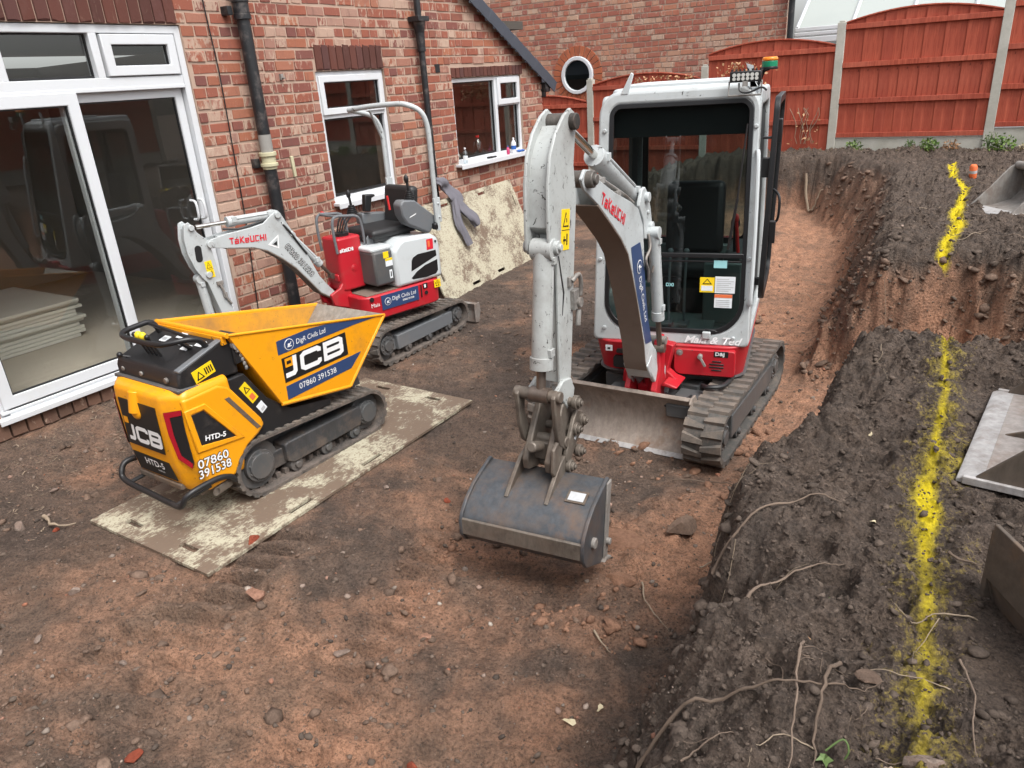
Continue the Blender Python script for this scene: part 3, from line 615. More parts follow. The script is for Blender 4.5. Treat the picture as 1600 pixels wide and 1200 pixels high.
# pipes, cable and small fixings on the wall
b = MB(); b.cyl(HL(HX+.10, 4.745, 2.10), HL(HX+.10, 4.745, 4.6), .055, n=20); b.cyl(HL(HX+.10, 4.745, 3.03), HL(HX+.10, 4.745, 3.075), .072, n=20); b.cyl(HL(HX+.10, 4.745, 3.075), HL(HX+.10, 4.745, 3.16), .066, n=20); b.cyl(HL(HX+.10, 4.745, 3.16), HL(HX+.10, 4.745, 3.2), .074, n=20); b.box(HL(HX+.04, 4.64, 3.1), (.09, .05, .07)); b.box(HL(HX+.02, 4.66, 1.86), (.05, .06, .08))
pipe = b.obj('soil_pipe', 'blackpipe', house, .003)
b = MB(); b.cyl(HL(HX+.10, 4.745, 1.94), HL(HX+.10, 4.745, 2.10), .056, n=20); b.obj('bare_pipe', 'grey_cement', pipe)
b = MB(); b.cyl(HL(HX+.10, 4.745, 1.80), HL(HX+.10, 4.745, 1.945), .064, n=20); b.cyl(HL(HX+.10, 4.745, 1.915), HL(HX+.10, 4.745, 1.95), .078, n=20); b.cyl(HL(HX+.10, 4.745, 1.825), HL(HX+.10, 4.745, 1.855), .078, n=20); b.obj('collar', 'creampaint', pipe, .004)
b = MB(); b.cyl(HL(HX+.10, 4.745, -.1), HL(HX+.10, 4.745, 1.80), .056, n=20); b.obj('lower_pipe', 'blackpipe', pipe)
b = MB(); b.cyl(HL(HX+.08, 7.17, 3.05), HL(HX+.08, 7.17, 4.4), .036, n=14); b.cyl(HL(HX+.08, 7.17, 2.95), HL(HX+.08, 7.17, 3.07), .05, .075, 14); b.box(HL(HX+.08, 7.17, 3.09), (.15, .19, .05)); b.cyl(HL(HX+.08, 7.17, 2.78), HL(HX+.08, 7.17, 2.96), .045, .05, 14)
b.cyl(HL(HX+.08, 7.17, .0), HL(HX+.08, 7.17, 2.8), .036, n=14); b.cyl(HL(HX+.08, 7.17, 2.76), HL(HX+.08, 7.17, 2.80), .047, n=14); b.obj('drainpipe', 'blackpipe', house, .003)
b = MB(); b.tube(smooth_path([HL(HX+.012, 4.44, 4.3), HL(HX+.012, 4.445, 3.2), HL(HX+.016, 4.462, 2.64), HL(HX+.012, 4.45, 1.97), HL(HX+.014, 4.43, 1.36), HL(HX+.012, 4.37, .5), HL(HX+.012, 4.36, .1)], 6), .0055, 6); b.obj('cable', 'satin', house)
b = MB(); b.box(HL(HX+.014, 5.098, 1.78), (.02, .034, .19), Matrix.Rotation(.04, 3, 'X')); b.obj('brass_strip', 'creampaint', house, .004)
b = MB(); b.box(HL(HX-.008, 7.53, 2.585), (.03, .085, .09)); b.obj('vent_hole', 'gasket', house, smooth=0)
b = MB(); b.box(HL(HX+.01, 5.138, 2.573), (.03, .03, .05)); b.cyl(HL(HX+.02, 5.138, 2.56), HL(HX+.055, 5.138, 2.56), .008, n=8); b.obj('hook', 'pin', house)
# board stack and things in the room
for i in range(11):
    dy = RB.uniform(-.06, .05); dx = RB.uniform(-.02, .03); t = .0325
    o = MB().box((0, 0, 0), (1.2, 2.4, t-.003)).obj('plasterboard', ['board'], None, .003)
    o.location = (-7.72+dx, 2.28+dy, .448+t*i); tag(o, 'grey plasterboard sheet in the stack on the floor behind the patio door', 'board', 'plasterboard sheets stacked indoors')
def lath(prof, mat, name, n=14, parent=None):
    b = MB(); P = prof; vs = [(r*math.cos(2*PI*j/n), r*math.sin(2*PI*j/n), z) for r, z in P for j in range(n)]; k = len(P)
    b.add(vs, [(i*n+j, i*n+(j+1) % n, (i+1)*n+(j+1) % n, (i+1)*n+j) for i in range(k-1) for j in range(n)]+[tuple(range(n-1, -1, -1)), tuple((k-1)*n+j for j in range(n))])
    return b.obj(name, mat, parent)
def bottle(loc, h, r, body, cap, label, lab=None):
    t = thing('bottle', label, 'bottle', loc)
    lath([(r*.8, 0), (r, .01), (r, h*.62), (r*.85, h*.72), (r*.34, h*.86), (r*.34, h*.93)], body, 'body', parent=t)
    lath([(r*.42, h*.92), (r*.42, h), (r*.3, h+.002)], cap, 'cap', parent=t)
    if lab: lath([(r*1.02, h*.25), (r*1.02, h*.5)], lab, 'paper_label', parent=t)
SZ = 1.467
bottle((HX+.06, 7.86, SZ), .19, .030, 'bottle', 'white_p', 'small clear plastic bottle at the left end of the wide window sill', 'paper')
bottle((HX-.16, 8.47, 1.47), .28, .062, 'bottle', 'redcap', 'large clear bottle with a red cap behind the wide window')
bottle((HX+.05, 9.03, SZ), .20, .034, 'white_p', 'white_p', 'white bottle with a blue label on the wide window sill', 'blueplastic')
bottle((HX+.07, 8.85, SZ), .11, .022, 'pinkplastic', 'blueplastic', 'small pink bottle with a blue cap on the wide window sill')
o = lath([(.045, 0), (.055, .10), (.05, .10)], 'bottle', 'tub'); o.location = (HX-.17, 8.68, 1.47); tag(o, 'clear plastic tub beside the red-capped bottle', 'tub')
b = MB(); b.box((0, 0, .012), (.05, .10, .024)); b.box((0, .11, .01), (.03, .06, .02)); o = b.obj('sill_tool', 'satin', None, .008); o.location = (HX+.06, 8.42, SZ); tag(o, 'black hand tool lying on the wide window sill', 'tool')
b = MB(); b.ball((0, 0, .016), .04, 5, 0, (1, 1.5, .4)); b.ball((.02, .05, .016), .03, 5, 0, (1, 1.4, .5)); o = b.obj('rubber_glove', 'blueplastic'); o.location = (HX+.06, 9.16, SZ); tag(o, 'crumpled blue glove at the right end of the window sill', 'glove')
b = MB(); b.prism([(0, 0), (.18, 0), (.15, .09), (.09, .13), (.02, .10)], -.05, .05, 'x'); o = b.obj('rag', 'curtain', None, .02); o.location = (HX-.20, 7.90, 1.468); tag(o, 'pale rag behind the left of the wide window', 'rag')

# ------------------------------------------------------------------ neighbour's house
NY = 14.0
nb = thing('neighbour_house', "neighbour's tall red brick wall with a small round window", 'house', (-6, NY, 0))
NL = lambda x, y, z: (x+6, y-NY, z)
b = MB(); b.box(NL(-8.64, NY+.1265, 2.4), (10.7, .24, 5.6)); b.obj('mortar_wall', 'mortar', nb, smooth=0)
RX, RZ, RO = -7.18, 2.385, .525
def nblk(z):
    d = z-RZ; return [(RX-math.sqrt(RO**2-d*d)-.0, RX+math.sqrt(RO**2-d*d))] if abs(d) < RO else []
nbr = courses(-11.5, -3.285, .9, 4.9, .0945, nblk, NY+.018, lambda s, y, z: NL(s, y, z))
lay(nbr, nb, 'brick_far', -PI/2)
rw = MB().ring(arc(RX, RZ, .345, 0, 345, 23), arc(RX, RZ, .272, 0, 345, 23), lambda p, q, t: NL(p, t, q), NY-.055, NY+.02).obj('round_window', 'upvc', nb, .012)
b = MB(); pts = arc(RX, RZ, .272, 0, 345, 23); b.add([NL(p, NY-.02, q) for p, q in pts], [tuple(range(24))]); b.obj('pane', 'cabglass', rw, smooth=0)
b = MB(); b.box(NL(RX, NY+.01, RZ), (.6, .01, .6)); b.obj('blind', 'satin', rw, smooth=0)
for i in range(4): MB().box(NL(RX, NY-.004, RZ-.2+.13*i), (.5, .008, .02)).obj('blind_slat', 'gasket', rw, smooth=0)
for i in range(26):
    a = 2*PI*(i+.5)/26; g = 2*PI/26*.44; b = MB()
    pr = [(RX+r*math.cos(a+s), RZ+r*math.sin(a+s)) for r, s in ((.350, -g), (.350, g), (.53, g*.97), (.53, -g*.97))]
    b.prism(pr, NY-.012, NY+.03, 'y', fn=lambda p, q, t: NL(p, t, q)); b.obj('ring_brick', 'ringbrick', nb, .004, smooth=0)
b = MB(); b.cyl(NL(-3.20, NY-.06, .5), NL(-3.20, NY-.06, 3.35), .05, n=14); b.box(NL(-3.20, NY-.06, 3.4), (.17, .17, .16)); b.cyl(NL(-3.2, NY-.06, 3.4), NL(-3.2, NY-.06, 5), .045, n=14); b.obj('drainpipe', 'blackpipe', nb, .004)
# conservatory beyond the fence
cv = thing('conservatory', 'white framed conservatory roof with pale panels behind the fence', 'conservatory', (-2, 15, 0))
CL = lambda x, y, z: (x+2, y-15, z)
b = MB(); b.box(CL(.3, 15, 2.88), (7.3, .09, .06)); b.box(CL(.3, 14.96, 2.80), (7.3, .10, .06)); b.box(CL(.3, 14.93, 2.70), (7.3, .07, .10)); b.box(CL(.3, 15.0, 1.6), (7.2, .06, 2.0)); b.obj('eaves_beam', 'upvc', cv, .01)
for i, x in enumerate((-3.32, -2.42, -1.52, -.62, .28, 1.18)):
    b = MB(); b.tube([CL(x, 14.98, 2.91), CL(x, 17.6, 4.5)], .032, 4); b.obj('glazing_bar', 'upvc', cv)
    if i < 5: b = MB(); b.add([CL(x, 15, 2.90), CL(x+.9, 15, 2.90), CL(x+.9, 17.6, 4.48), CL(x, 17.6, 4.48)], [(0, 1, 2, 3)]); b.obj('roof_panel', 'poly', cv, smooth=0)

# ------------------------------------------------------------------ fences
WM = {}
def plank(wd, h0, h1, th=.014):
    k = (round(wd, 3), round(h0, 3), round(h1, 3))
    if k not in WM: WM[k] = MB().prism([(-wd/2, 0), (wd/2, 0), (wd/2, h1), (-wd/2, h0)], -th/2, th/2, 'y').mesh('board', 'wood', 0)
    return WM[k]
def fence_panel(x0, x1, y, zb, dz, label):
    """arched lap panel: boards behind four rails, facing -Y"""
    t = bpy.data.objects.new('fence_panel', None); COL.objects.link(t); t.parent = FENCE; t.location = ((x0+x1)/2, y, zb); t['label'] = label; W = x1-x0; n = 15; p = W/n; hs = 1.49; rise = .13
    top = lambda u: hs+rise*(1-(2*u/W)**2)
    for i in range(n):
        u = -W/2+p*(i+.5); o = bpy.data.objects.new('board', plank(p*1.10, top(u-p/2), top(u+p/2))); COL.objects.link(o); o.parent = t
        o.location = (u, .004 if i % 2 else -.005, 0); o.rotation_euler = (0, 0, RB.uniform(.01, .05))
    for i, z in enumerate((.0, .455, .925, 1.41)):
        b = MB(); hh = .065 if i else .06; b.box((0, -.032, z+hh/2), (W, .034, hh)); b.obj('rail', 'wood', t, .003)
    b = MB(); q = [(-W/2+W*i/14, top(-W/2+W*i/14)) for i in range(15)]
    b.prism(q+[(a, c+.018) for a, c in q[::-1]], -.04, .025, 'y'); b.obj('capping', 'wood', t, .002); return t
FENCE = thing('garden_fence', 'red stained panel fence with concrete posts along the far end of the plot', 'fence', (0, 0, 0))
def post(x, y, zb, zt, label):
    b = MB(); s = .055; h = zt-zb; b.box((0, 0, h/2), (.11, .10, h)); b.box((0, 0, h+.012), (.075, .07, .024)); o = b.obj('fence_post', 'concrete', None, .006, smooth=0); o.location = (x, y, zb); o.parent = FENCE; o['label'] = label; return o
PX = [-7.86, -5.92, -3.965, -2.06, -.13, 1.80, 3.73]; PT = [2.25, 2.31, 2.40, 2.835, 3.02, 3.15, 3.2]; DZ = [-.86, -.60, -.27, 0, .10, .12]
plab = ['far left concrete post hidden by the house corner', 'thin concrete post beside the round window', 'short concrete post top seen over the cab roof', 'concrete post between the two tall panels right of the cab', 'tall concrete post near the right edge above the weeds', 'concrete post just past the right edge', 'farthest right concrete post']
for x, zt, l in zip(PX, PT, plab): post(x, 12.0, .3, zt, l)
flab = ['low red fence panel under the round window', 'arched red fence panel behind the cab roof', 'arched red fence panel with dried creeper right of the cab', 'full red fence panel above the gravel board and weeds', 'red fence panel cut by the right edge', 'last red fence panel past the right edge']
for i in range(6):
    fence_panel(PX[i]+.055, PX[i+1]-.055, 12.0, 1.33+DZ[i], 0, flab[i])
    o = MB().box((0, 0, .11), (PX[i+1]-PX[i]-.11, .05, .9)).obj('gravel_board', 'concrete', None, .005); o.location = ((PX[i]+PX[i+1])/2, 12.0, 1.325+DZ[i]-.57)
    o.parent = FENCE
# side fence, seen mirrored in the house windows
SIDE = thing('side_fence', 'red panel fence with concrete posts along the side boundary, seen mirrored in the patio door', 'fence', (0, 0, 0))
for i in range(8):
    y0 = -3.5+1.93*i; t = MB(); t.box((0, 0, .75), (.03, 1.83, 1.5))
    for z in (.03, .48, .95, 1.44): t.box((-.03, 0, z), (.035, 1.83, .065))
    t.prism([(-.915+1.83*k/10, 1.5+.13*(1-(2*k/10-1)**2)) for k in range(11)], -.015, .015, 'x'); o = t.obj('fence_panel', 'wood', None, .003); o.location = (5.0, y0, 1.38); o.parent = SIDE
    q = MB().box((0, 0, 1), (.1, .11, 2.0)).obj('fence_post', 'concrete', None, .004); q.location = (5.0, y0+.965, .95); q.parent = SIDE
    q = MB().box((0, 0, .1), (.05, 1.82, .55)).obj('gravel_board', 'concrete', None, .004); q.location = (5.0, y0, 1.0); q.parent = SIDE
def tree(loc, h, r, label, n=2600, seed=1):
    g = np.random.default_rng(seed); t = thing('garden_tree', label, 'tree', loc)
    b = MB(); b.tube([(0, 0, -.3), (.05, 0, h*.4), (0, .05, h*.8)], [.11, .08, .03], 8)
    for k in range(7):
        a = k*2.4; z = h*(.35+.07*k); b.tube([(0, 0, z), (.5*r*math.cos(a), .5*r*math.sin(a), z+.35), (.85*r*math.cos(a), .85*r*math.sin(a), z+.6)], [.04, .025, .01], 5)
    b.obj('trunk', 'bark', t); c = MB(); cl = [(Vector((r*.65*math.cos(k*2.4)*g.uniform(.2, 1), r*.65*math.sin(k*2.4)*g.uniform(.2, 1), h*g.uniform(.4, 1))), r*g.uniform(.3, .5)) for k in range(14)]
    for i in range(n):
        cc, rr = cl[i % 14]; d = Vector(g.normal(size=3)).normalized()*rr*g.uniform(.4, 1)**.5; p = cc+d; u = Vector(g.normal(size=3)).normalized(); v = u.cross(Vector(g.normal(size=3))).normalized(); s = g.uniform(.05, .10)
        c.add([p-u*s, p+v*s*.5, p+u*s, p-v*s*.5], [(0, 1, 2, 3)])
    c.obj('crown', 'treeleaf', t, smooth=0)
sd_ = thing('reflection_backdrop', 'added unseen dark timber backdrop behind the viewer, mirrored in the cab glass', 'backdrop', (-1.5, -7.2, .8))  # added out of view to give the cab glass something dark to mirror
for k in range(46): MB().box((-5.6+.245*k, .0, 2.2), (.25, .03, 4.6), Matrix.Rotation(.05, 3, 'Z')).obj('board', 'satin_wood', sd_, smooth=0)
MB().box((0, -1.6, 2.2), (11.2, 3.0, 4.4)).obj('wall', 'satin_wood', sd_, smooth=0); MB().prism([(-3.4, 4.5), (.35, 4.5), (-1.5, 5.6)], -5.9, 5.9, 'x').obj('roof', 'slate', sd_, smooth=0)
tree((6.2, -1.2, .9), 5.2, 1.7, 'bushy garden tree beyond the side fence, mirrored in the top light', seed=3)
tree((6.6, -4.6, .9), 5.8, 2.0, 'tall garden tree beyond the side fence, behind the viewer', seed=4)
tree((6.4, 2.6, .9), 4.4, 1.5, 'low garden tree beyond the side fence, out of view', seed=5)

# ------------------------------------------------------------------ machine helpers
def hull(pts):
    pts = sorted(set(pts)); cr = lambda o, a, b: (a[0]-o[0])*(b[1]-o[1])-(a[1]-o[1])*(b[0]-o[0])
    def half(ps):
        h = []
        for p in ps:
            while len(h) > 1 and cr(h[-2], h[-1], p) <= 0: h.pop()
            h.append(p)
        return h
    a, b = half(pts), half(pts[::-1]); return a[:-1]+b[:-1]
def belt_path(ya, ra, yb, rb, n):
    P = hull([(round(c+r*math.cos(t*PI/40), 5), round(r+r*math.sin(t*PI/40), 5)) for c, r in ((ya, ra), (yb, rb)) for t in range(80)])
    L = [math.dist(P[i], P[(i+1) % len(P)]) for i in range(len(P))]; tot = sum(L); out = []; i = 0; acc = 0
    for k in range(n):
        t = tot*k/n
        while acc+L[i] < t: acc += L[i]; i += 1
        f = (t-acc)/L[i]; a, b = P[i], P[(i+1) % len(P)]; out.append((a[0]+(b[0]-a[0])*f, a[1]+(b[1]-a[1])*f))
    return out, tot
def track(parent, u0, u1, ya, ra, yb, rb, nl, th=.018, lh=.016, mat='rubber', fmat='frame', out=1, hub=.6, plate=None, stick=False, lugmat='lug'):
    """rubber belt with staggered lugs; frame, sprocket, idler and rollers as sub-parts. out = side facing out"""
    N = nl*2; P, tot = belt_path(ya, ra, yb, rb, N); b = MB(); W = u1-u0; pit = tot/nl
    cy = (ya+yb)/2; nrm = []
    for i in range(N):
        t = Vector((P[(i+1) % N][0]-P[i-1][0], P[(i+1) % N][1]-P[i-1][1])).normalized(); nrm.append((Vector((t.y, -t.x)), t))
    vs = []
    for i in range(N):
        n = nrm[i][0]; p = Vector(P[i])-n*lh; q = p-n*th
        vs += [(u0, p.x, p.y), (u1, p.x, p.y), (u1, q.x, q.y), (u0, q.x, q.y)]
    fs = []
    for i in range(N):
        j = (i+1) % N
        for k in range(4): fs.append((i*4+k, i*4+(k+1) % 4, j*4+(k+1) % 4, j*4+k))
    b.add(vs, fs)
    g = random.Random(int(u0*1000)+nl)
    for i in range(N):
        n, t = nrm[i]; p = Vector(P[i])-n*lh; side = i % 2
        a0, a1 = (u0-.002, u0+W*.52) if side else (u0+W*.48, u1+.002); l0, l1 = pit*.36, pit*.16; h = lh*g.uniform(.85, 1.05)
        lead = pit*.16*(1 if side else -1)*0
        def q(u, s, k): r = p+t*s+n*k; return (u, r.x, r.y)
        ow, iw = ((a0, a1) if side else (a1, a0)); sk = pit*.17
        base = [q(ow, -l0, -.004), q(ow, l0, -.004), q(iw, l1+sk, -.004), q(iw, -l1+sk, -.004)]
        topv = [q(ow, -l0*.72, h), q(ow, l0*.72, h), q(iw, l1*.8+sk, h), q(iw, -l1*.8+sk, h)]
        b.add(base+topv, [(4, 5, 6, 7), (0, 1, 5, 4), (1, 2, 6, 5), (2, 3, 7, 6), (3, 0, 4, 7)], 1)
        if side:  # guide lug inside
            c = p-n*(th+.018); b.box(((u0+u1)/2, c.x, c.y), (W*.22, pit*.5, .036), Matrix.Rotation(math.atan2(t.y, t.x), 3, 'X'), 0)
    tr = b.obj('track', [mat, lugmat], parent, smooth=30)
    ui = (u0+u1)/2; ue = u1-.012 if out > 0 else u0+.012; s = 1 if out > 0 else -1
    hz = min(ra, rb)
    f = MB(); pl = plate or [(ya+ra*.75, hz*.62), (yb-rb*.62, hz*.62), (yb-rb*.62, hz*1.42), (ya+ra*.75, hz*1.50)]
    f.prism(pl, ue-s*.01, ui-s*W*.30, 'x'); f.box((ui-s*W*.1, cy, hz*.95), (W*.5, (yb-ya)*.8, hz*.7)); f.obj('track_frame', fmat, tr, .008)
    for (y, r, nm) in ((ya, ra, 'sprocket'), (yb, rb, 'idler')):
        w = MB(); rr = r-lh-th; w.cyl((ui-W*.14, y, r), (ui+W*.14, y, r), rr*.93, n=24); w.cyl((ui, y, r), (ue-s*.018, y, r), rr*.62, n=22); w.cyl((ui, y, r), (ue-s*.002, y, r), rr*hub*.55, n=16)
        for k in range(9): a = 2*PI*k/9; w.cyl((ui, y+rr*.50*math.cos(a), r+rr*.50*math.sin(a)), (ue-s*.008, y+rr*.50*math.cos(a), r+rr*.50*math.sin(a)), .008, n=6)
        w.obj(nm, 'frame', tr, .003)
    for k in range(3):
        y = ya+ra*.55+(yb-ya-ra*.4-rb*.4)*(k+.6)/3; w = MB(); r = .048; w.cyl((ui-W*.3, y, lh+th+r), (ue-s*.02, y, lh+th+r), r, n=18); w.cyl((ui, y, lh+th+r), (ue, y, lh+th+r), r*.45, n=12); w.obj('roller', 'frame', tr, .003)
    return tr
def prof(pts, w, h0, axis_fn=None): return pts
def pinp(b, u0, u1, y, z, r, m=0): b.cyl((u0, y, z), (u1, y, z), r, n=14, m=m)
def ram(parent, a, b_, u, r, rr, split, name='hydraulic_ram', mat='arm_grey', rod='chrome', yoff=None):
    """a = barrel end, b_ = rod end in (y,z); split = barrel share of the length"""
    A = Vector((u, *a)); B = Vector((u, *b_)); Mi = A.lerp(B, split); d = (B-A).normalized(); m = MB()
    m.cyl(A, Mi, r, n=16); m.cyl(Mi-d*.05, Mi+d*.012, r*1.16, n=16); m.cyl(A-Vector((r*1.1, 0, 0)), A+Vector((r*1.1, 0, 0)), r*1.05, n=14)
    m.cyl(A.lerp(Mi, .18)+Vector((r*.9, 0, r*.5)), A.lerp(Mi, .93)+Vector((r*.9, 0, r*.5)), r*.22, n=6); m.box(A.lerp(Mi, .9)+Vector((r*.9, 0, r*.4)), (r*.7, .04, .04)); m.box(A.lerp(Mi, .12)+Vector((r*.9, 0, r*.4)), (r*.7, .035, .035))
    o = m.obj(name, mat, parent, .002); k = MB(); k.cyl(Mi, B, rr, n=14); k.cyl(B-Vector((r, 0, 0)), B+Vector((r, 0, 0)), rr*1.7, n=14); k.obj('ram_rod', rod, o); return o
def warn(name, parent, o, ux, uy, w, h, two=True):
    """yellow safety label with a black triangle and a pictogram block"""
    q = lambda x, y: (x*w, y*h); hh = .5 if two else 1
    P = [([q(0, 0), q(1, 0), q(1, 1), q(0, 1)], 'sticker', 0)]
    cx, cy = .5, .74
    T = lambda s, dy=0: [q(cx-.36*s, cy-.17*s+dy), q(cx+.36*s, cy-.17*s+dy), q(cx, cy+.20*s+dy)]
    P += [(T(1), 'blackink', 1), (T(.74, -.012), 'sticker', 2), ([q(.47, .68), q(.53, .68), q(.53, .78), q(.47, .78)], 'blackink', 3)]
    P += [([q(.0, .485), q(1, .485), q(1, .5), q(0, .5)], 'blackink', 1), ([q(.62, .12), q(.74, .12), q(.74, .40), q(.62, .40)], 'blackink', 1), ([q(.22, .22), q(.55, .22), q(.55, .27), q(.22, .27)], 'blackink', 1), ([q(.30, .14), q(.36, .14), q(.36, .34), q(.30, .34)], 'blackink', 1)]
    return decal(name, P, parent, o, ux, uy)
TAK = {  # thick-stroke letters of the red maker's lettering, unit cells about .8 wide, 1 tall
 'T': [[(0, .86), (.62, .86)], [(.33, .95), (.33, 0)]], 'A': [[(.02, .62), (.5, .62), (.5, 0)], [(.5, .06), (.06, .06), (.06, .34), (.5, .34)]],
 'K': [[(.07, 1), (.07, 0)], [(.56, .95), (.14, .48), (.58, .0)]], 'E': [[(.55, .06), (.07, .06), (.07, .62), (.53, .62), (.53, .34), (.07, .34)]],
 'U': [[(.07, .95), (.07, .08), (.53, .08), (.53, .95)]], 'C': [[(.56, .86), (.07, .86), (.07, .08), (.56, .08)]], 'H': [[(.07, .95), (.07, 0)], [(.53, .95), (.53, 0)], [(.07, .46), (.53, .46)]], 'I': [[(.08, .95), (.08, 0)]]}
def takeuchi(parent, mat, o, ux, uy, h, wid, bold=.15, cut=0):
    st = []; x = 0
    for ch in 'TAKEUCHI'[cut:]: st.append((x*h*wid, [[(p, q*1.0) for p, q in L] for L in TAK[ch]])); x += (.30 if ch == 'I' else .74)
    return stroke_word('lettering', [(a, [[(p, q) for p, q in L] for L in ls]) for a, ls in st], bold*h, mat, parent, o, ux, uy, h, h*wid, 1, label=f'{"red" if mat=="redink" else "white"} lettering reading {"TAKEUCHI"[cut:]}')
def badge(parent, c, r, ux, uy, nm='emblem'):
    """round white outline emblem with a small digger sketch"""
    ring = [(r*math.cos(2*PI*i/20), r*math.sin(2*PI*i/20)) for i in range(20)]; inn = [(x*.88, y*.88) for x, y in ring]
    return decal(nm, [(ring, 'ink', 2), (inn, 'navy', 3), ([(-.45*r, -.4*r), (.45*r, -.4*r), (.45*r, -.25*r), (-.45*r, -.25*r)], 'ink', 4), ([(-.35*r, -.2*r), (.1*r, -.2*r), (.1*r, .2*r), (-.3*r, .2*r)], 'ink', 4), ([(.1*r, .0), (.4*r, .45*r), (.5*r, .35*r), (.2*r, -.1*r)], 'ink', 4)], parent, c, ux, uy)

# ------------------------------------------------------------------ the large cabbed digger
EX = thing('mini_excavator', 'larger mini digger with a glazed white cab, red skirt and its bucket hanging in front', 'mini digger', (-1.817, 4.45, 0), R(3))
Y = lambda f: -f
UR = R(-2.5); PIV = Vector((-.04, .5, 0))
def under(o):
    m = Matrix.Rotation(UR, 3, 'Z'); o.rotation_euler = (0, 0, UR); o.location = PIV-m @ PIV; return o
under(track(EX, .405, .655, -.17, .195, 1.17, .205, 38, .024, .018, 'rubber_wet', 'frame', 1))
under(track(EX, -.735, -.485, -.17, .195, 1.17, .205, 38, .024, .018, 'rubber_wet', 'frame', -1))
b = MB(); b.box((-.04, .55, .27), (.72, .62, .16)); b.cyl((.0, .5, .34), (.0, .5, .43), .3, n=28); b.box((-.04, .18, .26), (.50, .2, .12))
for u in (-.25, .2): b.box((u, .13, .20), (.07, .36, .07), Matrix.Rotation(.12, 3, 'X'))
b.box((.30, .02, .30), (.18, .30, .10)); under(b.obj('undercarriage', 'frame', EX, .012))
b = MB()
for k, pts in enumerate(([(.15, -.02, .36), (.24, -.10, .37), (.30, -.04, .35), (.28, .12, .33), (.1, .2, .36)], [(.12, .0, .33), (.2, -.12, .32), (.34, .0, .30), (.38, .2, .32)], [(.36, .12, .40), (.42, .06, .42), (.5, .12, .42), (.52, .3, .42)])): b.tube(smooth_path(pts, 5), .016, 8)
b.obj('hose', 'hose', EX)
# dozer blade
c = [(.115, .405), (.15, .425), (.17, .405), (.125, .36), (.085, .27), (.08, .18), (.115, .09), (.20, .005), (.185, -.005), (.085, .075), (.045, .17), (.05, .28), (.085, .37)]
b = MB().prism([(Y(f), z) for f, z in c], -.505, .395, 'x'); bl = b.obj('dozer_blade', 'blade', EX, .004); under(bl)
b = MB()
for u in (-.512, .40): b.prism([(Y(f), z) for f, z in ((.175, .43), (.20, .40), (.14, .30), (.125, .18), (.16, .09), (.225, .0), (.16, -.01), (.06, .07), (.03, .2), (.05, .36), (.10, .43))], u-.007, u+.007, 'x')
b.obj('end_plate', 'blade', bl, .003)
b = MB().prism([(Y(f), z) for f, z in ((.195, .028), (.218, .0), (.205, -.008), (.18, .02))], -.50, .39, 'x'); b.obj('cutting_edge', 'edge', bl, .002)
CPV = Vector((.085, .20, 0))
def turned(o, a=8):
    m = Matrix.Rotation(R(a), 3, 'Z'); o.rotation_euler = (0, 0, R(a)); o.location = CPV-m @ CPV; return o
# red skirt
def skirt(u0, u1, y0, y1, r, z0, z1, s):
    o = rrect(u0, y0, u1, y1, r, 6); cx, cy = (u0+u1)/2, (y0+y1)/2+.15
    return MB().prism(o, z0, z1, 'z', fn=lambda p, q, t: (cx+(p-cx)*(1-(z1-t)/(z1-z0)*(1-s)), cy+(q-cy)*(1-(z1-t)/(z1-z0)*(1-s)), t))
sk = skirt(-.455, .625, .172, 1.62, (.16, .16, .35, .35), .405, .655, .93).obj('skirt', 'red', EX, .012); turned(sk)
skirt(-.44, .61, .20, 1.58, (.16, .16, .33, .33), .38, .42, .96).obj('skirt_base', 'frame', sk, .005)
FY = .172+.012
b = MB(); b.prism(rrect(.135, .445, .545, .632, (.05, .02, .02, .02), 4), .150, .25, 'y'); dr = b.obj('skirt_door', 'red', sk, .006)
b = MB(); b.cyl((.175, .153, .607), (.175, .147, .607), .022, n=18); b.cyl((.175, .15, .607), (.175, .14, .607), .009, n=12); b.obj('lock', 'pin', dr)
b = MB(); b.cyl((.315, .155, .59), (.315, .12, .59), .017, n=14); b.box((.332, .125, .56), (.018, .012, .085), Matrix.Rotation(-.5, 3, 'Y')); b.obj('latch', 'pin', dr, .003)
X_, Z_ = (1, 0, 0), (0, 0, 1)
decal('maker_plate', [([(0, 0), (.095, 0), (.095, .042), (0, .042)], 'blackink', 0)], dr, (.405, .1495, .588), X_, Z_)
text('lettering', 'D&J', .034, 'ink', dr, (.413, .1495, .600), X_, Z_, 0, .0012, sx=1.15)
for i in range(4):
    wd = (.03, .048, .048, .034)[i]; MB().box((.425, .149, .555-.021*i), (wd*2, .006, .011)).obj('vent_slot', 'gasket', dr, .003)
decal('label', [([(0, 0), (.05, 0), (.05, .042), (0, .042)], 'paper', 0), ([(.015, .012), (.035, .012), (.035, .026), (.015, .026)], 'blackink', 1)], sk, (-.355, .178, .575), X_, Z_)
b = MB(); b.prism(rrect(-.275, .566, -.205, .596, .014, 4), .165, .19, 'y'); b.prism(rrect(-.30, .45, -.18, .54, .02, 4), .178, .2, 'y'); b.obj('opening', 'gasket', sk)
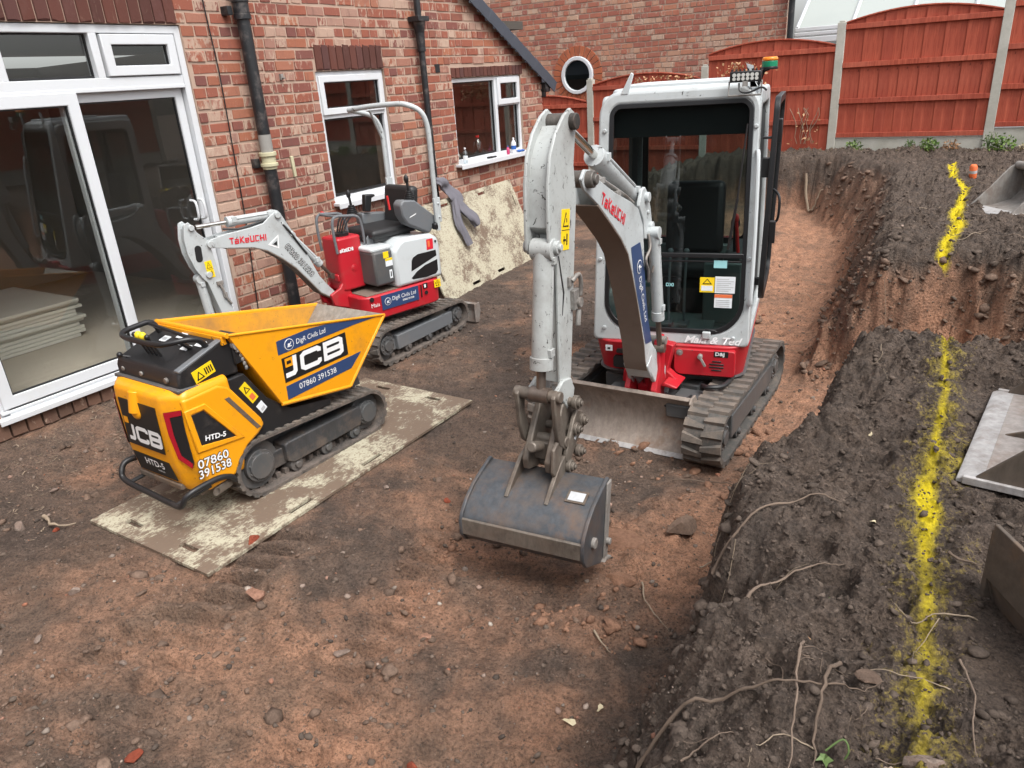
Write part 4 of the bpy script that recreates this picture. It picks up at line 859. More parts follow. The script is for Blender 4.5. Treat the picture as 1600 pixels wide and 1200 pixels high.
# cab
TX = lambda u, z: .085+(u-.085)*(1-.045*max(0, z-.65)/1.6)
def CT(u, y, z): return (TX(u, z), y+.125*(z-.65)*max(0, 1-(y-.2)/1.2), z)
cab = MB()
O = rrect(-.452, .648, .622, 2.30, (.03, .03, .15, .15), 8); I = rrect(-.368, .735, .574, 2.215, (.20, .22, .07, .07), 8)
cab.ring(O, I, lambda p, q, t: CT(p, .2+t, q), 0, .085)
for s, u0 in ((1, .622), (-1, -.452)):
    cab.ring(rrect(.272, .648, 1.40, 2.27, (.02, .05, .12, .06), 6), rrect(.36, .90 if s < 0 else .72, 1.29, 2.16, .07, 6), lambda p, q, t: CT(u0-s*t, p, q), .0, .05)
cab.ring(rrect(-.42, .648, .59, 2.27, .04, 6), rrect(-.35, 1.1, .52, 2.15, .07, 6), lambda p, q, t: CT(p, 1.40-t, q), 0, .05)
cb = turned(cab.obj('cab', 'white', EX, .022, seg=3))
b = MB(); b.prism(rrect(-.385, .405, .555, 1.40, .10, 6), 2.24, 2.312, 'z', fn=lambda p, q, t: (TX(p, 2.25), q+.02, t)); rf = turned(b.obj('cab_roof', 'whiteclean', EX, .03, seg=3))
b = MB(); b.ring(rrect(-.27, .47, .44, 1.08, .04), rrect(-.23, .51, .40, 1.04, .03), lambda p, q, t: (p, q, t), 2.295, 2.335); b.obj('roof_rail', 'whiteclean', rf, .008)
b = MB(); b.box((.085, .77, 2.316), (.66, .54, .006)); b.obj('roof_window', 'cabglass', rf, smooth=0)
for u, s in ((-.255, 1), (.545, -1)):
    b = MB(); b.prism([(u-.03*s, 2.28), (u+.02*s, 2.28), (u+.055*s if s > 0 else u-.01, 2.40), (u+.04*s if s > 0 else u-.04, 2.41)], .40, .425, 'y'); b.obj('lifting_bracket', 'whiteclean', rf, .004)
# black rubber seals and panes
b = MB(); b.ring(rrect(-.374, .729, .580, 2.221, (.205, .225, .075, .075), 8), rrect(-.345, .76, .552, 2.192, (.18, .20, .055, .055), 8), lambda p, q, t: CT(p, .194+t, q), 0, .022)
b.prism([(.36, .725), (.42, .748), (.40, .76), (.335, .765), (.32, .70), (.345, .69)], 0, 1, fn=lambda p, q, t: CT(p, .192+.02*t, q)); b.obj('window_seal', 'satin', cb, .003)
b = MB(); gp_ = rrect(-.36, .745, .566, 2.206, (.19, .21, .065, .065), 8); b.add([CT(p, .212, q) for p, q in gp_], [tuple(range(len(gp_)))]); b.obj('windscreen', 'cabglass', cb, smooth=0)
for nm, u, y0 in (('side_pane', -.43, .30),): b = MB(); g2 = rrect(.35, .89, 1.30, 2.17, .07, 6); b.add([CT(u, p, q) for p, q in g2], [tuple(range(len(g2)))]); b.obj(nm, 'cabglass2', cb, smooth=0)
b = MB(); g2 = rrect(-.36, 1.09, .53, 2.16, .07, 6); b.add([CT(p, 1.375, q) for p, q in g2], [tuple(range(len(g2)))]); b.obj('rear_pane', 'cabglass2', cb, smooth=0)
b = MB(); b.ring(rrect(-.345, 1.105, .515, 2.145, .065, 6), rrect(-.30, 1.15, .47, 2.10, .05, 6), lambda p, q, t: CT(p, 1.36-t, q), 0, .02); b.obj('rear_seal', 'satin', cb)
b = MB(); b.box(CT(.10, .208, 1.255), (.91, .035, .03), Matrix.Rotation(-.12, 3, 'X')); b.box(CT(.10, .216, 1.215), (.90, .02, .012)); b.obj('screen_bar', 'satin', cb, .004)
b = MB(); b.box(CT(.10, .29, 2.10), (.88, .02, .19), Matrix.Rotation(-.12, 3, 'X')); b.obj('dark_band', 'gasket', cb, smooth=0)  # black strip added inside so the top of the glass reads dark
b = MB(); b.box((.085, .93, 2.225), (.95, .92, .03)); b.obj('roof_lining', 'gasket', cb, smooth=0)
b = MB(); b.tube([CT(.545, .196, 2.07), CT(.505, .186, 1.62)], .006, 6); b.tube([CT(.505, .186, 1.62), CT(.46, .19, 1.30)], .010, 6); b.obj('wiper', 'satin', cb)
for u, z in ((-.405, 2.06), (.598, 2.055), (.600, 1.24), (-.412, 1.22), (-.37, .74), (.52, .71)):
    b = MB(); p = CT(u, .2, z); b.cyl(p, (p[0], p[1]-.016, p[2]), .015, .011, 12); b.obj('bolt', 'white', cb, .002)
b = MB(); b.tube(smooth_path([CT(.612, .20, 1.90), CT(.624, .165, 1.86), CT(.628, .16, 1.4), CT(.622, .165, .99), CT(.612, .20, .95)], 5), .014, 8); b.obj('grab_rail', 'whiteclean', cb)
b = MB(); b.box(CT(.345, .188, .725), (.055, .03, .05)); b.obj('catch', 'white', cb, .006)
text('lettering', 'Maia & Ted', .068, 'ink', cb, (.195, .194, .668), X_, (0, .12, 1), .35, .0018, sx=1.18, label='white script lettering reading Maia & Ted')
G = lambda u, z: CT(u, .204, z); up = (0, .125, 1)
decal('label', [([(0, 0), (.085, 0), (.085, .05), (0, .05)], 'cyan', 0)], cb, G(.372, 1.175), X_, up, label='small cyan label on the glass')
decal('label', [([(0, 0), (.095, 0), (.095, .10), (0, .10)], 'sticker', 0), ([(.015, .055), (.08, .055), (.0475, .092)], 'blackink', 1), ([(.027, .061), (.068, .061), (.0475, .084)], 'sticker', 2), ([(.01, .01), (.085, .01), (.085, .045), (.01, .045)], 'paper', 1)], cb, G(.285, 1.012), X_, up, label='yellow and white safety label on the glass')
decal('label', [([(0, 0), (.13, 0), (.13, .11), (0, .11)], 'paper', 0)]+[([(.01, .012+.013*i), (.09+.03*((i*7) % 3)/2, .012+.013*i), (.09+.03*((i*7) % 3)/2, .016+.013*i), (.01, .016+.013*i)], 'greylab', 1) for i in range(7)], cb, G(.385, 1.010), X_, up, label='white notice on the glass')
decal('label', [([(0, 0), (.115, 0), (.115, .09), (0, .09)], 'paper', 0), ([(0, .068), (.115, .068), (.115, .09), (0, .09)], 'orangelab', 1)]+[([(.01, .01+.013*i), (.1, .01+.013*i), (.1, .014+.013*i), (.01, .014+.013*i)], 'greylab', 1) for i in range(4)], cb, G(.385, .912), X_, up, label='white notice with an orange heading on the glass')
warn('warning_label', cb, G(-.022, .955), X_, up, .05, .10); decal('label', [([(0, 0), (.02, 0), (.02, .055), (0, .055)], 'paper', 0)], cb, G(.0, .89), X_, up)
text('lettering', 'DXI', .032, 'cyan', cb, G(.055, 1.045), X_, up, 0, .001)
# inside
b = MB(); b.box((.085, .82, .66), (1.0, 1.1, .03)); b.box((.085, 1.33, .88), (.95, .1, .45)); b.box((.085, .46, .70), (.55, .28, .05)); b.obj('cab_floor', 'cabfloor', cb, .006)
b = MB(); b.box((.40, .56, .92), (.26, .05, .44)); b.box((-.2, .50, .84), (.22, .04, .34)); b.obj('front_panel', 'cabfloor', cb, .01)
b = MB(); b.box((.11, .98, 1.02), (.46, .44, .12)); b.box((.11, 1.22, 1.33), (.44, .12, .56), Matrix.Rotation(-.12, 3, 'X')); b.box((.11, 1.0, .82), (.38, .36, .3)); b.obj('driver_seat', 'seat', cb, .05, seg=3)
for u in (-.24, .46): b = MB(); b.box((u, .90, 1.10), (.14, .52, .18)); b.obj('console', 'cabin', cb, .03)
for u in (-.24, .46): b = MB(); b.tube([(u, .70, 1.18), (u, .66, 1.36)], .013, 8); b.ball((u, .655, 1.40), .032, 6, 0, (1, 1, 1.5)); b.obj('joystick', 'black', cb)
for u in (.05, .16):
    b = MB(); b.tube(smooth_path([(u, .42, .72), (u, .40, .95), (u, .46, 1.22)], 5), .010, 8); b.box((u, .39, .74), (.07, .12, .02)); b.ball((u, .46, 1.24), .022, 5); b.obj('travel_lever', 'tgrey', cb, .003)
b = MB(); b.tube([(.49, .62, 1.2), (.47, .60, 1.42)], .012, 8); b.ball((.468, .598, 1.44), .02, 5, 0, (1, 1, 1.8)); b.obj('safety_lever', 'redcap', cb)
for u in (-.415, .57): b = MB(); b.tube([CT(u, 1.30, .7), CT(u, 1.30, 2.22)], .035, 4); b.obj('pillar_trim', 'cabin', cb)
# work light, beacon, open door
b = MB(); b.box((.505, .315, 2.345), (.182, .06, .062)); b.obj('light_body', 'satin', rf, .006); wl = bpy.data.objects['light_body']
for i in range(8): MB().box((.423+.0235*i, .335, 2.378), (.006, .06, .02)).obj('fin', 'black', wl)
for i in range(6): b = MB(); b.cyl((.44+.026*i, .284, 2.355), (.44+.026*i, .281, 2.355), .0115, n=10); b.cyl((.44+.026*i, .284, 2.334), (.44+.026*i, .281, 2.334), .0105, n=10); b.obj('lamp_lens', 'led', wl)
b = MB(); b.tube([(.41, .32, 2.32), (.41, .285, 2.24), (.60, .285, 2.24), (.60, .32, 2.32)], .006, 6); b.box((.505, .29, 2.305), (.03, .03, .03)); b.obj('bracket', 'pin', wl)
b = MB(); b.tube(smooth_path([(.47, .29, 2.31), (.48, .275, 2.265), (.53, .27, 2.255), (.60, .28, 2.28), (.63, .30, 2.262)], 5), .006, 6); b.obj('cable', 'hose', wl)
b = MB(); b.tube([(.565, .44, 2.28), (.60, .44, 2.37), (.632, .44, 2.38)], .012, 6); b.cyl((.632, .44, 2.375), (.632, .44, 2.39), .049, n=20); bc = b.obj('beacon', 'satin', rf, .003)
b = MB(); b.cyl((.632, .44, 2.39), (.632, .44, 2.422), .046, n=22); b.obj('beacon_base', 'green', bc, .002)
b = MB(); b.cyl((.632, .44, 2.423), (.632, .44, 2.446), .048, .044, 22); b.obj('beacon_lens', 'amber', bc, .008)
dl = lambda p, q, t: (.700-t+.10*(q-1.6)*0+(q-1.6)*.02, p+.09*(q-1.6), q)
b = MB(); b.ring(rrect(.34, .93, 1.22, 2.22, (.18, .10, .10, .08), 7), rrect(.39, .98, 1.17, 2.17, (.15, .08, .08, .06), 7), dl, 0, .035); dd = turned(b.obj('cab_door', 'satin', EX, .006))
b = MB(); g2 = rrect(.38, .97, 1.18, 2.18, .08, 6); b.add([dl(p, q, .018) for p, q in g2], [tuple(range(len(g2)))]); b.obj('door_pane', 'cabglass2', dd, smooth=0)
b = MB(); b.tube(smooth_path([dl(.42, 1.45, 0), (.742, .36, 1.48), (.745, .36, 1.62), dl(.42, 1.66, 0)], 5), .009, 8); b.box((.715, .36, 1.40), (.04, .05, .14)); b.obj('door_handle', 'satin', dd, .005); MB().box((.715, .42, 2.02), (.035, .05, .14)).obj('latch', 'satin', dd, .005)
b = MB(); b.box((.655, .40, 1.98), (.07, .03, .014)); b.box((.65, .40, 1.80), (.05, .05, .12)); b.box((.655, .40, 1.06), (.06, .04, .05)); b.obj('hinge', 'satin', dd, .004)
# rear engine cover, seen only from the sides
b = MB(); b.prism([(1.42, .655), (1.62, .655), (1.64, .9), (1.55, 1.12), (1.42, 1.15)], -.43, .60, 'x'); turned(b.obj('engine_cover', 'red', EX, .04, seg=3))
# swing post
b = MB(); b.cyl((.02, .06, .30), (.02, .06, .72), .055, n=18); b.box((.02, .12, .66), (.13, .2, .07)); b.box((.02, .12, .36), (.18, .22, .07)); b.prism([(-.06, .75), (.03, .78), (.06, .72), (.05, .50), (.10, .42), (.10, .33), (-.10, .33), (-.13, .42), (-.05, .55)], .07, .115, 'x'); b.prism([(-.06, .72), (.03, .72), (.05, .50), (.10, .42), (.10, .33), (-.10, .33), (-.13, .42), (-.05, .55)], -.115, -.075, 'x')
b.prism([(.10, .70), (.17, .69), (.125, .50), (.21, .43), (.20, .41), (.10, .42)], .06, .14, 'y'); b.prism([(-.12, .50), (-.19, .47), (-.20, .38), (-.12, .36)], .06, .14, 'y'); b.box((-.05, -.02, .30), (.26, .14, .03)); b.prism([(.14, .46), (.235, .43), (.22, .415), (.12, .43)], -.05, .16, 'y')
sw = b.obj('swing_post', 'red', EX, .008); b = MB(); pinp(b, -.13, .14, -.01, .745, .03); b.cyl((-.06, .06, .3), (-.06, .06, .34), .05, n=14); b.obj('swing_pin', 'pin', sw)
# boom
BT = [(-.175, .37), (-.15, .46), (-.05, .575), (.11, .76), (.20, .97), (.258, 1.21), (.272, 1.42), (.295, 1.57), (.37, 1.675), (.49, 1.735), (.75, 1.83), (.94, 1.915), (1.06, 1.985), (1.13, 1.995), (1.175, 1.955), (1.14, 1.90)]
BB = [(.97, 1.80), (.80, 1.675), (.65, 1.56), (.54, 1.45), (.47, 1.31), (.405, 1.17), (.32, .96), (.255, .79), (.235, .68), (.20, .60), (.10, .51), (.0, .43), (-.07, .345), (-.13, .32)]
BH = .076
b = MB()
for s in (1, -1): b.prism([(Y(f), z) for f, z in BT+BB], s*BH, s*(BH-.016), 'x')
mid = BB[:9]; tp = BT[4:13]
b.prism([(Y(f), z) for f, z in BT[4:12]+[(.90, 1.80)]+BB[1:9]], -.062, .062, 'x')
boom = b.obj('boom', 'white', EX, .004)
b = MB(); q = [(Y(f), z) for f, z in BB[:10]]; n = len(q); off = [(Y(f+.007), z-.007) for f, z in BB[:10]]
b.prism(q+off[::-1], -BH+.0, BH-.0, 'x'); b.obj('boom_underplate', 'under', boom, .002)  # underside colour holds both the mud film and the shade there
b = MB()
for s in (1, -1):  # flared foot
    vs = [(s*BH, Y(.225), .66), (s*BH, Y(.13), .77), (s*.105, Y(.0), .62), (s*.124, Y(-.10), .485), (s*.124, Y(-.155), .39), (s*.124, Y(-.11), .30), (s*.110, Y(.01), .375), (s*.095, Y(.12), .50)]
    iv = [(v[0]-s*.03, v[1], v[2]) for v in vs]; b.add(vs+iv, [tuple(range(8)), tuple(range(15, 7, -1))]+[(i, i+8, (i+1) % 8+8, (i+1) % 8) for i in range(8)])
b.box((0, Y(.14), .60), (.17, .10, .14), Matrix.Rotation(.6, 3, 'X')); b.obj('boom_foot', 'white', boom, .008)
b = MB(); pinp(b, -.135, .135, Y(-.125), .375, .028); b.obj('foot_pin', 'pin', boom, .004)
LG = [(.36, 1.69), (.31, 1.775), (.26, 1.785), (.20, 1.735), (.155, 1.64), (.13, 1.555), (.14, 1.49), (.20, 1.46), (.27, 1.48), (.285, 1.6)]
b = MB()
for s in (.066, -.066): b.prism([(Y(f), z) for f, z in LG], s-.011, s+.011, 'x')
b.obj('boom_lug', 'white', boom, .005)
b = MB(); pinp(b, -.10, .10, Y(.245), 1.722, .030); pinp(b, -.095, .098, Y(.17), 1.535, .030); pinp(b, .07, .088, Y(.215), 1.63, .012); b.obj('lug_pin', 'white', boom, .004)
b = MB(); pinp(b, -.115, .115, Y(1.10), 1.945, .042); pinp(b, -.085, .13, Y(1.10), 1.945, .026); b.obj('elbow_pin', 'grease', boom, .005)
b = MB(); b.tube(smooth_path([(.085, Y(.22), 1.50), (.10, Y(.23), 1.42), (.098, Y(.30), 1.36), (.095, Y(.25), 1.28), (.09, Y(.23), 1.2)], 5), .009, 6); b.tube(smooth_path([(.085, Y(.17), 1.5), (.105, Y(.12), 1.44), (.11, Y(.16), 1.35), (.1, Y(.19), 1.25)], 5), .008, 6); b.tube(smooth_path([(-.03, Y(.9), 1.96), (-.03, Y(.7), 1.88), (-.03, Y(.45), 1.78), (-.03, Y(.3), 1.72), (-.03, Y(.2), 1.5), (-.03, Y(.2), 1.1), (-.03, Y(.05), .75)], 6), .010, 6); b.tube(smooth_path([(.03, Y(.95), 1.96), (.03, Y(.75), 1.88), (.03, Y(.5), 1.78), (.03, Y(.33), 1.70)], 6), .010, 6); b.box((.0, Y(.88), 1.905), (.12, .1, .03)); b.box((0, Y(.62), 1.80), (.11, .06, .03))
b.obj('boom_pipe', 'pin', boom, .002)
ram(boom, (Y(.245), 1.722), (Y(1.215), 2.225), 0, .050, .022, .60, 'arm_ram', 'white')
ram(boom, (Y(.185), 1.50), (Y(.04), .70), .105, .036, .018, .72, 'boom_ram', 'white', 'dullrod')
Bn = BH+.0004; YV = lambda f, z: (Bn, Y(f), z)
dv = Vector((0, Y(.587)-Y(.928), 1.622-1.805)); takeuchi(boom, 'redink', YV(.945, 1.803), dv, (0, .45, .9), .066, 1.06, .17)
nv = [(.50, 1.475), (.345, 1.475), (.262, 1.28), (.247, 1.16), (.20, .965), (.125, .775), (.240, .79), (.325, .99), (.41, 1.19), (.462, 1.32)]
b = MB(); b.add([(Bn+.0012, Y(f), z) for f, z in nv]+[(Bn-.002, Y(f), z) for f, z in nv], [tuple(range(10))]+[(i, i+10, (i+1) % 10+10, (i+1) % 10) for i in range(10)]); b.obj('navy_sticker', 'navy', boom, smooth=0)
tv = Vector((0, Y(.245)-Y(.36), .93-1.25)); text('lettering', 'DigR Civils Ltd', .060, 'ink', boom, YV(.372, 1.262), tv, (0, .95, -.3), .15, 0, sx=.93, lev=1.2); badge(boom, YV(.365, 1.33), .042, (0, Y(-.6), -.8), (0, .8, -.6))
# dipper arm
AR = [(1.19, 2.215), (1.205, 2.262), (1.25, 2.285), (1.32, 2.258), (1.41, 2.19), (1.475, 2.10), (1.51, 1.975), (1.525, 1.77), (1.525, 1.68), (1.505, 1.655), (1.475, 1.655), (1.452, 1.68), (1.455, 1.55), (1.47, 1.2), (1.478, .98), (1.47, .90), (1.43, .86), (1.38, .87), (1.355, .93), (1.345, 1.0), (1.30, 1.30), (1.25, 1.66), (1.215, 1.88), (1.235, 2.03), (1.215, 2.12)]
b = MB()
for s in (1, -1): b.prism([(Y(f), z) for f, z in AR], s*.066, s*.050, 'x')
IN = [(1.235, 2.20), (1.31, 2.215), (1.385, 2.155), (1.445, 2.08), (1.48, 1.965), (1.495, 1.78), (1.435, 1.74), (1.44, 1.55), (1.46, 1.2), (1.462, 1.0), (1.375, 1.0), (1.315, 1.3), (1.265, 1.66), (1.235, 1.88), (1.25, 2.03), (1.235, 2.12)]
b.prism([(Y(f), z) for f, z in IN], -.055, .055, 'x'); arm = b.obj('dipper_arm', 'arm_grey', EX, .004)
b = MB()
for s in (.073, -.073): b.prism([(Y(f), z) for f, z in ((1.38, 1.0), (1.47, 1.02), (1.56, .985), (1.585, .94), (1.55, .905), (1.50, .93), (1.44, .85), (1.37, .86), (1.345, .93))], s-.011, s+.011, 'x')
b.obj('knuckle', 'arm_grey', arm, .006)
for a_ in ((-.088, .095, Y(1.245), 2.225, .038), (-.10, .105, Y(1.10), 1.945, .036)): b = MB(); pinp(b, *a_); b.obj('arm_pin', 'grease', arm, .004)
b = MB(); pinp(b, -.085, .092, Y(1.478), 1.69, .032); pinp(b, .09, .105, Y(1.478), 1.69, .017); b.obj('ram_pin', 'arm_grey', arm, .003)
warn('warning_label', arm, (.0667, Y(1.412), 1.66), (0, 1, -.14), (0, .17, 1), .088, .19)
b = MB(); b.box((.075, Y(1.29), 1.39), (.03, .07, .10)); b.cyl((.07, Y(1.275), 1.37), (.105, Y(1.275), 1.37), .026, n=12); b.tube(smooth_path([(.08, Y(1.33), 1.49), (.095, Y(1.28), 1.515), (.095, Y(1.255), 1.46), (.09, Y(1.26), 1.40)], 4), .012, 8); b.tube([(.085, Y(1.27), 1.33), (.085, Y(1.285), 1.25)], .014, 8); b.box((.07, Y(1.34), 1.49), (.02, .03, .05)); b.obj('valve', 'pin', arm, .003)
b = MB(); b.tube(smooth_path([(.02, Y(1.47), 1.62), (.025, Y(1.46), 1.5), (.025, Y(1.49), 1.3), (.03, Y(1.5), 1.18)], 5), .011, 6); b.tube([(.06, Y(1.44), 1.64), (.062, Y(1.40), 1.45), (.055, Y(1.44), 1.25)], .009, 6); b.obj('hose', 'hose', arm)
ram(arm, (Y(1.49), 1.68), (Y(1.60), .985), .018, .050, .024, .80, 'bucket_ram', 'arm_grey', 'dullrod')
# bucket linkage and quick hitch
lk = MB()
for s in (.10, -.10): lk.prism([(Y(f), z) for f, z in ((1.64, .99), (1.60, 1.02), (1.56, .99), (1.58, .88), (1.54, .76), (1.50, .70), (1.54, .67), (1.60, .72), (1.63, .82))], s-.012, s+.012, 'x')
b = lk; pinp(b, -.125, .13, Y(1.60), .985, .03); pinp(b, -.12, .12, Y(1.53), .71, .028); link = b.obj('link_arm', 'casting', EX, .005)
hb = MB()
for s in (.062, -.062): hb.prism([(Y(f), z) for f, z in ((1.36, .90), (1.43, .93), (1.49, .88), (1.60, .73), (1.66, .64), (1.65, .58), (1.55, .55), (1.44, .60), (1.38, .64), (1.36, .72))], s-.018, s+.018, 'x')
hb.box((0, Y(1.52), .66), (.12, .12, .10)); hb.cyl((0, Y(1.60), .70), (0, Y(1.70), .74), .028, n=12); hitch = hb.obj('quick_hitch', 'casting', EX, .008)
b = MB(); b.prism([(Y(f), z) for f, z in ((1.44, .80), (1.40, .835), (1.33, .80), (1.30, .74), (1.33, .70), (1.42, .66), (1.50, .58), (1.545, .60), (1.54, .66))], .095, .12, 'x'); b.prism([(Y(f), z) for f, z in ((1.66, .72), (1.61, .745), (1.56, .70), (1.60, .58), (1.65, .55), (1.68, .60))], .088, .108, 'x'); b.obj('hitch_link', 'casting', hitch, .006)
b = MB()
for f, z, r in ((1.36, .76, .028), (1.43, .74, .027), (1.40, .60, .027), (1.52, .57, .027), (1.42, .885, .030)): pinp(b, -.12, .15, Y(f), z, r*.8); pinp(b, .11, .135, Y(f), z, r*1.25); pinp(b, .15, .16, Y(f), z, r*.45)
b.obj('hitch_pin', 'casting', hitch, .003)
decal('label', [([(0, 0), (.07, 0), (.07, .02), (0, .02)], 'greylab', 0)], hitch, (.1208, Y(1.44), .68), (0, 1, .9), (0, -.9, 1))
BK = Matrix.Translation((0, Y(1.70), .36)) @ Matrix.Rotation(R(2.5), 4, 'Z') @ Matrix.Translation((0, -Y(1.70), -.36))
def bkobj(b, nm, mat, par, bev=.003):
    b.v = [tuple(BK @ Vector(v)) for v in b.v]; return b.obj(nm, mat, par, bev)
SH = [(1.545, .545), (1.66, .525), (1.76, .495), (1.83, .455), (1.885, .405), (1.905, .375), (1.91, .30), (1.885, .255), (1.84, .23), (1.70, .155), (1.665, .145)]
INN = [(f-.012*(1 if i > 2 else .3), z-.014 if i < 6 else z+.016) for i, (f, z) in enumerate(SH)]
b = MB().prism([(Y(f), z) for f, z in SH]+[(Y(f), z) for f, z in INN[::-1]], -.310, .338, 'x'); bk = bkobj(b, 'bucket', 'bucket', EX)
for u in (-.316, .344):
    b = MB().prism([(Y(f), z) for f, z in ((1.56, .565), (1.66, .54), (1.765, .51), (1.845, .465), (1.90, .415), (1.922, .375), (1.925, .30), (1.89, .245), (1.70, .145), (1.655, .135), (1.62, .18), (1.56, .48), (1.545, .55))], u-.009, u+.009, 'x'); bkobj(b, 'side_plate', 'bucket', bk)
b = MB().prism([(Y(f), z) for f, z in ((1.545, .55), (1.60, .548), (1.675, .15), (1.63, .14))], .353, .364, 'x'); bkobj(b, 'side_cutter', 'gbucket', bk)
b = MB(); pinp(b, .345, .37, Y(1.80), .33, .028); pinp(b, .345, .385, Y(1.635), .24, .018); bkobj(b, 'boss', 'gbucket', bk, .004)
b = MB().prism([(Y(f), z) for f, z in ((1.918, .385), (1.922, .30), (1.91, .295), (1.905, .39))], -.310, .338, 'x'); bkobj(b, 'wear_strip', 'casting', bk)
b = MB().prism([(Y(f), z) for f, z in ((1.70, .152), (1.66, .142), (1.60, .118), (1.60, .132), (1.66, .158))], -.310, .375, 'x'); bkobj(b, 'cutting_edge', 'gbucket', bk)
for u in (-.115, .105):
    b = MB().prism([(Y(f), z) for f, z in ((1.50, .53), (1.44, .63), (1.42, .58), (1.38, .61), (1.40, .66), (1.52, .64), (1.60, .62), (1.72, .54), (1.79, .485), (1.76, .47), (1.6, .53))], u-.011, u+.011, 'x'); bkobj(b, 'ear', 'casting', bk)
# rating plate on the shell
P0 = BK @ Vector((.19, Y(1.752), .503)); decal('rating_plate', [([(0, 0), (.105, 0), (.105, .078), (0, .078)], 'bucket2', 0), ([(.012, .012), (.093, .012), (.093, .066), (.012, .066)], 'greylab', 1)], bk, P0, (1, .04, 0), (0, 1, .34), label='square pale rating plate')

# ------------------------------------------------------------------ the small open digger by the wall
TB = thing('micro_excavator', 'small open-seat digger with a roll hoop, red base and pale arm beside the house wall', 'mini digger', (-4.65, 5.05, .13), R(-13))
def und2(o): o.rotation_euler = (0, 0, R(13)); return o
und2(track(TB, .185, .365, -.455, .175, .60, .155, 38, .018, .015, 'rubber', 'tgrey', 1)); und2(track(TB, -.365, -.185, -.455, .175, .60, .155, 38, .018, .015, 'rubber', 'tgrey', -1))
for nm in ('track',): pass
b = MB(); b.box((0, .05, .24), (.38, .7, .14)); b.cyl((0, 0, .3), (0, 0, .42), .22, n=24)
for s in (-.12, .12): b.box((s, .68, .16), (.05, .40, .05))
und2(b.obj('undercarriage', 'frame', TB, .01))
b = MB(); b.prism([(.86, .19), (.89, .20), (.92, .11), (.88, .0), (.85, .0), (.885, .11)], -.37, .37, 'x'); b.prism([(.84, .19), (.92, .20), (.94, .10), (.90, -.005), (.84, .0)], .37, .382, 'x'); und2(b.obj('dozer_blade', 'gbucket', TB, .004))
sk = skirt(-.36, .36, -.50, .405, (.10, .10, .16, .16), .405, .625, .985).obj('skirt', 'red', TB, .014)
b = MB(); b.box((.08, -.26, .629), (.5, .38, .006)); b.obj('foot_plate', 'under', sk, smooth=0)
S = (.361+.0015); Yv, Zv = (0, 1, 0), (0, 0, 1)
decal('navy_sticker', [([(0, 0), (.41, 0), (.41, .13), (0, .13)], 'navy', 0)], sk, (S, -.325, .482), Yv, Zv); text('lettering', 'DigR Civils Ltd', .050, 'ink', sk, (S+.001, -.215, .547), Yv, Zv, .12, sx=.88, lev=1.5); text('lettering', '07860 391538', .022, 'ink', sk, (S+.001, -.10, .515), Yv, Zv, 0, .0006, lev=1.5); badge(sk, (S+.001, -.262, .55), .034, Yv, Zv)
text('lettering', 'Maia', .05, 'ink', sk, (S-.001, -.44, .53), Yv, Zv, 0, 0, lev=2)
warn('warning_label', sk, (S, .275, .545), Yv, Zv, .075, .072)
b = MB(); b.box((S, .12, .55), (.004, .012, .11)); b.obj('slot', 'gasket', sk)
decal('label', [([(0, 0), (.05, 0), (.05, .05), (0, .05)], 'blackink', 0), ([(.01, .01), (.03, .01), (.03, .04), (.01, .04)], 'ink', 1)], sk, (S, .145, .565), Yv, Zv)
b = MB(); pinp(b, S-.01, S+.003, .175, .525, .018); pinp(b, S-.01, S+.003, -.42, .60, .02); b.obj('recess', 'gasket', sk)
cvr = MB().prism([(-.125, .63), (-.13, .96), (-.06, 1.03), (.0, 1.055), (.30, 1.045), (.385, 1.0), (.40, .92), (.40, .63)], -.34, .352, 'x').obj('engine_cover', 'whiteclean', TB, .035, seg=3)
V1 = [(.056, .842), (.075, .868), (.131, .889), (.34, .889), (.343, .835), (.042, .75)]; V2 = [(.348, .80), (.345, .70), (.32, .672), (.2, .664), (.05, .676), (.035, .69), (.10, .735), (.20, .775)]
for v in (V1, V2): decal('vent', [(v, 'satin', 0)], cvr, (.3525, 0, 0), Yv, Zv)
decal('label', [([(.24, .905), (.315, .905), (.318, .998), (.245, 1.0)], 'redink', 0), ([(.255, .93), (.28, .93), (.28, .985), (.255, .985)], 'orangelab', 1)], cvr, (.3525, 0, 0), Yv, Zv, label='red safety label')
b = MB(); pinp(b, .35, .357, .345, .965, .011); b.obj('lock', 'satin', cvr)
gp2 = MB().box((.0, -.225, .835), (.66, .20, .30)).obj('side_panel', 'frame', TB, .02)
decal('label', [([(0, 0), (.055, 0), (.055, .055), (0, .055)], 'sticker', 0)], gp2, (.331, -.225, .92), Yv, Zv, label='small yellow label'); decal('label', [([(0, 0), (.075, 0), (.075, .07), (0, .07)], 'paper', 0), ([(0, .05), (.075, .05), (.075, .07), (0, .07)], 'sticker', 1)], gp2, (.331, -.21, .845), Yv, Zv, label='white and yellow label'); decal('label', [([(0, 0), (.03, 0), (.03, .075), (0, .075)], 'paper', 0), ([(.01, .015), (.02, .015), (.02, .06), (.01, .06)], 'blackink', 1)], gp2, (.331, -.18, .735), Yv, Zv, label='narrow white label')
MB().box((.0, -.22, 1.0), (.62, .22, .05)).obj('deck', 'whiteclean', TB, .02)
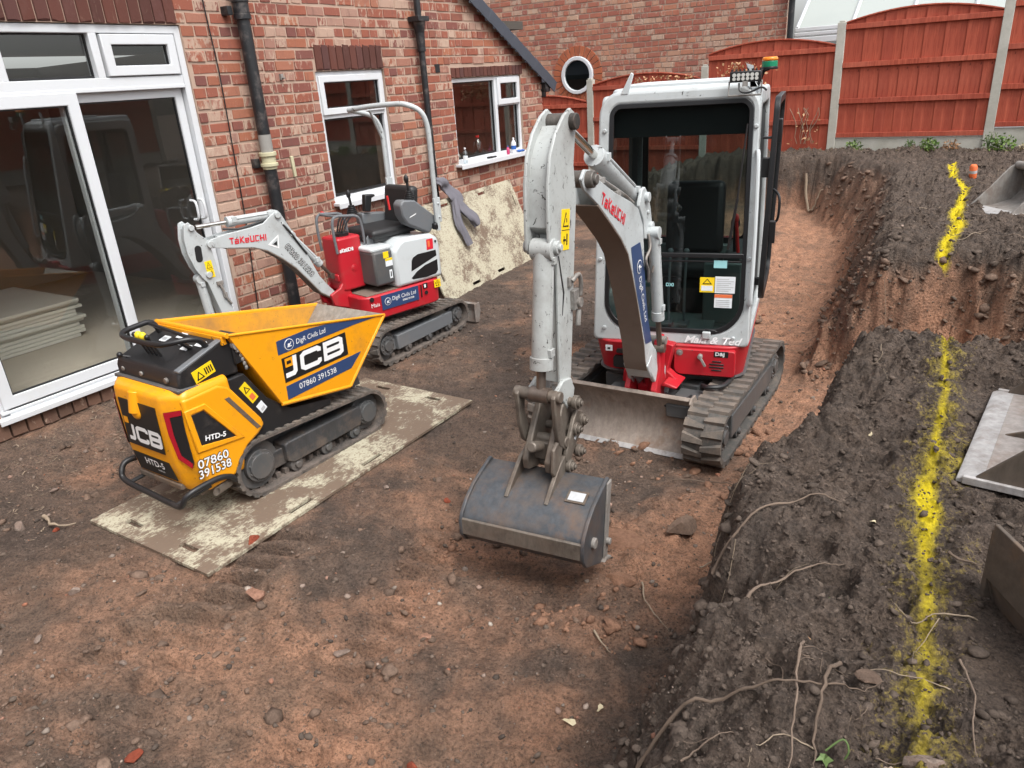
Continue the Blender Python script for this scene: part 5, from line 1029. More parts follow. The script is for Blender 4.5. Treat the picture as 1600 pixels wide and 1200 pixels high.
# red hose tower in front with its guard rail
col = MB().prism(rrect(-.14, -.535, .125, -.285, .035, 4), .665, 1.125, 'z', fn=lambda p, q, t: (p*(1-.06*(t-.66)), q+.03*(t-.66)*0, t)).obj('hose_tower', 'red', TB, .018, seg=3)
takeuchi(col, 'ink', (.1235, -.520, 1.005), Yv, (-.02, 0, 1), .032, .92, .2, 1)
b = MB(); pinp(b, .12, .128, -.40, .85, .03); pinp(b, .12, .13, -.40, .85, .02); b.obj('cap', 'red', col, .003)
b = MB(); b.cyl((0, -.41, 1.12), (0, -.41, 1.15), .07, n=16)
for i in range(4): b.tube(smooth_path([(-.05+.03*i, -.41, 1.14), (-.05+.03*i, -.38+.01*i, 1.24), (-.1+.05*i, -.30, 1.28)], 4), .008, 6)
b.obj('lever_cluster', 'satin', TB)
b = MB(); b.tube(smooth_path([(.11, -.535, 1.0), (.11, -.545, 1.15), (.11, -.54, 1.27), (.11, -.50, 1.31), (.11, -.40, 1.30), (.11, -.31, 1.285), (.11, -.265, 1.24), (.11, -.25, 1.1), (.11, -.255, .93)], 5), .0125, 8); b.tube(smooth_path([(-.14, -.535, 1.0), (-.14, -.545, 1.15), (-.14, -.54, 1.27), (-.14, -.50, 1.31), (-.14, -.40, 1.30), (-.14, -.31, 1.285), (-.14, -.265, 1.24), (-.14, -.25, 1.1)], 5), .0125, 8); b.tube([(-.14, -.5, 1.31), (.11, -.5, 1.31)], .0125, 8); b.obj('guard_rail', 'tgrey', TB)
b = MB(); b.prism([(-.29, .74), (-.17, .72), (-.165, 1.10), (-.21, 1.13), (-.25, 1.08), (-.25, .86), (-.31, .84)], .135, .15, 'x'); b.obj('rail_bracket', 'tgrey', TB, .006)
# seat, consoles, levers
st = MB(); st.box((0, .02, 1.105), (.44, .50, .08)); st.obj('seat_base', 'seat', TB, .035, seg=3)
MB().box((0, .02, 1.055), (.34, .4, .05)).obj('seat_mount', 'frame', TB, .01)
b = MB(); b.box((0, .27, 1.28), (.42, .10, .36), Matrix.Rotation(-.15, 3, 'X')); b.obj('backrest', 'seat', TB, .04, seg=3)
ac = MB().prism([(.02, 1.34), (.055, 1.375), (.18, 1.36), (.43, 1.16), (.31, 1.04), (.08, 1.16), (.03, 1.24)], .215, .335, 'x').obj('right_console', 'tgrey', TB, .015)
decal('label', [([(.10, 1.215), (.17, 1.235), (.18, 1.245), (.11, 1.225)], 'ink', 0)], ac, (.3355, 0, 0), Yv, Zv)
lc = MB().prism([(-.02, 1.13), (-.02, 1.235), (.28, 1.20), (.28, 1.10)], -.335, -.215, 'x').obj('left_console', 'tgrey', TB, .012)
for u, y, z, par in ((.275, .17, 1.36, ac), (-.27, -.09, 1.24, lc)):
    b = MB()
    for i in range(5): b.cyl((u, y, z+.016*i), (u, y, z+.016*i+.013), .052-.006*i, n=14)
    b.tube([(u, y, z+.07), (u, y-.008, z+.15)], .012, 8); b.ball((u, y-.012, z+.18), .021, 6, 0, (1, 1, 1.9)); b.obj('joystick', 'black', par, .002)
b = MB(); b.prism([(.0, 1.25), (.06, 1.24), (.09, 1.36), (.13, 1.37), (.13, 1.39), (.02, 1.40)], -.245, -.185, 'x'); b.obj('arm_rest', 'black', lc, .012)
b = MB(); b.tube([(.225, -.02, 1.30), (.225, -.03, 1.42)], .010, 8); b.obj('red_lever', 'redcap', ac); b = MB(); b.tube([(-.2, -.33, 1.26), (-.2, -.45, 1.32)], .009, 8); b.obj('red_lever', 'redcap', lc)
MB().box((.355, .375, 1.10), (.05, .07, .06)).obj('rear_cap', 'satin', TB, .012)
# roll hoop
b = MB(); b.tube(smooth_path([(-.32, .39, 1.08), (-.32, .39, 1.5), (-.32, .39, 1.82), (-.32, .37, 1.96), (-.32, .29, 2.06), (-.32, .09, 2.12)], 5), .021, 10); b.tube(smooth_path([(-.325, .06, 2.125), (-.1, .11, 2.145), (.15, .19, 2.155), (.27, .25, 2.145), (.345, .34, 2.08), (.362, .385, 1.95), (.362, .39, 1.7), (.362, .39, 1.3), (.362, .39, 1.06)], 6), .023, 10); b.tube([(-.31, .37, 1.86), (-.18, .18, 2.12)], .011, 8)
rp = b.obj('roll_hoop', 'white', TB)
b = MB(); b.box((.362, .40, 1.24), (.03, .07, .22)); pinp(b, .37, .395, .40, 1.30, .010); pinp(b, .37, .395, .40, 1.18, .010); b.obj('hoop_clamp', 'white', rp, .006); MB().box((-.32, .40, 1.40), (.03, .07, .20)).obj('hoop_clamp', 'white', rp, .006)
# boom, arm
b = MB(); b.prism([(-.47, .82), (-.36, .84), (-.36, .76), (-.45, .73), (-.47, .68), (-.44, .62), (-.36, .60), (-.36, .50), (-.48, .50), (-.64, .56), (-.66, .66), (-.56, .70)], -.11, -.075, 'x'); b.prism([(-.47, .82), (-.36, .84), (-.36, .76), (-.45, .73), (-.47, .68), (-.44, .62), (-.36, .60), (-.36, .50), (-.48, .50), (-.64, .56), (-.66, .66), (-.56, .70)], .075, .11, 'x'); b.cyl((0, -.44, .46), (0, -.44, .82), .055, n=16); b.box((0, -.50, .55), (.2, .12, .06)); b.box((0, -.5, .78), (.16, .10, .06)); b.obj('swing_post', 'red', TB, .008)
TBT = [(-1.60, 1.285), (-1.575, 1.315), (-1.44, 1.335), (-1.245, 1.345), (-1.13, 1.362), (-1.05, 1.415), (-1.005, 1.438), (-.965, 1.405), (-.90, 1.27), (-.80, 1.06), (-.715, .845), (-.66, .76), (-.575, .655), (-.56, .62), (-.585, .595)]
TBB = [(-.638, .635), (-.724, .697), (-.827, .839), (-.916, .955), (-1.02, 1.055), (-1.137, 1.145), (-1.243, 1.190), (-1.464, 1.228), (-1.585, 1.252)]
b = MB()
for s in (1, -1): b.prism(TBT+TBB, s*.064, s*.050, 'x')
b.prism([(-1.50, 1.32), (-1.25, 1.33), (-1.1, 1.345), (-1.0, 1.36), (-.92, 1.24), (-.81, 1.03), (-.73, .83), (-.70, .72)]+TBB[1:8], -.055, .055, 'x'); tb = b.obj('boom', 'white', TB, .004)
b = MB(); q = TBB[:8]; b.prism(q+[(y-.004, z-.007) for y, z in q][::-1], -.064, .064, 'x'); b.obj('boom_underplate', 'under', tb, .002)  # same underside colour, mud film and shade together
for a_ in ((-.085, .085, -1.585, 1.282, .028), (-.08, .082, -1.0, 1.405, .026), (-.078, .08, -.585, .625, .024), (.06, .07, -.965, 1.33, .012), (-.075, .08, -.90, 1.235, .02)): b = MB(); pinp(b, *a_); b.obj('boom_pin', 'white', tb, .004)
takeuchi(tb, 'redink', (.0646, -1.435, 1.252), (0, 1, -.08), (0, .05, 1), .052, 1.10, .18)
decal('emblem', [([(-1.125, 1.188), (-1.035, 1.140), (-1.022, 1.252)], 'ink', 0), ([(-1.10, 1.190), (-1.042, 1.158), (-1.033, 1.235)], 'white', 1), ([(-1.085, 1.185), (-1.05, 1.168), (-1.046, 1.205)], 'blackink', 2)], tb, (.0646, 0, 0), Yv, Zv, label='triangular black and white emblem')
for mat, bo, lv in (('blackink', .0042, 1), ('ink', -.0012, 2)): text('lettering', '07860 391538', .066, mat, tb, (.0646, -.990, 1.145), (0, .23, -.345), (0, .83, .55), 0, bo, sx=.93, lev=lv, label='white lettering reading 07860 391538')
ram(tb, (-1.0, 1.405), (-1.675, 1.415), 0, .036, .017, .57, 'arm_ram', 'white'); ram(tb, (-.90, 1.235), (-.56, .80), .0, .030, .015, .70, 'boom_ram', 'white', 'dullrod')
b = MB(); b.tube(smooth_path([(.05, -.99, 1.36), (.075, -.93, 1.27), (.07, -.86, 1.15), (.07, -.80, 1.05)], 5), .009, 6); b.tube(smooth_path([(.03, -1.45, 1.37), (.04, -1.3, 1.35), (.03, -1.1, 1.38), (.03, -1.02, 1.40)], 5), .008, 6); b.obj('hose', 'hose', tb)
TA = [(-1.745, 1.455), (-1.712, 1.468), (-1.685, 1.44), (-1.662, 1.385), (-1.615, 1.335), (-1.585, 1.30), (-1.578, 1.215), (-1.555, .99), (-1.51, .74), (-1.50, .58), (-1.53, .53), (-1.575, .55), (-1.60, .70), (-1.665, 1.0), (-1.70, 1.05), (-1.735, 1.12), (-1.765, 1.235), (-1.768, 1.345)]
b = MB()
for s in (1, -1): b.prism(TA, s*.06, s*.046, 'x')
b.prism([(-1.735, 1.42), (-1.70, 1.40), (-1.65, 1.32), (-1.61, 1.24), (-1.58, 1.0), (-1.535, .75), (-1.53, .60), (-1.60, .72), (-1.655, .99), (-1.69, 1.08), (-1.735, 1.25), (-1.745, 1.35)], -.05, .05, 'x'); ta = b.obj('dipper_arm', 'white', TB, .004)
hole = arc(-1.683, 1.265, .026, 0, 180, 6)+arc(-1.688, 1.19, .026, 180, 360, 6); decal('slot', [(hole, 'gasket', 0)], ta, (.0603, 0, 0), Yv, Zv)
warn('warning_label', ta, (.0607, -1.652, 1.032), (0, 1, .06), (0, -.12, 1), .055, .13)
for a_ in ((-.075, .078, -1.70, 1.425, .022), (-.072, .078, -1.645, 1.06, .024)): b = MB(); pinp(b, *a_); b.obj('arm_pin', 'white', ta, .003)
ram(ta, (-1.70, 1.03), (-1.66, .48), 0, .034, .017, .8, 'bucket_ram', 'white')
b = MB(); b.tube(smooth_path([(.065, -1.58, .99), (.08, -1.57, .93), (.075, -1.55, .86), (.07, -1.52, .80)], 5), .010, 6); b.box((.07, -1.578, .98), (.02, .05, .03)); b.box((.07, -1.555, .88), (.02, .03, .04)); b.obj('hose_clamp', 'pin', ta, .002)
tbk = [(-1.45, .42), (-1.50, .50), (-1.60, .50), (-1.72, .42), (-1.78, .28), (-1.72, .12), (-1.60, .04), (-1.45, .03), (-1.45, .045), (-1.60, .06), (-1.70, .13), (-1.755, .28), (-1.70, .40), (-1.60, .48), (-1.50, .48)]
b = MB().prism(tbk, -.18, .18, 'x'); tk = b.obj('bucket', 'gbucket', TB, .003)
for u in (-.18, .18): MB().prism(tbk[:8], u-.008, u+.008, 'x').obj('side_plate', 'gbucket', tk, .003)
b = MB(); b.prism([(-1.52, .60), (-1.62, .55), (-1.64, .47), (-1.52, .47)], -.07, .07, 'x'); b.obj('ear', 'casting', tk, .006)

# ------------------------------------------------------------------ tracked skip dumper
DU = thing('tracked_dumper', 'yellow and black tracked skip dumper standing on the ground mat', 'dumper', (-3.85, 2.95, .13), R(-2))
DW = .345
for s in (1, -1): track(DU, *( (.165, .345) if s > 0 else (-.345, -.165)), -.42, .195, .51, .168, 44, .018, .010, 'rubber', 'dash', s, .9, [(-.225, .13), (-.225, .245), (-.20, .255), (.44, .245), (.45, .17), (.42, .105), (-.18, .10)])
b = MB(); b.box((0, .05, .27), (.36, .95, .18)); b.prism([(-.5, .33), (.60, .33), (.58, .42), (.3, .46), (-.3, .56), (-.5, .52)], -.19, .19, 'x'); b.obj('chassis', 'frame', DU, .01)
b = MB(); b.prism([(-.62, .80), (-.40, .80), (-.28, .60), (-.12, .46), (.2, .40), (.2, .36), (-.55, .36)], .20, .315, 'x'); b.prism([(-.62, .80), (-.40, .80), (-.28, .60), (-.12, .46), (.2, .40), (.2, .36), (-.55, .36)], -.315, -.20, 'x'); b.box((.16, -.36, .93), (.33, .17, .12)); b.box((.30, -.33, .885), (.02, .10, .15)); tw = b.obj('mid_frame', 'black', DU, .008)
b = MB(); b.box((.318, -.225, .66), (.02, .03, .34), Matrix.Rotation(.52, 3, 'X')); b.obj('red_prop', 'red', tw)
decal('warning_label', [([(0, 0), (.055, 0), (.055, .14), (0, .14)], 'sticker', 0), ([(.005, .08), (.05, .08), (.0275, .125)], 'blackink', 1), ([(.015, .087), (.04, .087), (.0275, .112)], 'sticker', 2), ([(.012, .015), (.043, .015), (.043, .055), (.012, .055)], 'orangelab', 1)], tw, (.3155, -.385, .60), (0, .88, .5), (0, -.55, .83)); decal('label', [([(0, 0), (.05, 0), (.05, .065), (0, .065)], 'paper', 0), ([(.01, .01), (.04, .01), (.04, .03), (.01, .03)], 'greylab', 1)], tw, (.3155, -.335, .515), (0, .88, .5), (0, -.55, .83))
# engine cowl: tapered rear block, side wings that arch over the tracks
def loft(b, secs, m=0):
    n = len(secs[0]); vs = [v for s_ in secs for v in s_]
    fs = [(k*n+i, k*n+(i+1) % n, (k+1)*n+(i+1) % n, (k+1)*n+i) for k in range(len(secs)-1) for i in range(n)]+[tuple(range(n-1, -1, -1)), tuple((len(secs)-1)*n+i for i in range(n))]
    return b.add(vs, fs, m)
b = MB(); secs = []
for z, yr, w_, ch in ((.215, -.845, .30, .08), (.28, -.875, .325, .10), (.42, -.892, .342, .115), (.72, -.90, .345, .12), (.815, -.895, .338, .12), (.842, -.865, .315, .11)):
    secs.append([(-w_, -.52, z), (-w_, yr+.085, z), (-w_+ch, yr, z), (w_-ch, yr, z), (w_, yr+.085, z), (w_, -.52, z)])
loft(b, secs)
WG = [(-.83, .80), (-.60, .808), (-.535, .775), (-.365, .505), (-.35, .455), (-.40, .415), (-.49, .375), (-.56, .31), (-.61, .235), (-.80, .22)]
for s in (1, -1): b.prism(WG, s*DW, s*.19, 'x')
cw = b.obj('engine_cowl', 'jcb', DU, .028, seg=3)
b = MB(); b.prism([(-.80, .70), (-.72, .70), (-.555, .465), (-.785, .505)], DW-.02, DW+.002, 'x'); b.obj('side_grille', 'black', cw, .004)
b = MB(); b.ring([(-.835, .738), (-.705, .738), (-.505, .44), (-.815, .475)], [(-.80, .705), (-.722, .705), (-.56, .468), (-.783, .507)], lambda p, q, t: (t, p, q), DW-.01, DW+.010); b.obj('grille_surround', 'jcb', cw, .006)
S = DW+.0012
text('lettering', 'HTD-5', .042, 'ink', cw, (S+.002, -.757, .527), (0, 1, -.20), Zv, 0, .0012, sx=1.12, lev=2)
for mat, bo, lv in (('blackink', .0042, 1), ('ink', .001, 2)):
    text('lettering', '07860', .072, mat, cw, (S, -.835, .382), (0, 1, -.06), Zv, 0, bo, sx=1.12, lev=lv); text('lettering', '391538', .072, mat, cw, (S, -.845, .322), (0, 1, -.06), Zv, 0, bo, sx=1.0, lev=lv)
decal('mesh_strip', [([(-.578, .712), (-.548, .712), (-.385, .455), (-.412, .452)], 'bucket2', 0)], cw, (S, 0, 0), Yv, Zv, label='brown mesh strip')
# tail lamps on the chamfered corners
for s in (1, -1):
    a = Vector((s*.232, -.897, 0)); c = Vector((s*.340, -.822, 0)); ux = (c-a).normalized(); ux = ux if s > 0 else -ux; o0 = (a if s > 0 else c)
    T = lambda L: [(p, q) for p, q in L] if s > 0 else [(.13-p, q) for p, q in L][::-1]
    decal('tail_lamp', [(T([(.012, .735), (.115, .745), (.108, .62), (.112, .42), (.095, .385), (.03, .45), (.012, .60)]), 'satin', 1), (T([(.012, .735), (.112, .745), (.110, .715), (.042, .705), (.040, .60), (.052, .47), (.105, .415), (.095, .385), (.03, .45), (.012, .60)]), 'tail', 2)], cw, o0-Vector((0, 0, 0)), ux, Zv, .003, label='red tail lamp strip')
RY = -.902
decal('rear_plate', [([(-.20, .462), (.165, .462), (.185, .755), (-.185, .755)], 'blackink', 0)], cw, (0, RY, 0), X_, Zv); decal('lower_plate', [([(-.205, .405), (.16, .405), (.19, .29), (-.19, .285)], 'blackink', 0)], cw, (0, -.8535, 0), X_, (0, -.10, 1))
JB = {'J': [[(.36, 1), (.36, .22), (.30, .12), (0, .12)]], 'C': [[(.80, .68), (.80, .80), (.72, .88), (.22, .88), (.12, .78), (.12, .22), (.22, .12), (.72, .12), (.80, .20), (.80, .33)]], 'B': [[(.12, 0), (.12, 1)], [(.12, .88), (.70, .88), (.79, .80), (.79, .58), (.70, .5), (.12, .5)], [(.70, .5), (.80, .42), (.80, .20), (.71, .12), (.12, .12)]]}
def jcb(parent, o, ux, uy, h, wid, sl):
    return stroke_word('lettering', [(0, JB['J']), (.52*h*wid, JB['C']), (1.44*h*wid, JB['B'])], .245*h, 'ink', parent, o, ux, uy, h, h*wid, 2, label='bold white lettering reading JCB', slant=sl)
jcb(cw, (-.165, RY, .493), X_, Zv, .105, 1.36, .10); decal('badge', [([(0, 0), (.042, 0), (.044, .04), (.002, .04)], 'jcb', 2)], cw, (-.178, RY, .600), X_, Zv)
text('lettering', 'HTD-5', .060, 'ink', cw, (-.09, -.8885, .345), X_, (0, -.10, 1), 0, .001, sx=1.12, lev=2); text('lettering', 'DUMPSTER', .014, 'ink', cw, (.02, -.886, .318), X_, (0, -.10, 1), 0, 0, lev=2)
b = MB(); b.cyl((-.02, -.903, .69), (-.02, -.878, .815), .040, n=20); b.ball((-.02, -.903, .69), .042, 8, 0, (1, .55, 1)); b.obj('cowl_scoop', 'jcb', cw, .004)
MB().box((.0, -.872, .250), (.42, .03, .035)).obj('lower_panel', 'bucket2', cw, .006)
# control console
cn = MB(); cn.prism([(-.80, .83), (-.80, .90), (-.785, .94), (-.60, 1.00), (-.46, 1.045), (-.42, 1.02), (-.42, .81)], -.31, .305, 'x'); cn = cn.obj('console', 'black', DU, .015, seg=3)
b = MB(); b.prism([(-.79, .950), (-.46, 1.052), (-.46, 1.040), (-.785, .932)], .265, .312, 'x'); b.obj('console_trim', 'tgrey', cn, .006)
b = MB(); b.prism([(-.825, .83), (-.52, .80), (-.52, .822), (-.825, .852)], -.318, .318, 'x'); b.obj('console_gasket', 'frame', cn, .006)
b = MB(); b.cyl((.20, -.79, .885), (.20, -.815, .885), .017, n=14); b.cyl((-.05, -.79, .885), (-.05, -.81, .885), .014, n=14); b.cyl((-.24, -.79, .885), (-.24, -.807, .885), .014, n=14); b.obj('knob', 'pin', cn, .003)
decal('warning_label', [([(0, 0), (.135, 0), (.135, .072), (0, .072)], 'sticker', 0), ([(.012, .01), (.065, .01), (.0385, .06)], 'blackink', 1), ([(.024, .018), (.053, .018), (.0385, .047)], 'sticker', 2)]+[([(.075+.014*i, .015), (.083+.014*i, .015), (.083+.014*i, .055), (.075+.014*i, .055)], 'blackink', 1) for i in range(4)], cn, (.3065, -.70, .845), (0, 1, .22), (0, -.22, 1))
for i, (u, y) in enumerate(((.02, -.60), (.10, -.63), (.17, -.58), (-.05, -.55), (-.15, -.60))): decal('label', [([(0, 0), (.06, 0), (.06, .05), (0, .05)], 'paper', 0), ([(.012, .012), (.048, .012), (.048, .036), (.012, .036)], 'greylab', 1)], cn, (u, y, .925+(y+.85)*.312+.002), X_, (0, 1, .31))
for i in range(4):
    u = -.10+.042*i; b = MB(); b.tube([(u, -.70, .96), (u-.01, -.745, 1.085)], .0075, 8); b.obj('lever', 'satin', cn)
    if i in (1, 2): b = MB(); b.ball((u-.012, -.75, 1.095), .022, 6, 0, (1, 1, 1.15)); b.obj('lever_knob', 'knob', cn)
    else: b = MB(); b.ball((u-.012, -.75, 1.095), .016, 6); b.obj('lever_knob', 'satin', cn)
b = MB(); b.tube([(-.20, -.74, .94), (-.25, -.79, .96)], .008, 6); b.ball((-.25, -.795, .965), .018, 6); b.obj('choke_lever', 'satin', cn)
b = MB(); b.tube(smooth_path([(.27, -.56, 1.0), (.275, -.60, 1.06), (.26, -.66, 1.085), (.20, -.74, 1.08), (.12, -.775, 1.075), (-.16, -.775, 1.075), (-.25, -.74, 1.085), (-.26, -.64, 1.095), (-.25, -.56, 1.09), (-.24, -.52, 1.0)], 5), .0165, 10); b.tube([(.17, -.60, 1.0), (.165, -.68, 1.08)], .013, 8); b.tube([(-.24, -.58, 1.09), (.25, -.62, 1.075)], .011, 8); b.obj('handle_bar', 'satin', cn)
b = MB(); b.cyl((.31, -.42, .985), (.34, -.42, .985), .028, n=14); b.box((.325, -.40, .97), (.03, .06, .05))
for i in range(5): b.ball((.325, -.405+.006*i, .945-.028*i), .012, 4, 0, (.6, 1, 1.3))
b.obj('lock_pin', 'pin', DU)
# tow bumper, exhaust
b = MB(); b.tube(smooth_path([(-.28, -.78, .30), (-.30, -.90, .31), (-.295, -.95, .27), (-.25, -.965, .22), (0, -.96, .195), (.22, -.965, .19), (.30, -.96, .195), (.335, -.94, .25), (.352, -.88, .275), (.357, -.74, .278), (.355, -.66, .25), (.345, -.63, .21)], 5), .0175, 10); b.tube([(.26, -.96, .195), (.34, -.78, .25)], .013, 8); b.tube([(-.22, -.96, .21), (-.20, -.80, .23)], .013, 8); b.obj('bumper', 'black', DU)
b = MB(); b.ring([(r_*.026, s_*.026) for r_, s_ in arc(0, 0, 1, 0, 337, 15)], [(r_*.019, s_*.019) for r_, s_ in arc(0, 0, 1, 0, 337, 15)], lambda p, q, t: (.33+t*.2, -.66+p*1-t, .20+q), 0, .10); b.box((.1, -.72, .19), (.3, .16, .05)); b.obj('exhaust', 'casting', DU)
# skip
rimB, rimF, botF, botB = (-.47, 1.06), (.775, .82), (.365, .43), (-.20, .525)
sp = MB(); tk_ = .012
for s in (1, -1): sp.prism([rimB, rimF, botF, botB], s*DW, s*(DW-tk_), 'x')
def slab(b, p, q, u0, u1, th, m=0):
    d = Vector((q[0]-p[0], q[1]-p[1])).normalized(); n = Vector((-d.y, d.x))*th; b.prism([p, q, (q[0]+n.x, q[1]+n.y), (p[0]+n.x, p[1]+n.y)], u0, u1, 'x', m)
slab(sp, botB, rimB, -DW+tk_, DW-tk_, -tk_); slab(sp, botF, botB, -DW+tk_, DW-tk_, -tk_)
skp = sp.obj('skip', 'jcb', DU, .003)
b = MB(); slab(b, rimF, botF, -DW+tk_, DW-tk_, -tk_); b.obj('pouring_lip', 'lipgrey', skp, .002)
b = MB()
for s in (1, -1): b.prism([(-.455, 1.045), (.75, .815), (.37, .455), (-.19, .545)], s*(DW-tk_-.0015), s*(DW-tk_-.004), 'x')
d = Vector((botB[0]-rimB[0], botB[1]-rimB[1])); b.prism([(rimB[0]+.018, rimB[1]-.012), (botB[0]+.016, botB[1]+.02), (botB[0]+.02, botB[1]+.02), (rimB[0]+.022, rimB[1]-.012)], -DW+.016, DW-.016, 'x'); b.prism([(botB[0]+.01, botB[1]+.018), (botF[0]-.01, botF[1]+.018), (botF[0]-.01, botF[1]+.022), (botB[0]+.01, botB[1]+.022)], -DW+.016, DW-.016, 'x'); b.obj('worn_lining', 'jcb_in', skp, smooth=0)
b = MB(); b.tube([(-DW-.004, rimB[0]-.006, rimB[1]), (DW+.004, rimB[0]-.006, rimB[1])], .017, 8); b.tube([(-DW, rimB[0], rimB[1]), (-DW, *rimF)], .011, 8); b.tube([(DW, rimB[0], rimB[1]), (DW, *rimF)], .009, 8); b.tube([(DW-.004, *rimF), (DW-.004, *botF)], .014, 6); b.tube([(-DW+.004, *rimF), (-DW+.004, *botF)], .014, 6); b.tube([(DW-.005, *botF), (DW-.005, *botB)], .014, 6); b.box((0, rimB[0]-.015, rimB[1]-.03), (.64, .03, .05)); b.obj('rim', 'jcb', skp, .002)
S = DW+.0008
decal('navy_stripe', [([(-.160, .922), (.10, .925), (.235, .912), (.70, .828), (.50, .836), (-.163, .835)], 'navy', 0)], skp, (S, 0, 0), Yv, Zv); decal('navy_stripe', [([(-.152, .536), (.395, .552), (.505, .637), (-.149, .625)], 'navy', 0)], skp, (S, 0, 0), Yv, Zv)
decal('name_plate', [([(-.149, .648), (.388, .655), (.389, .811), (-.146, .807)], 'blackink', 0)], skp, (S, 0, 0), Yv, Zv)
jcb(skp, (S, -.138, .676), Yv, Zv, .125, 1.68, .09); decal('badge', [([(0, 0), (.058, 0), (.061, .056), (.002, .056)], 'jcb', 2), ([(.012, .018), (.046, .020), (.046, .040), (.014, .038)], 'blackink', 3)], skp, (S, -.130, .742), Yv, Zv)
text('lettering', 'DigR Civils Ltd', .046, 'ink', skp, (S, -.02, .862), Yv, Zv, .12, 0, sx=.88, lev=1.5); badge(skp, (S, -.073, .878), .036, Yv, Zv); text('lettering', '07860 391538', .054, 'ink', skp, (S, -.055, .572), Yv, Zv, 0, 0, sx=1.02, lev=1.5)

# ------------------------------------------------------------------ ground mats
def plate(name, w, l, t, holes, mat):
    """sheet w x l (x, y) with rectangular hand holes, as one mesh"""
    xs = sorted(set([0, w]+[v for h in holes for v in h[:2]])); ys = sorted(set([0, l]+[v for h in holes for v in h[2:]])); b = MB()
    idx = {}; fs = []
    inh = lambda i, j: any(h[0] <= (xs[i]+xs[i+1])/2 <= h[1] and h[2] <= (ys[j]+ys[j+1])/2 <= h[3] for h in holes)
    for k in (0, 1):
        for i, x in enumerate(xs):
            for j, y in enumerate(ys): idx[i, j, k] = len(b.v); b.v.append((x, y, k*t))
    ok = {(i, j) for i in range(len(xs)-1) for j in range(len(ys)-1) if not inh(i, j)}
    for i, j in ok:
        q = [(i, j), (i+1, j), (i+1, j+1), (i, j+1)]; fs.append(tuple(idx[a, c, 1] for a, c in q)); fs.append(tuple(idx[a, c, 0] for a, c in q[::-1]))
        for (di, dj), (a, c) in zip(((0, -1), (1, 0), (0, 1), (-1, 0)), zip(q, q[1:]+q[:1])):
            if (i+di, j+dj) not in ok: fs.append((idx[a[0], a[1], 0], idx[c[0], c[1], 0], idx[c[0], c[1], 1], idx[a[0], a[1], 1]))
    b.f = fs; b.m = [0]*len(fs); return b.obj(name, mat, None, 0, 0)
HO = [(.10, .13, .10, .24), (.98, 1.01, .10, .24), (1.05, 1.085, .55, .72), (1.05, 1.085, 1.15, 1.32), (1.05, 1.085, 1.75, 1.92), (.06, .095, .55, .72), (.06, .095, 1.75, 1.92), (.25, .40, 2.33, 2.36), (.75, .90, 2.33, 2.36), (.27, .41, .07, .10), (.72, .86, .07, .10)]
HO = [(.22, .36, .09, .125), (.74, .88, .09, .125), (1.035, 1.07, .62, .80), (1.035, 1.07, 1.25, 1.43), (.05, .085, .62, .80), (.05, .085, 1.5, 1.68), (.22, .36, 2.30, 2.335), (.74, .88, 2.30, 2.335)]
m1 = plate('ground_mat', 1.12, 2.42, .018, HO, 'mat'); m1.location = (-4.29, 1.80, .118); m1.rotation_euler = (R(.3), R(.3), R(-.4)); tag(m1, 'muddy cream ground mat lying under the yellow dumper', 'ground mat', 'ground protection mats')
m2 = plate('ground_mat', 1.12, 2.42, .018, HO, 'mat_clean'); tag(m2, 'cream ground mat leaning against the house below the wide window', 'ground mat', 'ground protection mats')
a0 = Vector((-5.04, 6.42, .10)); ey = Vector((-5.21, 8.77, .10))-a0; ey.normalize(); top = Vector((-5.62, 8.89, 1.11)); ex = (top-Vector((-5.21, 8.77, .10))); ex = (ex-ey*ex.dot(ey)).normalized(); ez = ex.cross(ey)
m2.matrix_world = Matrix(((-ex.x, ey.x, -ez.x, 0), (-ex.y, ey.y, -ez.y, 0), (-ex.z, ey.z, -ez.z, 0), (0, 0, 0, 1)))
m2.matrix_world = Matrix.Translation(a0+ex*1.12) @ m2.matrix_world

# grey garment knotted round the roll hoop of the small digger
def cloth_strip(pts, ws, seed, th=.010, n=9):
    g = random.Random(seed); b = MB(); vs = []; P = smooth_path(pts, 5); k = len(P)
    for i, p in enumerate(P):
        f = i/(k-1); w = np.interp(f, np.linspace(0, 1, len(ws)), ws); tdir = (P[min(i+1, k-1)]-P[max(i-1, 0)]).normalized(); side = Vector((.15, 1, 0)); side = (side-tdir*side.dot(tdir)).normalized(); nn = tdir.cross(side).normalized()
        for j in range(n*2):
            a = 2*PI*j/(n*2); rr = 1+.22*math.sin(3*a+4*f+seed)+.12*math.sin(7*a-9*f); vs.append(p+side*math.cos(a)*w*rr+nn*math.sin(a)*(th+w*.38)*rr)
    m = n*2; fs = [(i*m+j, i*m+(j+1) % m, (i+1)*m+(j+1) % m, (i+1)*m+j) for i in range(k-1) for j in range(m)]+[tuple(range(m-1, -1, -1)), tuple((k-1)*m+j for j in range(m))]
    return b.add(vs, fs)
b = cloth_strip([(-5.545, 7.08, 1.37), (-5.50, 7.16, 1.34), (-5.50, 7.22, 1.27), (-5.44, 7.29, 1.16), (-5.40, 7.32, 1.07)], [.05, .065, .06, .085, .07], 3)
cloth_strip([(-5.42, 7.30, 1.13), (-5.36, 7.33, 1.0), (-5.29, 7.43, .88), (-5.26, 7.47, .79)], [.05, .065, .07, .055], 5).v
q = cloth_strip([(-5.42, 7.27, 1.13), (-5.36, 7.20, 1.0), (-5.30, 7.17, .84), (-5.25, 7.20, .70), (-5.22, 7.22, .60)], [.05, .055, .052, .045, .04], 8); b.add(q.v, q.f)
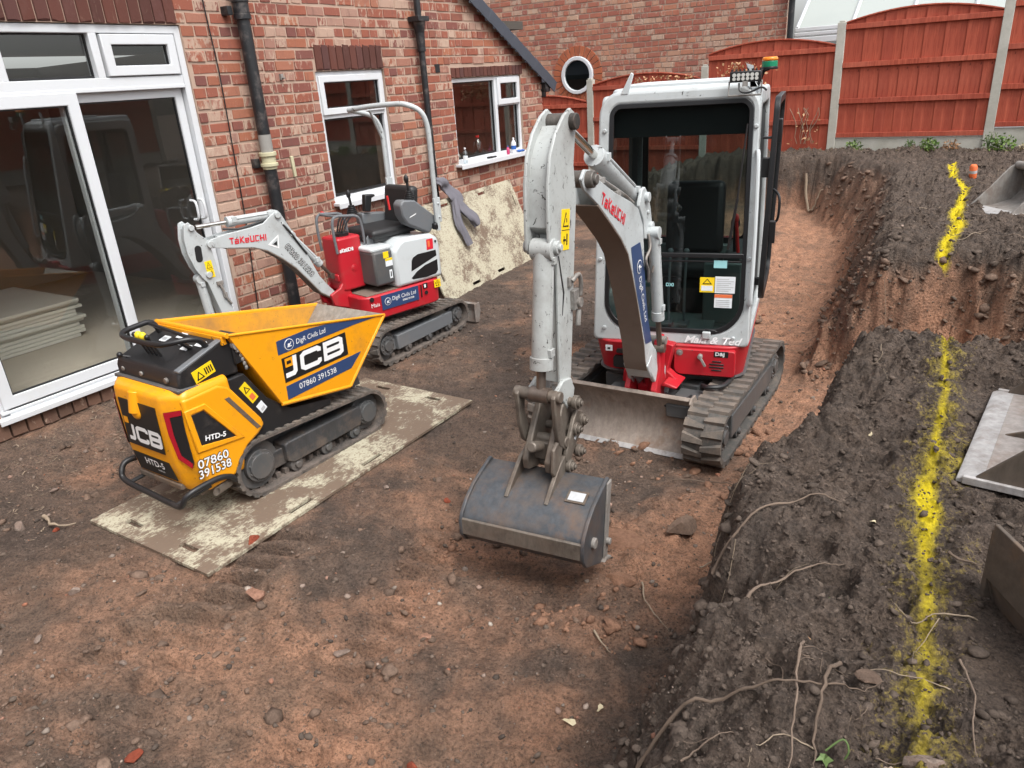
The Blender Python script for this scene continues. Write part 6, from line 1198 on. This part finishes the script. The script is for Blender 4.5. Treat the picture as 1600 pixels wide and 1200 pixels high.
q = cloth_strip([(-5.42, 7.30, 1.13), (-5.36, 7.33, 1.0), (-5.29, 7.43, .88), (-5.26, 7.47, .79)], [.05, .065, .07, .055], 5); b.add(q.v, q.f)
q = cloth_strip([(-5.60, 7.10, 1.36), (-5.535, 7.13, 1.35), (-5.535, 7.23, 1.33), (-5.60, 7.25, 1.34)], [.04, .05, .05, .04], 2); b.add(q.v, q.f)
tag(b.obj('garment', 'cloth', None, 0, 80), 'grey garment tied round the drainpipe with its sleeves hanging over the leaning mat', 'garment')

# ------------------------------------------------------------------ spare buckets, can
def spare_bucket(name, label, loc, rotz, w, d, h, mat, edge='edge', tilt=0, rib=False, ears=True, fl=.45):
    t = thing(name, label, 'digger bucket', loc, rotz, 'spare digger buckets'); t.rotation_euler = (0, tilt, rotz)
    P = [(0, 0), (d*fl, .0), (d*.80, h*.10), (d*.97, h*.36), (d, h*.62), (d*.93, h*.92), (d*.80, h)]
    IN = [(0, .016), (d*fl, .016), (d*.79, h*.10+.018), (d*.955, h*.37), (d-.016, h*.62), (d*.915, h*.9), (d*.80, h-.016)]
    MB().prism(P+IN[::-1], 0, w, fn=lambda p, q, s: (p, s, q)).obj('shell', mat, t, .003)
    for y in (0, w): MB().prism([(.02, 0), (d*fl, -.004), (d*.82, h*.09), (d*.985, h*.35), (d*1.01, h*.62), (d*.945, h*.94), (d*.80, h*1.02), (d*.70, h*.97), (d*.36, h*.47), (.03, .028)], y-.009, y+.009, fn=lambda p, q, s: (p, s, q)).obj('side_plate', mat, t, .003)
    MB().prism([(-.03, -.004), (.14, -.006), (.14, .022), (-.005, .022), (-.03, .008)], -.012, w+.012, fn=lambda p, q, s: (p, s, q)).obj('cutting_edge', edge, t, .003)
    for y in (-.016, w+.004): MB().box((.10, y+.005, .012), (.22, .022, .03)).obj('side_cutter', edge, t, .003)
    if rib:
        MB().box((d*.30, w/2, .0195), (d*.42, w-.03, .006)).obj('floor_plate', 'worn', t, .002); q_ = MB(); q_.tube([(d*.51, .02, .022), (d*.505, w*.3, .024), (d*.515, w*.7, .022), (d*.51, w-.02, .023)], .009, 6); q_.tube([(d*.30, .02, .021), (d*.305, w*.5, .022), (d*.30, w-.02, .021)], .006, 6); q_.obj('weld_seam', 'rustseam', t)
        MB().prism([(.06, .018), (d*.7, .02), (d*.93, h*.45), (d*.62, h*.32)], w*.47, w*.47+.014, fn=lambda p, q, s: (p, s, q)).obj('rib', mat, t, .002); b = MB(); b.cyl((d*.40, w*.40, .05), (d*.48, w*.43, .06), .035, n=14); b.obj('boss', 'bucket', t, .004)
    b = MB(); b.cyl((d*.82, .0, h*.99), (d*.82, w, h*.99), .035, n=14); b.obj('top_tube', mat, t)
    if ears:
        for y in (w*.36, w*.62): MB().prism([(d*.70, h*.98), (d*.80, h*1.30), (d*.92, h*1.36), (d*1.02, h*1.24), (d*1.03, h*.8)], y-.012, y+.012, fn=lambda p, q, s: (p, s, q)).obj('ear', mat, t, .004)
        b = MB(); b.cyl((d*.92, w*.33, h*1.22), (d*.92, w*.65, h*1.22), .035, n=14); b.obj('ear_pin', 'pin', t, .003)
    return t
spare_bucket('spare_bucket', 'grey digging bucket lying on the far bank beside the orange can', (.155, 7.62, 1.05), R(37), .52, .52, .36, 'gbucket', ears=True)
spare_bucket('spare_bucket', 'wide grading bucket with a bright worn edge at the right of the bank', (.085, 2.79, .985), R(-6), .88, .55, .46, 'bucket2', rib=True, ears=False)
t = spare_bucket('spare_bucket', 'rust brown bucket standing mouth up, cut by the lower right edge', (0, 0, 0), 0, .60, .30, .36, 'bucket2', 'bucket2', 0, ears=False)
t.rotation_euler = (0, 0, 0); t.matrix_world = Matrix(((0, -.507, .862, .465), (0, .862, .507, 1.60), (-1, 0, 0, 1.185), (0, 0, 0, 1)))
t = thing('spray_can', 'small orange and white can on the far bank near the grey bucket', 'can', (-.18, 9.72, H(-.18, 9.72)+.0), .4); t.rotation_euler = (.12, -.1, .4)
lath([(.036, 0), (.038, .01), (.038, .125), (.030, .14), (.026, .145)], 'orangelab', 'body', parent=t); lath([(.0385, .055), (.0385, .085)], 'greylab', 'paper_label', parent=t)

# ------------------------------------------------------------------ loose ground
ICO = None
def ico_mesh():
    bm = bmesh.new(); bmesh.ops.create_icosphere(bm, subdivisions=1, radius=1); v = np.array([x.co[:] for x in bm.verts]); f = [tuple(y.index for y in x.verts) for x in bm.faces]; bm.free(); return v, f
IV, IF = ico_mesh()
bm = bmesh.new(); bmesh.ops.create_icosphere(bm, subdivisions=2, radius=1); IV2 = np.array([x.co[:] for x in bm.verts]); IF2 = [tuple(y.index for y in x.verts) for x in bm.faces]; bm.free()
def lumps(name, mat, xs, ys, rad, g, flat=.7, jit=.28, V=None, F=None, sink=.25, label=None):
    V = IV if V is None else V; F = np.array(IF if F is None else F); n = len(xs); zs = terrain(xs, ys)[0]; m = len(V)
    k = rad[:, None, None]; J = 1+g.uniform(-jit, jit, (n, m, 1)); A = V[None]*J*k
    A = A*np.stack([g.uniform(.7, 1.3, n), g.uniform(.7, 1.3, n), g.uniform(flat*.75, flat*1.25, n)], -1)[:, None, :]
    th = g.uniform(0, 6.28, n); c, s = np.cos(th)[:, None], np.sin(th)[:, None]; tl = g.uniform(-.5, .5, n)[:, None]
    X = A[..., 0]*c-A[..., 1]*s; Yy = A[..., 0]*s+A[..., 1]*c; Z = A[..., 2]+X*np.sin(tl)
    P = np.stack([X+xs[:, None], Yy+ys[:, None], Z+(zs+rad*flat*(1-2*sink)*.6)[:, None]], -1).reshape(-1, 3)
    Fs = (F[None]+(np.arange(n)*m)[:, None, None]).reshape(-1, 3)
    me = bpy.data.meshes.new(name); me.vertices.add(len(P)); me.vertices.foreach_set('co', P.ravel()); me.loops.add(Fs.size); me.loops.foreach_set('vertex_index', Fs.ravel()); me.polygons.add(len(Fs)); me.polygons.foreach_set('loop_start', np.arange(len(Fs))*3); me.polygons.foreach_set('loop_total', np.full(len(Fs), 3)); me.update(); me.materials.append(MT[mat])
    o = bpy.data.objects.new(name, me); COL.objects.link(o); stuff(o)
    if label: o['label'] = label
    return o
def scatter(n, x0, x1, y0, y1, g, keep):
    xs = g.uniform(x0, x1, n); u = g.uniform(0, 1, n); ys = y0+(y1-y0)*u**1.5; k = keep(xs, ys); return xs[k], ys[k]
onmat = lambda x, y: (x > -4.33) & (x < -3.13) & (y > 1.74) & (y < 4.26)
g = np.random.default_rng(21)
xs, ys = scatter(15000, -5.7, -.5, .7, 9.5, g, lambda x, y: ~onmat(x, y)); lumps('gravel', 'pebble', xs, ys, .0022+.0026*g.pareto(2.2, len(xs)).clip(0, 5.5), g, .75, .3, label='small stones and crumbs pressed into the pit floor')
xs, ys = scatter(5200, -5.6, -.6, .7, 8.5, g, lambda x, y: (~onmat(x, y)) & (fbm(x, y, 1.6, 3) > .02)); lumps('soil_crumbs', 'clod_b', xs, ys, .005+.006*g.pareto(2.4, len(xs)).clip(0, 5), g, .65, .35, label='crumbled brown soil on the pit floor')
xs, ys = scatter(1700, -2.4, -.75, 2.4, 7.5, g, lambda x, y: (fbm(x+5, y, 2.2, 3) > 0)); lumps('clay_crumbs', 'clod_r', xs, ys, .007+.008*g.pareto(2.4, len(xs)).clip(0, 5), g, .65, .35, label='crumbled red clay in front of the cabbed digger')
xs, ys = scatter(17000, -1.15, .75, .7, 4.35, g, lambda x, y: x > near_edge(y)-.45); lumps('topsoil_crumbs', 'clod_d', xs, ys, 0.0026+.0027*g.pareto(2.5, len(xs)).clip(0, 5), g, .7, .42, label='crumbled dark topsoil on the near bank')
xs, ys = scatter(120, -1.05, .6, .8, 4.3, g, lambda x, y: (x > near_edge(y)-.4) & (fbm(x, y, 2.5, 3) > .0)); lumps('topsoil_clods', 'clod_d', xs, ys, .012+.008*g.pareto(2.5, len(xs)).clip(0, 2.2), g, .6, .16, IV2, IF2, label='larger dark clods on the near bank')
xs, ys = scatter(7000, -3.2, 1.2, 5.9, 11.9, g, lambda x, y: (terrain(x, y)[2] > .25)); lumps('far_bank_crumbs', 'clod_d', xs, ys, .006+.006*g.pareto(2.6, len(xs)).clip(0, 4), g, .7, .42, label='crumbled topsoil on the far bank')
xs, ys = scatter(4200, -2.0, 1.0, 5.0, 11.5, g, lambda x, y: (terrain(x, y)[3] > .25)); lumps('cut_face_crumbs', 'clod_b', xs, ys, .007+.008*g.pareto(2.6, len(xs)).clip(0, 4), g, .7, .42, label='broken soil on the cut face of the far bank')
xs, ys = scatter(2600, -2.2, 1.0, 5.2, 11.4, g, lambda x, y: (terrain(x, y)[3] > .35)); lumps('cut_face_chunks', 'clod_b', xs, ys, .016+.014*g.pareto(2.5, len(xs)).clip(0, 2.2), g, .55, .20, IV2, IF2, .5, label='chunks of brown soil broken out of the far cut faces')
xs, ys = scatter(1500, -1.05, -.2, .8, 4.3, g, lambda x, y: (terrain(x, y)[3] > .3)); lumps('bank_face_chunks', 'clod_d', xs, ys, .010+.010*g.pareto(2.5, len(xs)).clip(0, 2.2), g, .55, .22, IV2, IF2, .5, label='dark chunks crumbling off the side of the near bank')
xs, ys = scatter(900, -5.4, -1.0, .8, 6.5, g, lambda x, y: (~onmat(x, y)) & (fbm(x+4, y+2, 1.1, 3) > .10)); lumps('pit_clods', 'clod_b', xs, ys, .009+.009*g.pareto(2.5, len(xs)).clip(0, 2.5), g, .5, .22, IV2, IF2, .4, label='flattened brown clods trodden into the pit floor')
gs = np.random.default_rng(5); b = MB()
for _ in range(700):
    x = -5.62+abs(gs.normal())*.45; y = gs.uniform(.8, 4.6); z = H(x, y)+.006; a = gs.uniform(0, 6.28); L = gs.uniform(.01, .035); p = Vector((x, y, z)); q = Vector((math.cos(a)*L, math.sin(a)*L, gs.uniform(0, .012))); r_ = Vector((-math.sin(a), math.cos(a), 0))*.0028; b.add([p-r_, p+r_, p+q+r_, p+q-r_], [(0, 1, 2, 3)])
stuff(b.obj('straw_litter', 'root_pale', None, 0, 0))['label'] = 'straw and plaster litter along the foot of the house wall'
def rock(x, y, r, mat, label, cat='stone', group=None, flat=.7, dz=0, nm='stone', seed=0):
    gg = np.random.default_rng(int(abs(x*1000)+abs(y*777))+seed); V = IV2.copy(); 
    for _ in range(7):
        d = gg.normal(size=3); d /= np.linalg.norm(d); c = gg.uniform(.45, .8); h = V@d; V = V-np.outer(np.maximum(0, h-c), d)
    V = V*(1+gg.uniform(-.05, .05, (len(V), 1)))*[r*gg.uniform(.9, 1.4), r*gg.uniform(.7, 1.0), r*flat]
    b = MB(); b.add(V.tolist(), IF2); o = b.obj(nm, mat, None, 0, 25); o.location = (x, y, H(x, y)+r*flat*.45+dz); o.rotation_euler = (0, 0, gg.uniform(0, 6)); return tag(o, label, cat, group)
rock(-4.66, 1.57, .052, 'stone', 'dark half brick with a red end left of the ground mat', 'stone', dz=.0, nm='stone')
rock(-3.21, 2.12, .045, 'redstone', 'bright red brick lump at the front edge of the ground mat', 'brick piece', nm='brick_piece')
rock(-2.53, 3.03, .026, 'redstone', 'small orange brick lump left of the hanging bucket', 'brick piece', nm='brick_piece')
rock(-2.81, 1.80, .050, 'pinkstone', 'pinkish brick piece in front of the ground mat corner', 'brick piece', nm='brick_piece')
rock(-1.97, 2.08, .034, 'pinkstone', 'small angular brick piece below the hanging bucket', 'brick piece', nm='brick_piece')
rock(-2.50, .93, .030, 'redstone', 'crumbled red brick at the bottom edge of the photo', 'brick piece', nm='brick_piece')
rock(-4.42, 1.66, .024, 'redstone', 'tiny red brick chip at the left corner of the ground mat', 'brick piece', nm='brick_piece')
rock(-3.69, 1.37, .034, 'stone', 'rounded tan stone in the left foreground', 'stone')
rock(-3.52, 1.09, .030, 'stone', 'small grey stone near the left edge', 'stone')
rock(-1.55, 1.47, .030, 'redstone', 'orange brick crumb in the reddish foreground', 'brick piece', nm='brick_piece')
rock(-2.22, 1.78, .040, 'stone', 'flat grey stone in the middle foreground', 'stone', flat=.35)
rock(-.07, 1.60, .034, 'clod_b', 'grey flat stone on the dark bank near the long root', 'stone', flat=.4)
rock(.075, 1.44, .042, 'stone', 'round lump of soil half sprayed yellow at the near end of the line', 'stone')
for i, (x, y, r) in enumerate(((-2.9, 2.9, .022), (-2.2, 3.6, .02), (-3.0, 1.2, .02), (-1.9, 1.2, .022), (-2.7, 2.3, .018), (-2.1, 2.6, .02), (-4.9, 1.9, .03), (-5.2, 2.3, .026), (-3.6, .95, .022), (-1.3, 1.4, .02), (-2.9, 4.6, .03), (-3.4, 4.9, .025))):
    rock(x, y, r, 'stone', 'small loose stone lying on the bare soil', 'stone', 'small loose stones')
rock(-1.42, 3.12, .13, 'clod_r', 'big cracked clod of red clay beside the hanging bucket', 'clod', nm='clod'); rock(-1.30, 2.86, .075, 'clod_r', 'broken clay clod to the right of the hanging bucket', 'clod', nm='clod'); rock(-1.18, 3.40, .085, 'clod_b', 'brown clod below the dozer blade', 'clod', nm='clod'); rock(-1.62, 3.32, .06, 'clod_b', 'dark clod under the dozer blade', 'clod', nm='clod')

def root(pts, r, mat, label, group=None, nm='root', cat='root', lift=.0015, free=False):
    P = smooth_path([(x, y, z) for x, y, z in pts], 6)
    qx = np.array([[p.x+dx*r for dx in (0, 1.2, -1.2)] for p in P]); qy = np.array([[p.y+dy*r for dy in (0, -1.2, 1.2)] for p in P]); hz = terrain(qx, qy)[0].max(1)
    P = [Vector((p.x, p.y, max(p.z, -.01)*(.6 if r > .004 else .35)+lift+float(h))) for p, h in zip(P, hz)]
    for _ in range(3): P = [P[0]]+[P[i]*.5+(P[i-1]+P[i+1])*.25 for i in range(1, len(P)-1)]+[P[-1]]
    P = [p+Vector((0, 0, r*.35)) for p in P]; k = len(P)
    b = MB(); gg = random.Random(len(pts)+int(pts[0][0]*999)); b.tube([p+Vector((gg.uniform(-r, r)*.5, gg.uniform(-r, r)*.5, gg.uniform(-r, r)*.4)) for p in P], [r*(.72-.60*i/k)*(.8+.4*gg.random()) for i in range(k)], 6)
    return tag(b.obj(nm, mat, None, 0, 60), label, cat, group)
root([(-.56, 1.26, .0), (-.48, 1.36, .01), (-.40, 1.40, .01), (-.30, 1.43, .02), (-.20, 1.46, .02), (-.10, 1.53, .01), (-.04, 1.60, .0)], .0085, 'root_dark', 'long brown root lying across the dark bank at the bottom')
root([(-.235, 1.66, .0), (-.23, 1.56, .03), (-.205, 1.42, .05), (-.185, 1.30, .04), (-.17, 1.18, .0)], .006, 'root', 'upright thin stem crossing over the long root')
root([(-.14, 1.62, .03), (-.155, 1.50, .03), (-.15, 1.38, .01), (-.13, 1.28, .0)], .009, 'root_dark', 'thick forked root behind the upright stem')
root([(.01, 1.36, .02), (-.02, 1.28, .01), (-.03, 1.22, .0)], .0075, 'root_pale', 'short bare white stick near the end of the yellow line', nm='stick', cat='stick')
root([(-.40, 1.20, .02), (-.36, 1.27, .04), (-.31, 1.30, .0)], .0045, 'root', 'small curved pale root at the bottom edge')
root([(-.62, 2.14, -.02), (-.50, 2.25, .02), (-.38, 2.34, .03), (-.28, 2.38, .0)], .008, 'root', 'grey root sticking out of the bank edge above the hollow')
root([(-.42, 1.80, .0), (-.36, 1.92, .02), (-.28, 1.99, .02), (-.20, 2.03, .0)], .007, 'root', 'pale root lying over the hollow in the bank')
root([(-1.42, 3.90, .03), (-1.15, 4.06, .03), (-.95, 4.05, .02), (-.72, 3.98, .10)], .007, 'root_dark', 'thin branch lying in front of the right hand track', nm='branch', cat='branch')
root([(-1.19, 2.88, .02), (-1.1, 2.72, .02), (-.95, 2.62, .02)], .007, 'root_pale', 'thin pale stick on the red soil right of the bucket', nm='stick', cat='stick')
root([(-.97, 3.1, .02), (-.9, 3.28, .03)], .006, 'root_pale', 'short broken stick on the slope of the bank', nm='stick', cat='stick')
root([(-1.25, 2.45, .02), (-1.13, 2.37, .02)], .008, 'root_pale', 'short light stick beside the clay clods', nm='stick', cat='stick')
root([(-4.62, 1.70, .02), (-4.46, 1.66, .03), (-4.36, 1.76, .02)], .018, 'root_pale', 'thick white stick at the left corner of the ground mat', nm='stick', cat='stick')
root([(.15, 2.02, .0), (.07, 1.97, .03), (.0, 1.92, .02), (-.06, 1.93, .0)], .004, 'root_pale', 'fine pale root arching over the yellow line')
root([(.12, 1.82, .0), (.16, 1.70, .02), (.15, 1.58, .01), (.18, 1.5, .0)], .005, 'root', 'wavy root right of the yellow line')
root([(.06, 2.25, .01), (.15, 2.26, .01)], .007, 'root_dark', 'dark stub of wood right of the yellow line', nm='stick', cat='stick')
root([(-.90, 8.1, .0), (-1.15, 7.9, .06), (-1.3, 7.85, .02)], .012, 'root', 'root sticking out of the far cut face')
root([(-2.25, 11.40, -.10), (-2.15, 11.28, -.08), (-2.05, 11.25, -.05), (-1.98, 11.3, -.02)], .03, 'root_pale', 'pale root stump poking from the dark soil below the fence')
for i in range(46):
    x = g.uniform(-.85, .35); y = 1.1+3.0*g.uniform(0, 1)**1.3
    if x < near_edge(y)-.35: x = near_edge(y)+.2*g.uniform()
    a = g.uniform(0, 6.28); L = g.uniform(.08, .26); pts = []
    for k in range(4): pts.append((x, y, .004+.014*g.uniform())); x += L/3*math.cos(a); y += L/3*math.sin(a); a += g.uniform(-.8, .8)
    root(pts, g.uniform(.0013, .0030), ('root', 'root_dark', 'root_pale')[i % 3], 'fine bare rootlet lying on the dark near bank', 'fine rootlets on the near bank', 'rootlet')
for i in range(26):
    x = g.uniform(-1.5, .5); y = g.uniform(6.2, 10.8); a = g.uniform(0, 6.28); L = g.uniform(.2, .6); pts = []
    for k in range(4): pts.append((x, y, .01+.03*g.uniform())); x += L/3*math.cos(a); y += L/3*math.sin(a); a += g.uniform(-.7, .7)
    root(pts, g.uniform(.003, .007), ('root', 'root_pale')[i % 2], 'fine bare rootlet lying on the far bank', 'fine rootlets on the far bank', 'rootlet')
# leaves on the ground, weeds under the fence, dried creeper
def leafcard(c, s, mat, label, grp=None):
    gg = random.Random(int(c[0]*991)); b = MB(); o = []
    for k in range(9): a = 2*PI*k/9; r = s*(1+.35*math.cos(2*a))*gg.uniform(.8, 1.1); o.append((r*math.cos(a), r*.7*math.sin(a), .25*s*math.sin(2*a)+gg.uniform(0, .15)*s))
    b.add(o+[(p[0], p[1], p[2]-.0015) for p in o]+[(0, 0, 0), (0, 0, -.0015)], [(k, (k+1) % 9, 18) for k in range(9)]+[((k+1) % 9+9, k+9, 19) for k in range(9)]+[(k, k+9, (k+1) % 9+9, (k+1) % 9) for k in range(9)])
    q = b.obj('fallen_leaf', mat, None, 0, 0); q.location = (c[0], c[1], H(c[0], c[1])+.012); q.rotation_euler = (gg.uniform(-.3, .3), gg.uniform(-.3, .3), gg.uniform(0, 6)); tag(q, label, 'leaf', grp)
leafcard((-1.12, 1.95), .024, 'paleleaf', 'pale leaf lying on the brown soil in the lower middle'); leafcard((-1.05, 2.09), .022, 'paleleaf', 'cream leaf up and to the right of the other pale leaf'); leafcard((-.16, 2.38), .013, 'paleleaf', 'curled pale leaf left of the yellow line'); leafcard((-.22, 1.95), .018, 'ivy', 'small light green leaf on the dark bank'); leafcard((-.27, 3.1), .018, 'paleleaf', 'dry white leaf at the top of the near bank'); leafcard((-.24, 1.72), .016, 'dryleaf', 'orange dead leaf on the dark bank')
t = thing('ivy_sprig', 'small green ivy sprig with one leaf at the bottom of the bank', 'plant', (-.12, 1.33, H(-.12, 1.33)))
b = MB(); b.tube(smooth_path([(.03, .01, 0), (.045, .02, .04), (.03, .03, .06), (.0, .01, .03)], 5), .0022, 6); b.obj('stem', 'ivy', t)
b = MB(); o = [(x*.62, y*.62, z) for x, y, z in ((.0, .03, .012), (.012, .012, .02), (.032, .008, .016), (.018, -.008, .014), (.014, -.028, .010), (-.004, -.012, .018), (-.026, -.018, .012), (-.014, .006, .018), (-.018, .022, .012))]; b.add(o+[(0, 0, .01)], [(i, (i+1) % 9, 9) for i in range(9)]); b.obj('leaf', 'ivy', t, smooth=0)
def weed(x, y, s, mat, label, n=70, seed=0, h=1.0):
    s *= .72
    gg = np.random.default_rng(seed); t = thing('weed', label, 'weed', (x, y, H(x, y))); st = MB(); lf = MB()
    for k in range(9):
        a = gg.uniform(0, 6.28); d = gg.uniform(.1, .5)*s; st.tube([(0, 0, -.02), (d*.5*math.cos(a), d*.4*math.sin(a), s*.4*h), (d*math.cos(a), d*.6*math.sin(a), s*gg.uniform(.5, .95)*h)], .004, 5)
    for k in range(n):
        a = gg.uniform(0, 6.28); d = s*.65*math.sqrt(gg.uniform()); p = Vector((d*math.cos(a), d*.5*math.sin(a), s*h*gg.uniform(.05, .95)*(1-d/s*.6))); u = Vector(gg.normal(size=3)).normalized(); v = u.cross(Vector(gg.normal(size=3))).normalized(); q = s*gg.uniform(.06, .15)
        lf.add([p-u*q, p+v*q*.5, p+u*q, p-v*q*.5], [(0, 1, 2, 3)])
    st.obj('stem', 'ivy' if mat != 'dryleaf' else 'root_pale', t); lf.obj('foliage', mat, t, smooth=0)
weed(-1.73, 11.85, 0.243, 'leaf', 'small green weed left under the full fence panel', 120, 1); weed(-.78, 11.80, 0.270, 'leaf', 'lush green weed under the full fence panel', 180, 2); weed(-.52, 11.83, 0.230, 'dryleaf', 'reddish dry weed right of the lush green one', 120, 3); weed(-1.02, 11.85, 0.149, 'ivy', 'low pale weed left of the lush green one', 80, 4); weed(.05, 11.82, 0.324, 'leaf', 'green weed right of the tall concrete post', 160, 5, 1.1); weed(-.10, 11.80, 0.216, 'ivy', 'weed climbing the foot of the tall concrete post', 100, 6, 1.6); weed(.35, 11.78, 0.270, 'paleleaf', 'straw coloured dry grass at the right end of the gravel board', 180, 7, .6)
gg = np.random.default_rng(9); xs = gg.uniform(-3.0, 1.5, 900); ys = 11.62+gg.uniform(0, .32, 900); zs = terrain(xs, ys)[0]; b = MB()
for x, y, z in zip(xs, ys, zs):
    a = gg.uniform(0, 6.28); L = gg.uniform(.03, .09); w_ = .003; p = Vector((x, y, z)); q = p+Vector((math.cos(a)*L, -abs(math.sin(a))*L, gg.uniform(.0, .05))); b.add([p-Vector((w_, 0, 0)), p+Vector((w_, 0, 0)), q], [(0, 1, 2)])
stuff(b.obj('dead_grass', 'paleleaf', None, 0, 0))['label'] = 'straw of dead grass along the top of the cut below the fence'
def creeper(x0, x1, z0, z1, y, n, label, seed):
    gg = np.random.default_rng(seed); t = thing('dried_creeper', label, 'creeper', ((x0+x1)/2, y, z0)); st = MB(); lf = MB(); cx = (x0+x1)/2
    for k in range(7):
        x = gg.uniform(x0, x1)-cx; P = [(x, 0, 0)]
        for q in range(5): x += gg.uniform(-.07, .07); P.append((x, gg.uniform(-.02, 0), (z1-z0)*(q+1)/5))
        st.tube(P, .004, 4)
    for k in range(n):
        p = Vector((gg.uniform(x0, x1)-cx+.1*gg.normal(), -.01-.05*gg.uniform(), (z1-z0)*gg.uniform())); u = Vector(gg.normal(size=3)).normalized(); v = u.cross(Vector(gg.normal(size=3))).normalized(); s = gg.uniform(.014, .034); lf.add([p-u*s, p+v*s*.6, p+u*s, p-v*s*.6], [(0, 1, 2, 3)])
    st.obj('stem', 'root_pale', t); lf.obj('dry_leaves', 'dryleaf', t, smooth=0)
creeper(-3.65, -3.12, 2.10, 2.42, 11.94, 190, 'patch of dried creeper on the fence above the work light', 1); creeper(-5.2, -4.1, 2.20, 2.30, 11.93, 80, 'dried creeper along the top of the fence behind the cab', 2); creeper(-2.55, -2.28, 1.25, 1.75, 11.94, 30, 'thin dried stems low on the fence right of the cab door', 3)
